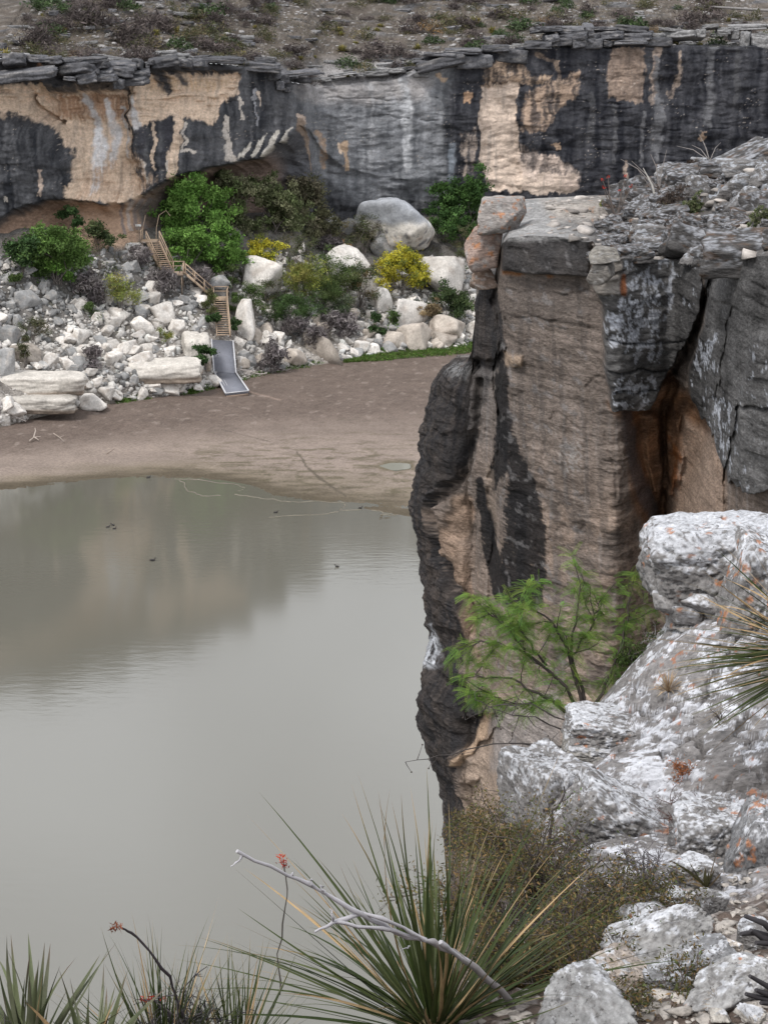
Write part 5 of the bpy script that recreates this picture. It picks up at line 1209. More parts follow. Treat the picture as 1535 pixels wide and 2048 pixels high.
# grass at the mud edge
gm = MB(); GP = []
for i in range(4200):
    if i < 3000: px = rr.uniform(700, 945); e0 = itp(px, SHORE); py = e0 + rr.uniform(-20, 13) * (.4 + .6 * ss(690, 800, px)); 
    else: px = rr.choice([rr.uniform(480, 640), rr.uniform(360, 430), rr.uniform(230, 300)]); py = itp(px, SHORE) + rr.uniform(-9, 3)
    if n3(px / 22, py / 9) < -.28: continue
    h_ = on_talus(px, py)
    if h_ is None: h_ = onz(px, py, .5)
    GP.append(h_)
for i in range(2600):
    px = rr.uniform(690, 960); e0 = itp(px, SHORE); py = e0 + rr.uniform(-16, 9) * ss(685, 780, px)
    GP.append(onz(px, py, .62))
leaves(gm, np.array(GP), 7, .22, .14, colmix((.055, .105, .022), (.075, .13, .03), (.085, .11, .035)), aspect=.3, upb=0, seed=77)
# low green tangle that fills the gaps between bushes and boulders
ug = MB(); UC = []
for i in range(760):
    if i < 420: px = rr.uniform(470, 950); py = rr.uniform(500, 650)
    elif i < 640: px = rr.uniform(330, 960); py = rr.uniform(440, 512)
    else: px = rr.uniform(0, 330); py = rr.uniform(488, 560)
    if n3(px / 30 + 5, py / 22) < -.1: continue
    h_ = on_talus(px, py)
    if h_ is not None: UC.append(h_ + (0, 0, .25))
leaves(ug, np.array(UC), 34, .5, .14, colmix((.07, .10, .04), (.09, .105, .05), (.055, .08, .03), (.11, .10, .06), (.10, .085, .07)), aspect=.35, upb=.1, seed=79)
tag(ug.build("undergrowth", M['leaf']), "tangled green undergrowth between the boulders below the cliff", "undergrowth", None, 'stuff')
tag(gm.build("shore_grass", M['leaf']), "fresh green grass along the edge of the dried mud", "grass", None, 'stuff')

# ------------------------------------------------------------------ scrub on the plateau
def spiky(seed, n, colf, h=1.0, spread=.8, wid=.035, nm="sotol_tuft"):
    r = np.random.default_rng(seed); b = MB()
    for i in range(n):
        a = r.uniform(0, 6.28); t = r.uniform(.1, 1) ** .7 * spread; dirv = np.array((np.cos(a) * np.sin(t), np.sin(a) * np.sin(t), np.cos(t))); L_ = h * r.uniform(.7, 1.1)
        sdv = np.cross(dirv, (0, 0, 1.0)); sdv /= max(np.linalg.norm(sdv), 1e-6); m = dirv * L_ * .55; e = dirv * L_ - np.array((0, 0, .25 * L_ * np.sin(t)))
        c = colf(r, 1)[0]
        b.add([sdv * wid * .6, -sdv * wid * .6, m - sdv * wid, m + sdv * wid], [[0, 1, 2, 3]], c); b.add([m - sdv * wid, e, m + sdv * wid], [[0, 1, 2]], c * 1.15)
    return b.mesh(nm, M['leaf'])
def scrub(seed, colf, n=26, leaf=9, size=.13, thin=True, nm="desert_shrub"):
    r = np.random.default_rng(seed); b = MB(); a = r.uniform(0, 6.28, n); q = np.sqrt(r.uniform(0, 1, n)); h = r.uniform(.05, 1, n) * np.sqrt(np.maximum(0, 1 - .75 * q ** 2))
    leaves(b, np.stack([q * np.cos(a) * .5, q * np.sin(a) * .5, h * .62], 1), leaf, .22, size, colf, seed=seed, aspect=.3 if thin else .6)
    return b.mesh(nm, M['leaf'])
K_DARK = [scrub(300 + i, colmix((.085, .07, .068), (.06, .05, .048), (.11, .092, .085)), 34, 15, .1) for i in range(5)]
K_OLV = [scrub(320 + i, colmix((.085, .083, .045), (.06, .065, .034), (.12, .1, .06)), 30, 12, .09) for i in range(4)]
K_GRN = [scrub(340 + i, colmix((.055, .085, .035), (.04, .06, .03), (.07, .09, .05)), 28, 14, .085, False) for i in range(4)]
K_SPK = [spiky(360 + i, 90, colmix((.19, .17, .05), (.13, .135, .04), (.25, .2, .085)), .62, 1.25) for i in range(4)]
K_RUST = [scrub(380 + i, colmix((.2, .12, .05), (.14, .09, .05), (.1, .08, .05)), 28, 12, .09) for i in range(2)]
PLAB = {}
KINDS = [(K_DARK, "desert_shrub", "low dark leafless shrub on the dry plateau above the cliff", "shrub", "dark leafless shrubs on the plateau", .43), (K_OLV, "desert_shrub", "low olive brown shrub on the dry plateau above the cliff", "shrub", "olive shrubs on the plateau", .24), (K_GRN, "juniper_bush", "compact dark green bush on the dry plateau above the cliff", "bush", "green bushes on the plateau", .13), (K_SPK, "sotol_tuft", "yellow green spiky tuft on the dry plateau above the cliff", "spiky plant", "spiky tufts on the plateau", .17), (K_RUST, "desert_shrub", "rusty brown shrub on the dry plateau above the cliff", "shrub", "rusty shrubs on the plateau", .03)]
pk = np.array([q[-1] for q in KINDS]); pk /= pk.sum()
SHORT = ['dark leafless shrub', 'olive brown shrub', 'compact green bush', 'spiky yellow green tuft', 'rusty brown shrub']
def plant(kind, px, dd, size):
    K = KINDS[kind]; p = plateau_at(px, dd); me = K[0][rr.integers(len(K[0]))]
    o = link(K[1], me); o.location = tuple(p - (0, 0, .05)); o.scale = (size * rr.uniform(.9, 1.25), size * rr.uniform(.9, 1.2), size * rr.uniform(.75, 1.05)); o.rotation_euler = (0, 0, rr.uniform(0, 6.28))
    xz = "left of the ochre hollow" if px < 130 else "above the ochre hollow" if px < 290 else "above the cave mouth" if px < 520 else "above the pale grey wall" if px < 840 else "above the tan panel" if px < 1060 else "above the stacked rim blocks" if px < 1290 else "at the upper right"
    dz = "on the rim" if dd < 7 else "low" if dd < 16 else "midway" if dd < 28 else "high"
    PLAB.setdefault(kind, []).append((o, px, "%s %s %s" % (SHORT[kind], dz, xz)))
for i in range(400):
    px = rr.uniform(-10, 1545); dd = rr.uniform(.6, 44) ** 1.0; kd = int(rr.choice(5, p=pk))
    if n3(px / 120 + 4, dd / 9) < -.45 and rr.uniform() < .8: continue
    plant(kd, px, dd, float(np.clip(rr.lognormal(.58, .38), .9, 3.6)) * (.75 if kd == 3 else 1))
for kd, v in PLAB.items(): assign_labels(v, KINDS[kd][3], KINDS[kd][4])
gt = MB(); C = np.array([plateau_at(rr.uniform(-10, 1545), rr.uniform(.3, 46)) for i in range(7000)])
leaves(gt, C + (0, 0, .1), 7, .32, .11, colmix((.13, .11, .09), (.09, .08, .07), (.17, .14, .08), (.08, .08, .05)), aspect=.3, upb=0, seed=55)
tag(gt.build("dry_undergrowth", M['leaf']), "dry twiggy undergrowth and grass between the plateau shrubs", "undergrowth", None, 'stuff')
# a fallen grey log on the far right
lb = MB(); lp = plateau_at(1400, 30); lq = plateau_at(1540, 24); tube(lb, [at(1406, 12, lp[1]), at(1460, 16, lp[1] - 1), at(1550, 22, lp[1] - 3)], [.1, .16, .2], 7, (.2, .19, .185))
tag(lb.build("fallen_log", M['twig']), "bleached fallen log on the plateau at the upper right", "log")

# ------------------------------------------------------------------ driftwood and small life
def stick(name, pts, r0, r1, colr, lab, cat="driftwood"):
    b = MB(); n = len(pts); tube(b, pts, np.linspace(r0, r1, n), 5, colr); return tag(b.build(name, M['twig']), lab, cat)
def mudp(px, py): return onz(px, py, .32)
def fork(name, px, py, segs, r0, colr, lab):
    b = MB(); z = np.array((0, 0, .12))
    for s_ in segs: tube(b, [mudp(px + a, py + c) + z + (0, 0, h) for a, c, h in s_], np.linspace(r0, r0 * .4, len(s_)), 5, colr)
    return tag(b.build(name, M['twig']), lab, "driftwood")
fork("driftwood_branch", 68, 882, [[(-8, 2, 0), (0, -2, .1), (14, -3, .15)], [(0, -2, .1), (4, -8, .4), (3, -12, .5)], [(2, -2, .1), (10, 2, .05)]], .07, (.36, .31, .27), "forked pale branch lying on the mud at the left")
fork("driftwood_branch", 122, 882, [[(-14, -10, .1), (-2, -2, .1), (6, 4, .05)], [(-2, -2, .1), (6, -3, .2)]], .05, (.33, .28, .24), "thin branch on the mud right of the forked branch")
fork("driftwood_branch", 222, 908, [[(-8, 3, 0), (0, 0, .1), (8, -3, .2)]], .05, (.2, .16, .13), "short dark stick on the mud near the waterline")
for i, (px, py, lab) in enumerate(((505, 748, "curved grey root at the mud edge right of the jetty"), (548, 742, "grey driftwood log at the mud edge"), (470, 742, "bent stick beside the jetty"), (395, 748, "sun bleached sticks left of the jetty"), (60, 830, "long grey stick along the left mud edge"), (20, 842, "grey stick lowest on the left mud edge"), (250, 795, "twisted stick on the mud edge below the bank"), (690, 715, "grey stick at the start of the grass strip"))):
    p = on_talus(px, py); p = onz(px, py, .6) if p is None else p
    b = MB()
    for k in range(4 if i in (0, 1, 3) else 2):
        a = rr.normal() * .35; L_ = rr.uniform(1.0, 2.4); q0 = p + (rr.normal() * .5, rr.normal() * .3, .15); dv = np.array((np.cos(a), np.sin(a) * .6, rr.normal() * .12)) * L_ / 2
        tube(b, [q0 - dv, q0 + rr.normal(size=3) * .12, q0 + dv], [.07, .06, .03], 5, np.array((.34, .31, .29)) * rr.uniform(.7, 1.2))
    tag(b.build("driftwood_branch", M['twig']), lab, "driftwood")
# resting deer above the white dome boulder
dp = on_talus(694, 500); dp = at(694, 497, dp[1] + .2)
b = MB(); FUR = np.array((.42, .235, .12))
tube(b, [(-.36, 0, .3), (-.3, 0, .34), (-.05, 0, .36), (.25, 0, .36), (.48, 0, .3), (.56, 0, .24)], [.1, .19, .22, .23, .18, .05], 10, FUR)
tube(b, [(-.28, 0, .42), (-.38, -.03, .66), (-.4, -.05, .86)], [.14, .1, .075], 8, FUR)
tube(b, [(-.36, -.02, .88), (-.42, -.1, .9), (-.45, -.24, .84), (-.46, -.32, .8)], [.05, .095, .06, .035], 8, FUR * 1.05)
for sx2 in (-1, 1):
    tube(b, [(-.4 + sx2 * .06, -.04, .96), (-.4 + sx2 * .14, -.03, 1.06), (-.4 + sx2 * .19, -.02, 1.13)], [.02, .045, .006], 5, FUR * 1.2)
    tube(b, [(-.2, sx2 * .15, .25), (-.42, sx2 * .17, .1), (-.2, sx2 * .17, .05)], [.08, .05, .03], 6, FUR); tube(b, [(.38, sx2 * .15, .25), (.15, sx2 * .2, .12), (.42, sx2 * .2, .05)], [.11, .06, .03], 6, FUR)
o = b.build("deer", M['fur'], None, True); o.location = tuple(dp); tag(o, "small tan deer resting on top of the white dome boulder", "deer")
# birds and floating bits on the lake
def bird(px, py, s, ang, lab):
    s *= .85
    b = MB(); D_ = np.array((.045, .042, .042))
    tube(b, [(-.2, 0, .06), (-.12, 0, .07), (0, 0, .06), (.12, 0, .06), (.18, 0, .06)], [.015, .06, .085, .065, .02], 8, D_); tube(b, [(.13, 0, .08), (.17, 0, .16), (.18, 0, .2)], [.04, .03, .03], 6, D_); tube(b, [(.15, 0, .21), (.2, 0, .215), (.27, 0, .2)], [.03, .036, .008], 6, D_ * 1.1)
    o = b.build("waterbird", M['fur'], None, True); o.location = tuple(onz(px, py, .0)); o.rotation_euler = (0, 0, ang); o.scale = (s, s, s); tag(o, lab, "bird")
bird(305, 1122, 1.2, 0, "dark bird swimming alone in the middle of the brown reflection"); bird(216, 1055, .9, .3, "left dark bird of a loose trio on the water"); bird(226, 1051, .9, 2.9, "upper right dark bird of a loose trio on the water"); bird(229, 1058, .8, .5, "lower right dark bird of a loose trio on the water"); bird(551, 1026, 1.0, .2, "dark bird swimming in the shallows off the mud"); bird(674, 1134, .9, 2.8, "dark bird near the edge of the bright water"); bird(297, 956, 1.0, .2, "dark bird right at the waterline"); bird(720, 1017, .9, .1, "dark bird at the waterline near the headland")
# ------------------------------------------------------------------ blocks and plants on the headland
def hblock(px, py, wd, ht, Y, dep, seed, base, lab, orange=.0, flat=.8):
    V, F = rock_shape(seed, 4, planes=10, sharp=26, rough=.06, flat=flat)
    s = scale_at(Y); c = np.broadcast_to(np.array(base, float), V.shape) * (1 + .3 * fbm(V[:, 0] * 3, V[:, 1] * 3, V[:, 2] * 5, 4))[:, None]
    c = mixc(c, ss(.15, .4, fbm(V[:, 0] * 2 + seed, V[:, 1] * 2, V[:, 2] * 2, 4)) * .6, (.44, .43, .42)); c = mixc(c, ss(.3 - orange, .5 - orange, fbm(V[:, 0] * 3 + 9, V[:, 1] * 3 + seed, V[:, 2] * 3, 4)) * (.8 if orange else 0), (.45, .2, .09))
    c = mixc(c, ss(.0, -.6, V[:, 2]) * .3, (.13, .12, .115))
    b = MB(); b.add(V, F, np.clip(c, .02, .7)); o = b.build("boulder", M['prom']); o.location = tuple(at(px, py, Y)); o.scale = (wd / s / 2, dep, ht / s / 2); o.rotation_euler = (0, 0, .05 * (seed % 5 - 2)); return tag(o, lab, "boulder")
hblock(1003, 432, 96, 72, 53.0, .75, 41, (.34, .31, .29), "pale stained block topmost of the stack at the headland's tip", .03)
hblock(966, 496, 76, 88, 53.2, .6, 42, (.36, .27, .23), "orange tinted block in the middle of the stack at the headland's tip", .1)
hblock(966, 557, 54, 40, 53.6, .5, 43, (.29, .21, .165), "small rounded block lowest of the stack at the headland's tip")
hblock(1205, 510, 62, 30, 46.3, .45, 44, (.30, .28, .25), "flat pale slab on the upper left corner of the lichen covered block", 0, .6)
hblock(1200, 548, 56, 44, 46.3, .4, 45, (.26, .24, .22), "weathered block below the flat pale slab on the cliff corner")
HR = []
for px, py, wd, ht, dep, seed, lab in ((1345, 352, 76, 34, .5, 51, "long rounded grey rock on the headland's crest"), (1400, 372, 62, 40, .5, 52, "grey rock with white lichen right of the long rounded rock"), (1490, 335, 120, 30, .6, 53, "flat pale ledge rock near the right edge on the crest"), (1475, 372, 84, 44, .6, 54, "lichen spotted rock under the flat pale ledge rock"), (1525, 350, 60, 40, .5, 55, "grey rock cut by the right edge on the crest"), (1480, 400, 70, 50, .5, 56, "shaded lumpy rock on the headland's slope"), (1285, 470, 90, 40, .6, 57, "smooth grey rock half sunk in the headland's top"), (1295, 490, 60, 30, .5, 58, "white lichen rock above the lichen covered block"), (1510, 510, 44, 56, .4, 59, "split upright rock at the right edge above the dark block"), (1380, 512, 46, 30, .4, 60, "knobbly rock on the rim above the dark crack"), (1430, 505, 40, 26, .4, 61, "small white lichen rock on the rim"), (1400, 325, 40, 18, .35, 62, "thin tilted slab sticking out of the crest")):
    p = on_top(px, py + ht * .3)
    if p is None: continue
    s = scale_at(p[1]); V, F = rock_shape(seed, 4, planes=11, sharp=18, rough=.12, flat=.8, freq=2.6)
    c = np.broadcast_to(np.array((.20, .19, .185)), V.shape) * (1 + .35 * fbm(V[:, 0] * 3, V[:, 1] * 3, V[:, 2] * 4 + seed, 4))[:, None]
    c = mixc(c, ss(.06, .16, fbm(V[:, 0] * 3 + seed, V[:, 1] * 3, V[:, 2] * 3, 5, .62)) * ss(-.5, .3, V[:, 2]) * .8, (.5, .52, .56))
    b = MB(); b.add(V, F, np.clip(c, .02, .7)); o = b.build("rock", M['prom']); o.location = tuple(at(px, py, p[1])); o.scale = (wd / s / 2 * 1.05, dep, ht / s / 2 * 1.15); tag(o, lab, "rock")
hs_ = MB()
for i in range(800):
    px = rr.uniform(1090, 1560); py = rr.uniform(300, 520); p = on_top(px, py)
    if p is None: continue
    if rr.uniform() > (.9 if (1100 < px < 1320 and 400 < py < 480) else .5): continue
    V, F = RV[rr.integers(10)]; r0 = float(np.clip(rr.lognormal(-2.7, .6), .025, .3)); a = rr.uniform(0, 6.28)
    W = V * np.array((1.5, 1, .45)) * r0; W = np.stack([W[:, 0] * np.cos(a) - W[:, 1] * np.sin(a), W[:, 0] * np.sin(a) + W[:, 1] * np.cos(a), W[:, 2]], 1)
    hs_.add(W + p, F, np.array((.36, .33, .305)) * rr.uniform(.5, 1.4))
tag(hs_.build("headland_stones", M['rock']), "flat broken stones scattered over the headland's top", "stones", None, 'stuff')

HSL = []
for i in range(14):
    V, F = rock_shape(1200 + i, 4, planes=9, sharp=26, rough=.16, boxy=1); c = np.broadcast_to(np.array((.105, .10, .098)), V.shape) * (1 + .35 * fbm(V[:, 0] * 3, V[:, 1] * 3, V[:, 2] * 4 + i, 4))[:, None]
    c = mixc(c, ss(.0, .16, fbm(V[:, 0] * 3.4 + i, V[:, 1] * 3.4, V[:, 2] * 2.2, 5, .68)) * ss(-.5, .3, V[:, 2]) * .75, (.40, .41, .44)); c = mixc(c, ss(.2, .4, fbm(V[:, 0] * 2 + 5, V[:, 1] * 2, V[:, 2] * 2 + i, 3)) * .6, (.14, .09, .06))
    b = MB(); b.add(V, F, np.clip(c, .02, .7)); HSL.append(b.mesh("rock_slab", M['prom']))
for i in range(120):
    px = rr.uniform(1185, 1570); py = rr.uniform(itp(px, [(1185, 470), (1300, 360), (1400, 330), (1535, 300)]), 512); p = on_top(px, py)
    if p is None: continue
    o = link("rock_slab", HSL[i % 14], headland); sz = float(np.clip(rr.lognormal(-1.3, .5), .12, .75)); o.location = tuple(p + (0, 0, sz * .05)); o.scale = (sz * rr.uniform(1, 1.6), sz, sz * rr.uniform(.3, .75)); o.rotation_euler = (rr.normal() * .16 + .08, rr.normal() * .16 - .1, rr.choice([0, math.pi]) + rr.normal() * .6)

def branchy(b, p, dv, L_, r0, depth, r, wig=.25, spread=.7, kids=(2, 4), colr=(.12, .1, .095), ends=None, sides=4, grav=0.0, shrink=.62):
    n = 4; pts = [np.array(p, float)]; d = np.array(dv, float) / np.linalg.norm(dv)
    for i in range(n):
        d = d + r.normal(size=3) * wig; d[2] -= grav; d /= np.linalg.norm(d); pts.append(pts[-1] + d * L_ / n)
    tube(b, pts, np.linspace(r0, r0 * .55, n + 1), sides if depth > 0 else 3, np.asarray(colr) * r.uniform(.8, 1.25), cap=False)
    if ends is not None and depth <= 1: ends.extend((q, d.copy()) for q in pts[2:])
    if depth > 0:
        for k in range(r.integers(*kids)):
            i = r.integers(1, n + 1); nd_ = d + r.normal(size=3) * spread; branchy(b, pts[i], nd_, L_ * shrink * r.uniform(.7, 1.2), r0 * .55, depth - 1, r, wig, spread, kids, colr, ends, sides, grav, shrink)
def shrub3d(name, base, h, nst, lab, cat, seed, colr, leafc=None, nleaf=3, lsize=.012, lean=(0, 0, 0), depth=3, r0=.008, spread=.75, up=1.0, group=None, wig=.22, kids=(2, 4), lasp=.45):
    r = np.random.default_rng(seed); root = empty(name, base, lab, cat, group); b = MB(); ends = []
    for i in range(nst):
        dv = np.array((r.normal() * .6, r.normal() * .6, up)) + lean
        branchy(b, (r.normal() * .03 * h, r.normal() * .03 * h, -.03), dv, h * r.uniform(.4, .62), r0 * r.uniform(.7, 1.2), depth, r, wig, spread, kids, colr, ends)
    b.build("branches", M['twig'], root)
    if leafc is not None and ends:
        C = np.array([q for q, _ in ends]); lb_ = MB(); leaves(lb_, C, nleaf, .03, lsize, leafc, aspect=lasp, upb=.2, seed=seed); lb_.build("foliage", M['leaf'], root)
    return root
def top_shrub(px, py, h, nst, lab, seed, colr, leafc=None, nleaf=3, lsize=.05, cat="shrub", **kw):
    p = on_top(px, py)
    if p is None: return
    return shrub3d("shrub", p, h, nst, lab, cat, seed, colr, leafc, nleaf, lsize, r0=.02, **kw)
HEATH = colmix((.085, .065, .055), (.11, .085, .07), (.06, .05, .045))
top_shrub(1335, 418, .85, 16, "dark dense shrub on the headland with a straw tuft at its foot", 71, (.07, .06, .055), HEATH, 4, .03)
top_shrub(1385, 425, .5, 10, "olive green tuft beside the dark dense shrub", 72, (.09, .1, .05), OLIVE, 6, .04)
top_shrub(1430, 315, .7, 12, "brown heathery shrub on the crest of the headland", 73, (.1, .08, .07), HEATH, 5, .035)
top_shrub(1490, 300, .6, 12, "brown shrub at the right end of the crest", 74, (.11, .085, .07), HEATH, 5, .035)
top_shrub(1390, 345, .5, 9, "dark shrub between the crest rocks", 75, (.09, .075, .065), HEATH, 5, .035)
top_shrub(1520, 448, .45, 9, "low dark green shrub at the right edge of the headland", 76, (.07, .07, .05), OLIVE, 5, .035)
top_shrub(1325, 470, .55, 8, "small dark leafless shrub below the straw tuft", 77, (.07, .06, .055), None)
top_shrub(1405, 490, .35, 10, "flat brown cushion plant on the headland's rim", 78, (.09, .07, .05), HEATH, 8, .03)
top_shrub(1340, 508, .25, 9, "small brown cushion plant above the lichen covered block", 79, (.09, .07, .05), HEATH, 8, .03)
top_shrub(1210, 418, .35, 7, "green pad like plant at the foot of the red flowered stems", 80, (.08, .09, .05), colmix((.10, .13, .05), (.2, .19, .06)), 4, .05, cat="plant")
p = on_top(1337, 428)
if p is not None:
    o = link("grass_tuft", spiky(91, 70, colmix((.36, .28, .13), (.3, .25, .1), (.2, .19, .07)), .5, 1.2, .012, "grass_tuft")); o.location = tuple(p); tag(o, "straw coloured grass tuft under the dark dense shrub", "grass tuft")
# red flowered stems
def wand(name, base, tips, lab, flower=True, r0=.018, colr=(.12, .1, .09), bud=.07):
    root = empty(name, base, lab, "ocotillo"); b = MB()
    for t in tips:
        t = np.asarray(t) - base; m = t * .5 + np.array((rr.normal() * .06, rr.normal() * .06, .05)) * np.linalg.norm(t)
        tube(b, [(0, 0, -.05), m, t], [r0, r0 * .8, r0 * .45], 5, colr)
        if flower:
            f = MB(); leaves(f, [t, t * .97], 9, bud * .6, bud * .5, colmix((.5, .05, .03), (.4, .03, .02)), aspect=.4, seed=int(abs(t[0] * 999))); f.build("flower", M['leaf'], root)
    b.build("stems", M['twig'], root)
p = on_top(1232, 436)
if p is not None: wand("ocotillo", p, [at(1203, 358, p[1]), at(1206, 374, p[1] - .3), at(1215, 352, p[1] + .3), at(1250, 350, p[1] + .2), at(1238, 380, p[1]), at(1262, 372, p[1])], "thin dark ocotillo stems tipped with red flowers on the headland", bud=.06)
p = on_top(1312, 404)
if p is not None: b = MB(); tube(b, [p, at(1303, 370, p[1]), at(1285, 336, p[1])], [.035, .03, .012], 5, (.42, .4, .37)); tag(b.build("dead_stalk", M['twig']), "white dead stalk rising beside the dark dense shrub", "stalk")
p = on_top(1318, 384)
if p is not None:
    b = MB(); r = np.random.default_rng(4)
    for t in ((1240, 318), (1262, 322), (1332, 300), (1300, 308), (1275, 340)): q = at(*t, p[1] + .3); tube(b, [p, p * .5 + q * .5 + r.normal(size=3) * .12, q], [.018, .014, .006], 4, (.2, .18, .17))
    tag(b.build("bare_branches", M['twig']), "spray of thin bare branches against the dark wall, on the crest", "branches")
p = on_top(1418, 322)
if p is not None:
    b = MB()
    for t in ((1396, 268), (1352, 292), (1382, 290), (1440, 285), (1404, 285)): q = at(*t, p[1] + .3); tube(b, [p, p * .5 + q * .5 + (0, 0, .12), q], [.016, .012, .005], 4, (.24, .22, .21))
    tag(b.build("bare_branches", M['twig']), "pale bare twigs arching above the crest beside the tilted slab", "branches")

# ------------------------------------------------------------------ foreground rocks
def fgcol(V, seed, lich=.5, orange=.0, base=(.19, .182, .178), sc=1.0, up=True, upw=.45, dim=(1, 1, 1)):
    o = seed * 1.7; x, y, z = V[:, 0] * dim[0] + o, V[:, 1] * dim[1], V[:, 2] * dim[2]
    c = np.broadcast_to(np.array(base, float), V.shape) * (1 + .3 * fbm(x * 3, y * 3, z * 3, 5) + .25 * fbm(x * 14, y * 14, z * 20, 3))[:, None]
    li = fbm(x * 5 + 7, y * 5, z * 6.5, 6, .68)
    c = mixc(c, ss(.38 - .6 * lich, .46 - .6 * lich, li + .3 * fbm(x * 1.5 + 2, y * 1.5, z * 1.5, 3) + (upw * V[:, 2] - .1 if up else 0)) * .88, (.52, .53, .56))
    c = mixc(c, ss(.22, .36, fbm(x * 11 + 3, y * 11, z * 16, 3)) * .55, (.14, .13, .125))
    if orange: c = mixc(c, ss(.46 - .3 * orange, .56 - .3 * orange, fbm(x * 3 + 31, y * 3, z * 3, 5, .6) + .12 * li) * .85, (.36, .16, .08))
    return np.clip(c, .02, .7)
def fgrock(px, py, wd, ht, Y, dep, seed, lab, lich=.4, orange=0, sub=5, sharp=12, rough=.1, rot=0., base=(.19, .182, .178), name="boulder", roll=0., planes=12, mat='fgrock', parent=None, cat="boulder", boxy=0, upw=.45):
    V, F = rock_shape(seed, sub, planes=planes, sharp=sharp * 1.8, rough=rough * .8, flat=.85, freq=2.4, boxy=boxy)
    if seed >= 620:
        h_ = on_fg(px, py + ht * .32); Y = h_[1] - dep * .3 if h_ is not None else Y
    if sub >= 4:
        n1 = fbm(V[:, 0] * 7, V[:, 1] * 7, V[:, 2] * 9, 4); V = V * (1 + .035 * n1 - .06 * ss(.25, .5, fbm(V[:, 0] * 5 + 9, V[:, 1] * 5, V[:, 2] * 5, 3)) - .05 * ss(.06, 0, np.abs(fbm(V[:, 0] * 2.2 + seed, V[:, 1] * 2.2, V[:, 2] * 3.4, 4))))[:, None]
    b = MB(); s = scale_at(Y); b.add(V, F, fgcol(V, seed, lich, orange, base, upw=upw, dim=np.array((wd / s / 2, dep, ht / s / 2)) / .26))
    o = b.build(name, M[mat], parent, sub >= 5); o.location = tuple(at(px, py, Y)); o.scale = (wd / s / 2 * 1.05, dep, ht / s / 2 * 1.1); o.rotation_euler = (0, roll, rot)
    if lab: tag(o, lab, cat)
    return o
bo = empty("boulder", at(1420, 1170, 11.2), "big white topped boulder with a cracked base behind the sotol leaves", "boulder")
def under(o): o.parent = bo; o.location = tuple(np.array(o.location) - np.array(bo.location)); return o
under(fgrock(1425, 1120, 285, 165, 11.35, .42, 601, None, .26, .12, name="rock_mass", sharp=3.6, rough=.13, boxy=1, upw=.9))
for i, (px, py, wd, ht, dY) in enumerate(((1340, 1195, 80, 36, .0), (1400, 1200, 84, 34, -.12), (1445, 1185, 70, 40, -.1), (1372, 1222, 90, 40, -.05), (1425, 1222, 70, 36, -.08), (1390, 1248, 90, 36, .0), (1352, 1236, 46, 26, .06), (1450, 1212, 50, 30, -.02), (1420, 1250, 60, 30, .05))):
    under(fgrock(px, py, wd, ht, 11.12 + dY, .16, 610 + i, None, .12, .05, sub=3, name="rock_chunk", sharp=20, rough=.08, base=(.25, .24, .235)))
fgrock(1525, 1185, 170, 200, 10.9, .38, 602, "rounded grey boulder with rusty lichen at the right edge beside the white topped boulder", .26, .5, sharp=7, boxy=1, roll=.3)
fgrock(1205, 1462, 150, 74, 10.5, .24, 603, "undercut ledge block jutting from the lichen covered slab", .3, .05, roll=.1, boxy=1, sharp=12, rough=.13)
fgrock(1185, 1502, 120, 48, 10.4, .18, 604, "thin lip of rock beneath the undercut ledge block", .22, .0, base=(.3, .285, .265), roll=.1, boxy=1)
fgrock(1505, 1706, 160, 190, 8.3, .2, 605, "dark grey boulder patched with orange lichen at the right edge", .02, .62, sharp=16, base=(.2, .2, .205), rot=.4)
fgrock(1415, 1672, 150, 130, 8.8, .22, 606, "pitted pale boulder left of the orange patched boulder", .28, .1, boxy=1, rough=.14)
fgrock(1090, 1590, 130, 160, 10.1, .26, 607, "grey rock face with white lichen behind the green leaved twigs", .16, .0, sharp=9, boxy=1, rot=.5)
fgrock(1230, 1640, 200, 120, 9.45, .24, 608, "low hump of white lichen rock below the slab's undercut", .34, .05, roll=.5, boxy=1, rough=.14)
fgrock(1320, 1888, 235, 92, 6.75, .13, 620, "long angular grey rock lying across the slope at the lower right", .12, 0, sharp=26, roll=-.42, base=(.27, .265, .26))
fgrock(1422, 1806, 62, 62, 7.15, .07, 621, "stubby upright grey stone above the long angular rock", .06, 0, sharp=20, sub=5, base=(.24, .235, .235))
fgrock(1402, 1918, 170, 50, 6.45, .11, 622, "dark flat rock overlapping the long angular rock", .05, 0, sharp=20, roll=-.3, base=(.2, .2, .205))
fgrock(1475, 1968, 250, 92, 6.0, .16, 623, "broad smooth slab at the bottom right corner", .2, .05, sharp=18, roll=-.3, base=(.3, .295, .29))
fgrock(1165, 2012, 220, 110, 6.0, .16, 624, "grey boulder under the twigs at the bottom, right of the sotol", .1, 0, base=(.26, .26, .26), roll=-.15)
fgrock(1330, 1962, 100, 56, 6.3, .09, 625, "grey chunk between the long rock and the broad slab", .1, 0, sub=5, base=(.22, .22, .225))
fgrock(1462, 1895, 50, 34, 6.6, .05, 626, "cream coloured stone behind the dark flat rock", .1, 0, sub=5, base=(.46, .41, .36))
fgrock(1515, 1870, 90, 56, 6.7, .09, 627, "pale jagged rock at the right edge above the broad slab", .4, .1, sub=5)
fgrock(1340, 1800, 70, 40, 7.2, .07, 628, "rust flecked rock left of the small agave", .3, .5, sub=5)
fgrock(1290, 1840, 130, 60, 7.0, .1, 629, "sloping grey rock below the rust flecked rock", .3, .1, sub=4, roll=-.4)
fgrock(1380, 1740, 110, 60, 7.6, .12, 630, "pale crumbly rock behind the small agave", .42, .2, sub=5)
fgrock(1240, 1930, 120, 70, 6.5, .12, 631, "tan rock showing through the brown twigs", .1, 0, sub=5, base=(.36, .31, .27), roll=-.3)
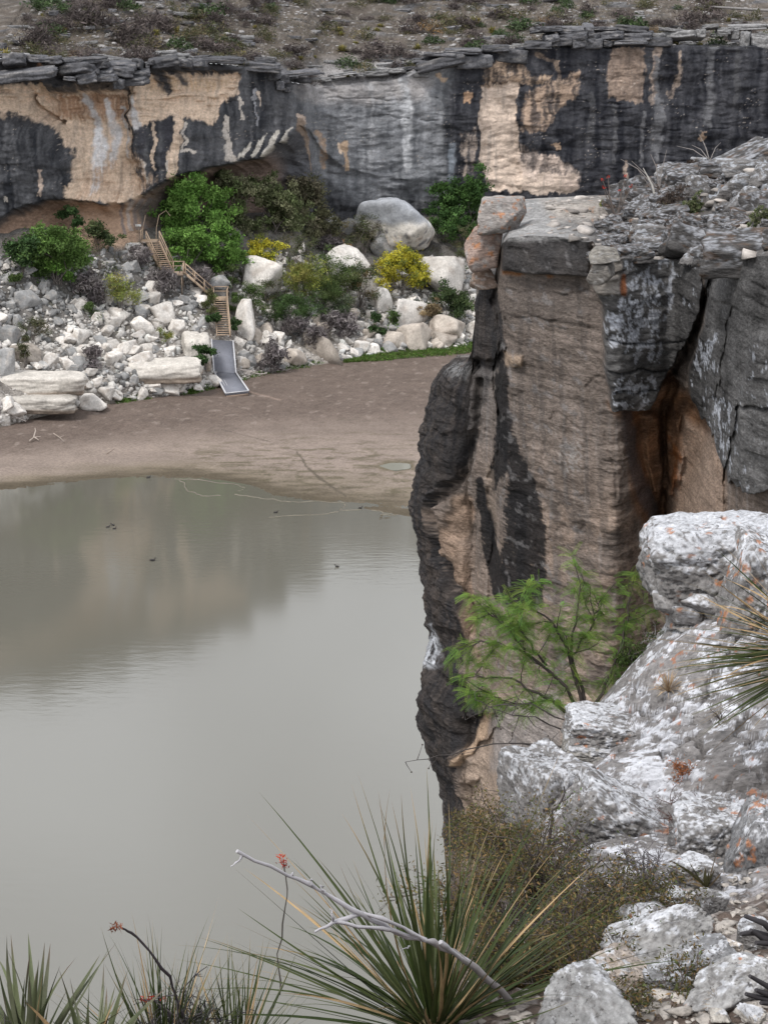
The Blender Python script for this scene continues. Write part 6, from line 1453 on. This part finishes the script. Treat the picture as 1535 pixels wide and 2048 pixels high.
fgrock(1500, 2030, 60, 30, 5.65, .06, 632, "small pale stone in the bottom right corner", .2, 0, sub=5, base=(.45, .42, .38))
fgrock(1440, 2035, 46, 26, 5.62, .05, 633, "small square pale stone left of the bottom right corner", .2, 0, sub=5, base=(.45, .42, .38))
g = MB(); n_ok = 0
for i in range(1500):
    px = rr.uniform(900, 1580); py = rr.uniform(1690, 2060)
    if px < 1250 and rr.uniform() < .4: continue
    p = on_fg(px, py)
    if p is None: continue
    if py < 1790 and not (1330 < px < 1500): continue
    V, F = RV[rr.integers(10)]; r0 = float(np.clip(rr.lognormal(-4.6, .55), .004, .035)); a = rr.uniform(0, 6.28)
    W = V * np.array((1.6, 1, .4)) * r0; W = np.stack([W[:, 0] * np.cos(a) - W[:, 1] * np.sin(a), W[:, 0] * np.sin(a) + W[:, 1] * np.cos(a), W[:, 2]], 1)
    g.add(W + p + (0, 0, r0 * .2), F, np.array((.40, .365, .33)) * rr.uniform(.45, 1.3))
tag(g.build("gravel", M['fgrock']), "small broken stones and grit on the dark soil of the slope", "gravel", None, 'stuff')

# ------------------------------------------------------------------ foreground plants
LEAFG = (np.array((.028, .042, .012)), np.array((.04, .054, .016)), np.array((.056, .068, .024)))
def blade(root, p0, dv, L_, wid, bend, colb, tip, r, name="leaf", seg=9, twist=.3, tipw=.0, dry=.8):
    d = np.asarray(dv, float); d = d / np.linalg.norm(d); t = np.linspace(0, 1, seg + 1)[:, None]
    sag = np.array((0, 0, -1.0)) * bend * L_; side0 = r.normal(size=3) * .08 * L_
    P = p0 + d * L_ * t + sag * t ** 2.2 + side0 * t ** 2
    T = np.gradient(P, axis=0); T /= np.linalg.norm(T, axis=1)[:, None]
    S = np.cross(T, (0, 0, 1.0)); S /= np.maximum(np.linalg.norm(S, axis=1), 1e-6)[:, None]; Nn = np.cross(S, T)
    tw = r.normal() * twist + t * r.normal() * .5; S2 = S * np.cos(tw) + Nn * np.sin(tw); N2 = np.cross(S2, T)
    w_ = wid * (1 - t ** 2.5 * (1 - tipw)) * (.75 + .5 * np.sin(np.pi * np.minimum(t * 1.4, 1)) * .5 + .25)
    V = np.stack([P - S2 * w_ / 2 + N2 * w_ * .12, P - N2 * w_ * .08, P + S2 * w_ / 2 + N2 * w_ * .12], 1)
    f = gridF(seg + 1, 3); c = colb * (1 - ss(dry - .12, dry + .12, t)) + tip * ss(dry - .12, dry + .12, t); c = np.repeat(c * (1 + .0 * t), 3, 0)
    b = MB(); b.add(V.reshape(-1, 3), f, np.clip(c, .01, .6)); return b.build(name, M['blade'], root, True)
def sotol(name, px, py, Y, n, lens, wid, lab, seed, axis=(0, 0, 1), spread=1.3, bend=.22, dryf=.14, cat="sotol", colset=LEAFG, tipc=(.30, .21, .11), dryc=(.40, .28, .15), minel=-.15, core=True, biasx=0.0):
    r = np.random.default_rng(seed); base = at(px, py, Y); root = empty(name, base, lab, cat)
    ax = np.asarray(axis, float); ax /= np.linalg.norm(ax); u_ = np.cross(ax, (0, 1, .01)); u_ /= np.linalg.norm(u_); v_ = np.cross(ax, u_)
    k = 0
    while k < n:
        th = spread * r.uniform(0, 1) ** .62; ph = r.uniform(0, 6.28); dv = ax * math.cos(th) + (u_ * math.cos(ph) + v_ * math.sin(ph)) * math.sin(th)
        if dv[2] < minel: continue
        dv[0] += biasx
        dry_ = r.uniform() < dryf; cb = np.array(dryc) * r.uniform(.6, 1.1) if dry_ else colset[r.integers(len(colset))] * r.uniform(.7, 1.35)
        blade(root, dv * .03 + r.normal(size=3) * .012, dv, r.uniform(*lens), wid * r.uniform(.75, 1.2), bend * r.uniform(.3, 1.3) * (math.sin(th) + .15), cb, np.array(tipc) * r.uniform(.6, 1.2), r, dry=r.uniform(.78, 1.05))
        k += 1
    if core:
        b = MB(); V, F = ICO[2]; b.add(V * np.array((.07, .07, .08)), F, (.12, .1, .06)); b.build("stem_base", M['twig'], root)
    return root
sotol("sotol_plant", 868, 2075, 6.05, 292, (.58, .98), .0098, "large spiky green sotol filling the bottom centre", 21, spread=1.55, bend=.2)
sotol("yucca_plant", 60, 2150, 5.45, 48, (.28, .44), .021, "broad leaved grey green yucca at the bottom left corner", 22, spread=.95, bend=.06, dryf=.08, cat="yucca", colset=(np.array((.10, .115, .06)), np.array((.085, .1, .05)), np.array((.12, .13, .08))), tipc=(.12, .09, .07))
sotol("yucca_plant", 185, 2170, 5.35, 26, (.26, .36), .02, "smaller broad leaved yucca leaning right beside the corner yucca", 23, axis=(.25, 0, 1), spread=.8, bend=.06, dryf=.12, cat="yucca", colset=(np.array((.10, .115, .06)), np.array((.085, .1, .05)), np.array((.12, .13, .08))), tipc=(.12, .09, .07))
sotol("sotol_plant", 330, 2170, 5.7, 130, (.3, .54), .0062, "thin leaved grassy sotol between the yuccas and the large sotol", 24, spread=.85, bend=.05, dryf=.1, tipc=(.36, .3, .2))
sotol("sotol_plant", 470, 2150, 5.9, 90, (.28, .46), .006, "thin leaved grassy sotol under the left side of the large sotol", 25, spread=.9, bend=.06, dryf=.2, tipc=(.36, .3, .2))
sotol("sotol_plant", 1660, 1320, 9.3, 120, (.55, .92), .0125, "sotol reaching in from the right edge over the white rocks", 26, axis=(-1, -.15, .22), spread=.75, bend=.22, dryf=.26, minel=-.5)
r = np.random.default_rng(8); ag = empty("agave_plant", on_fg(1412, 1778) if on_fg(1412, 1778) is not None else at(1412, 1778, 7.4), "small half dead agave among the rocks at the lower right", "agave")
for px, py in ((1345, 1710), (1362, 1722), (1400, 1735), (1440, 1690), (1430, 1740), (1455, 1752), (1330, 1825), (1380, 1770), (1418, 1735)):
    q = at(px, py, ag.location[1] - .05) - np.array(ag.location); blade(ag, np.zeros(3), q + (0, 0, .02), np.linalg.norm(q) * 1.05, .018, .08, np.array((.09, .085, .04)) if r.uniform() < .5 else np.array((.2, .15, .09)), np.array((.12, .09, .06)), r, dry=.8)

# feathery green mesquite hanging over the drop
mb = at(1172, 1442, 11.2); mq = empty("mesquite_shrub", mb, "feathery bright green mesquite shrub growing over the drop below the headland", "shrub")
b = MB(); nodes_ = []; r = np.random.default_rng(31); BK = np.array((.062, .052, .048))
LIMB = [[(1172, 1445, 0), (1128, 1372, -.1), (1050, 1300, -.15), (965, 1282, -.1), (918, 1300, -.1)], [(1172, 1445, 0), (1150, 1362, .05), (1132, 1292, .0), (1092, 1232, -.05), (1018, 1196, .0)], [(1172, 1445, 0), (1160, 1372, .1), (1138, 1300, .1), (1152, 1228, .15), (1160, 1168, .2)], [(1172, 1440, 0), (1205, 1380, .15), (1232, 1320, .1), (1252, 1250, .2), (1262, 1192, .25)], [(1165, 1445, 0), (1100, 1400, -.15), (1030, 1362, -.2), (950, 1350, -.15)], [(1140, 1310, .1), (1180, 1262, .15), (1200, 1200, .2)], [(1050, 1300, -.15), (1012, 1252, -.1), (972, 1222, -.1)], [(1092, 1330, -.1), (1040, 1260, -.2), (1050, 1195, -.15)], [(1100, 1400, -.15), (1010, 1410, -.2), (975, 1385, -.2)], [(1172, 1445, 0), (1215, 1400, -.1), (1290, 1330, -.05), (1330, 1270, .1)]]
for i, Lm in enumerate(LIMB):
    P = np.array([at(x, y, 11.2 + dY) - mb for x, y, dY in Lm]); tq = np.linspace(0, len(P) - 1, 14); P = np.stack([np.interp(tq, np.arange(len(P)), P[:, j]) for j in range(3)], 1); P[1:-1] += r.normal(size=(12, 3)) * .006
    r0 = .013 if i < 5 else .008; tube(b, P, np.linspace(r0, .0035, 14), 5, BK)
    for k in range(3 if i < 5 else 1, 14):
        nodes_.append((P[k], P[k] - P[k - 1]))
        if i != 9 and r.uniform() < .75:
            dv = (P[k] - P[k - 1]); dv = dv / np.linalg.norm(dv) + r.normal(size=3) * .8; dv /= np.linalg.norm(dv); L_ = r.uniform(.08, .2); m = P[k] + dv * L_ * .5 + r.normal(size=3) * .012; e = P[k] + dv * L_
            tube(b, [P[k], m, e], [.004, .0032, .0018], 3, BK, cap=False); nodes_ += [(m, dv), (e, dv), (m * .5 + e * .5, dv)]
b.build("branches", M['twig'], mq)
fb = MB(); FV = []; FC = []
gx0 = at(1245, 1300, 11.2)[0] - mb[0]
for p, dv in nodes_:
    for q_ in range(r.integers(4, 9)):
        d = dv / max(np.linalg.norm(dv), 1e-6) * .5 + r.normal(size=3); d[2] = d[2] * .5 - .15; d /= np.linalg.norm(d); L_ = r.uniform(.07, .13); npair = 15; side = np.cross(d, r.normal(size=3)); side /= np.linalg.norm(side)
        t = np.linspace(.08, 1, npair)[:, None]; C = p + d * L_ * t + np.array((0, 0, -.03)) * t ** 2
        c0 = np.array((.105, .185, .04)) * r.uniform(.6, 1.45) * np.array((r.uniform(.85, 1.35), 1, 1))
        for sg_ in (-1, 1):
            ld = side * sg_ * .9 + d * .45; ld /= np.linalg.norm(ld); wv = d * .0014; ll = .019 * (1 - .45 * t)
            FV.append(np.stack([C - wv, C + ld * ll * .6 - wv * 1.1, C + ld * ll, C + ld * ll * .5 + wv * 1.3], 1).reshape(-1, 3)); FC.append(np.broadcast_to(c0, (npair * 4, 3)))
FV = np.concatenate(FV); fb.add(FV, np.arange(len(FV)).reshape(-1, 4), np.concatenate(FC)); fb.build("foliage", M['leaf'], mq)

def px_branch(b, pts, r0, r1, colr, n=16, wob=.004, seed=0, sides=6, O_=None):
    r = np.random.default_rng(seed); P = np.array([at(*p) for p in pts]); 
    if O_ is not None: P = P - O_
    tq = np.linspace(0, len(P) - 1, n); P = np.stack([np.interp(tq, np.arange(len(P)), P[:, j]) for j in range(3)], 1); P[1:-1] += r.normal(size=(n - 2, 3)) * wob
    tube(b, P, np.linspace(r0, r1, n) * (1 + .18 * r.normal(size=n)), sides, colr); return P
GRW = np.array((.40, .39, .41)); GRD = np.array((.2, .18, .175))
db = empty("dead_branch", at(1020, 2000, 6.0), "bleached grey dead branch slanting across the large sotol", "branch"); O_ = np.array(db.location)
b = MB(); nC = 30; P = px_branch(b, [(1050, 2075, 6.1), (1018, 1998, 6.0), (938, 1925, 5.85), (872, 1885, 5.75), (816, 1874, 5.68), (779, 1857, 5.64), (718, 1827, 5.58), (643, 1780, 5.5), (582, 1752, 5.45), (474, 1702, 5.35)], .0125, .0048, np.linspace(GRD, GRW, 10)[np.clip((np.arange(30) / 2.2).astype(int), 0, 9)], 30, .003, 1, 7, O_)
b.build("main_stem", M['twig'], db)
for i, (pts, a, c) in enumerate((([(718, 1827, 5.58), (671, 1843, 5.52), (629, 1864, 5.48)], .008, .004), ([(668, 1845, 5.52), (664, 1830, 5.5), (660, 1818, 5.5)], .005, .002), ([(671, 1843, 5.52), (720, 1852, 5.56), (780, 1860, 5.62), (840, 1878, 5.7)], .006, .007), ([(718, 1824, 5.58), (770, 1838, 5.6), (818, 1862, 5.66), (850, 1880, 5.7)], .006, .008), ([(482, 1706, 5.36), (480, 1722, 5.35), (462, 1733, 5.34)], .005, .002), ([(880, 1884, 5.75), (900, 1900, 5.78), (945, 1930, 5.86)], .009, .008), ([(820, 1892, 5.7), (800, 1900, 5.68)], .003, .001), ([(626, 1772, 5.48), (622, 1758, 5.47)], .004, .002), ([(582, 1752, 5.45), (586, 1744, 5.45)], .004, .002), ([(650, 1786, 5.5), (640, 1770, 5.5)], .004, .002))):
    b = MB(); px_branch(b, pts, a, c, GRW * (.9 + .05 * (i % 3)), 8, .002, 40 + i, 5, O_); b.build("side_twig", M['twig'], db)
# flower stalks
def stalk(name, pts, lab, colr, fl=None, flc=None, r0=.005, r1=.003, fsz=.02):
    root = empty(name, at(*pts[0]), lab, "flower stalk"); O2 = np.array(root.location); b = MB(); px_branch(b, pts, r0, r1, colr, 14, .002, 3, 5, O2); b.build("stalk", M['twig'], root)
    for f in fl or ():
        fb2 = MB(); leaves(fb2, [at(*f) - O2], 16, fsz * .7, fsz * .55, flc, aspect=.35, seed=int(f[0])); fb2.build("flower", M['leaf'], root)
RED = colmix((.30, .03, .016), (.36, .05, .02), (.22, .02, .014))
stalk("ocotillo_stalk", [(376, 2070, 5.8), (345, 1965, 5.7), (304, 1908, 5.6), (266, 1868, 5.55), (243, 1856, 5.5)], "dark curved stalk with a reddish bud above the grassy sotol", (.075, .065, .07), [(238, 1854, 5.5), (230, 1855, 5.5)], colmix((.3, .09, .045), (.2, .07, .04)), .006, .003)
stalk("ocotillo_stalk", [(560, 1990, 6.2), (556, 1900, 6.2), (573, 1800, 6.15), (572, 1752, 6.15), (566, 1724, 6.15)], "thin stalk with a bright red flower beside the dead branch", (.1, .09, .08), [(566, 1722, 6.15), (562, 1714, 6.15), (570, 1731, 6.15)], RED, .003, .002, .016)
stalk("ocotillo_stalk", [(400, 2080, 5.7), (350, 2030, 5.7), (310, 2004, 5.7), (286, 2000, 5.7)], "low stem with small red flowers among the grassy sotol leaves", (.09, .08, .08), [(288, 2000, 5.7), (303, 1996, 5.7), (327, 1998, 5.7)], RED, .004, .002, .014)
# shrubs
BRN = (.10, .085, .08); OLB = colmix((.09, .082, .03), (.13, .095, .04), (.07, .07, .03), (.16, .105, .05), (.06, .075, .028))
def fs(px, py, Y, h, nst, lab, seed, colr=BRN, leafc=OLB, nleaf=3, lsize=.0085, cat="shrub", nm="desert_shrub", **kw):
    if 100 < seed < 113: h *= 1.15; nst = int(nst * 1.4); nleaf = min(nleaf, 2); lsize *= 1.1; kw.setdefault('kids', (3, 5))
    return shrub3d(nm, at(px, py, Y), h, nst, lab, cat, seed, colr, leafc, nleaf, lsize, **kw)
fs(985, 1850, 7.5, .42, 12, "brown twiggy shrub right behind the large sotol", 101, lean=(-.1, 0, .1), r0=.005)
fs(1075, 1830, 7.7, .46, 13, "tall olive brown shrub below the green leaved twigs", 102, r0=.006)
fs(930, 1790, 8.0, .34, 9, "thin brown shrub at the left fringe of the thicket", 122, (.12, .105, .1), OLB, 1, r0=.004, spread=.9)
fs(1130, 1760, 8.3, .36, 9, "dark tangled leafless shrub in the heart of the thicket", 123, (.055, .048, .046), None, r0=.006, spread=.95)
fs(1030, 1900, 7.2, .34, 9, "dark leafless shrub between the sotol and the olive leaved shrub", 124, (.055, .048, .046), None, r0=.006, spread=.95)
fs(1010, 1740, 8.6, .34, 11, "brown shrub against the foot of the headland", 103, r0=.005)
fs(1165, 1900, 7.2, .42, 12, "olive leaved shrub in the middle of the twig thicket", 104, r0=.006)
fs(1235, 1990, 6.6, .40, 11, "open olive leaved shrub over the grey boulder at the bottom", 105, r0=.006, nleaf=2)
fs(1110, 1990, 6.6, .36, 11, "dense shrub right of the large sotol's leaves", 106, r0=.006)
fs(1010, 1960, 6.7, .32, 10, "shadowy shrub behind the large sotol's right side", 107, r0=.006)
fs(1260, 1840, 7.3, .30, 10, "sparse yellowish shrub left of the rust flecked rock", 108, r0=.005, nleaf=2)
fs(1330, 2050, 5.9, .26, 8, "thin sprigs with yellow leaves at the bottom edge", 109, r0=.004, nleaf=2, lean=(.4, 0, 0))
fs(950, 1700, 9.0, .26, 9, "small brown shrub at the lake side edge of the thicket", 110, r0=.004)
fs(1180, 1800, 7.9, .30, 10, "grey leafless shrub among the brown twigs", 111, (.13, .12, .125), None, r0=.005, spread=.9)
fs(1290, 1760, 7.9, .26, 9, "grey leafless shrub at the foot of the lichen rock", 112, (.12, .11, .115), None, r0=.004, spread=.9)
fs(1358, 1668, 8.85, .32, 9, "dark reddish leafless bush in front of the lichen rock", 113, (.085, .055, .05), None, r0=.005, spread=.8, kids=(2, 5))
fs(1362, 1540, 9.6, .12, 5, "tuft of rust coloured leaves on top of the dark reddish bush", 118, (.1, .06, .05), colmix((.3, .12, .05), (.25, .1, .05)), 3, .009, depth=2, r0=.003)
fs(1095, 1700, 9.3, .42, 6, "crooked dark shrub with bright green leaf tufts", 114, (.07, .06, .058), colmix((.10, .15, .04), (.08, .11, .035), (.16, .12, .05)), 2, .010, r0=.009, wig=.3, kids=(2, 3))
fs(1335, 1290, 11.4, .26, 6, "grey lichen crusted bare shrub beside the cracked boulder", 115, (.28, .27, .27), colmix((.05, .075, .025), (.04, .06, .02)), 1, .010, lean=(-.9, 0, -.2), r0=.008, wig=.35)
fs(1260, 1320, 11.3, .16, 6, "mossy dark green twigs under the mesquite's right side", 116, (.12, .11, .1), colmix((.05, .08, .025), (.065, .09, .03)), 4, .011, r0=.006, spread=1.0)
fs(360, 2070, 5.75, .3, 13, "dark leafless shrub below the curved stalk", 117, (.065, .06, .065), None, r0=.005, spread=.9, kids=(2, 5))
fs(420, 2050, 5.9, .22, 11, "dark leafless twigs left of the large sotol", 119, (.07, .065, .07), None, r0=.004, spread=.9)
fs(20, 2080, 5.2, .12, 6, "dark twigs in the bottom left corner", 120, (.07, .065, .065), None, r0=.003, spread=.9)
fs(1440, 1430, 9.9, .14, 6, "low bare shrub on the white rock under the sotol leaves", 121, (.1, .085, .08), None, r0=.003, spread=1.0)
# long bare branches reaching over the water
bs = empty("bare_shrub", at(1150, 1480, 10.9), "bare dark shrub whose long twig reaches out over the lake", "shrub"); O2 = np.array(bs.location); b = MB(); r = np.random.default_rng(66)
for pts, a in (([(1160, 1500, 10.8), (1085, 1490, 10.7), (1010, 1487, 10.6), (935, 1500, 10.5), (865, 1517, 10.4), (810, 1524, 10.3)], .006), ([(1150, 1470, 10.9), (1080, 1440, 10.8), (1010, 1425, 10.7), (950, 1400, 10.7)], .006), ([(1140, 1505, 10.8), (1070, 1520, 10.6), (1020, 1560, 10.5), (1000, 1600, 10.5)], .005), ([(1150, 1450, 10.9), (1060, 1405, 10.8), (990, 1410, 10.8), (930, 1440, 10.8)], .005), ([(1130, 1490, 10.8), (1090, 1500, 10.7), (1050, 1540, 10.6), (1030, 1620, 10.5)], .005), ([(1120, 1600, 10.2), (1090, 1540, 10.4), (1060, 1500, 10.5)], .007)):
    P = px_branch(b, pts, a, .0018, (.065, .058, .055), 14, .006, int(pts[1][0]), 5, O2)
    for k in range(3, 14):
        if r.uniform() < .8:
            dv = r.normal(size=3); dv /= np.linalg.norm(dv); L_ = r.uniform(.05, .14); e = P[k] + dv * L_; tube(b, [P[k], P[k] + dv * L_ * .5 + r.normal(size=3) * .012, e], [.003, .0022, .0012], 3, (.07, .062, .06), cap=False)
            V, F = ICO[1]; b.add(V * .005 + e, F, (.06, .05, .045))
b.build("branches", M['twig'], bs)
# dark twigs close to the lens at the right edge
for nm_, px, py, lab in (("dark_branch", 1560, 1880, "dark branch poking in from the right edge above the broad slab"), ("dark_branch", 1570, 2000, "dark branch poking in from the right edge over the broad slab")):
    root = empty(nm_, at(px, py, 4.4), lab, "branch"); b = MB(); r = np.random.default_rng(px)
    for t in ((-72, -48), (-60, -20), (-80, -12), (-50, 6)):
        q = at(px + t[0], py + t[1], 4.35) - np.array(root.location); tube(b, [(0, 0, 0), q * .5 + r.normal(size=3) * .01, q], [.009, .008, .005], 6, (.05, .047, .05))
    b.build("twigs", M['twig'], root)
# dry grass tufts
for px, py, h, lab in ((1335, 1385, .12, "dry straw tuft in a cleft of the white lichen slab"), (1440, 2015, .06, "tiny dry grass tuft beside the bottom stones")):
    p = on_fg(px, py); r = np.random.default_rng(px)
    if p is None: continue
    o = link("grass_tuft", spiky(px, 130, colmix((.3, .22, .14), (.24, .17, .11), (.36, .28, .18)), h * 1.3, 1.3, .0022, "grass_tuft")); o.location = tuple(p); tag(o, lab, "grass tuft")
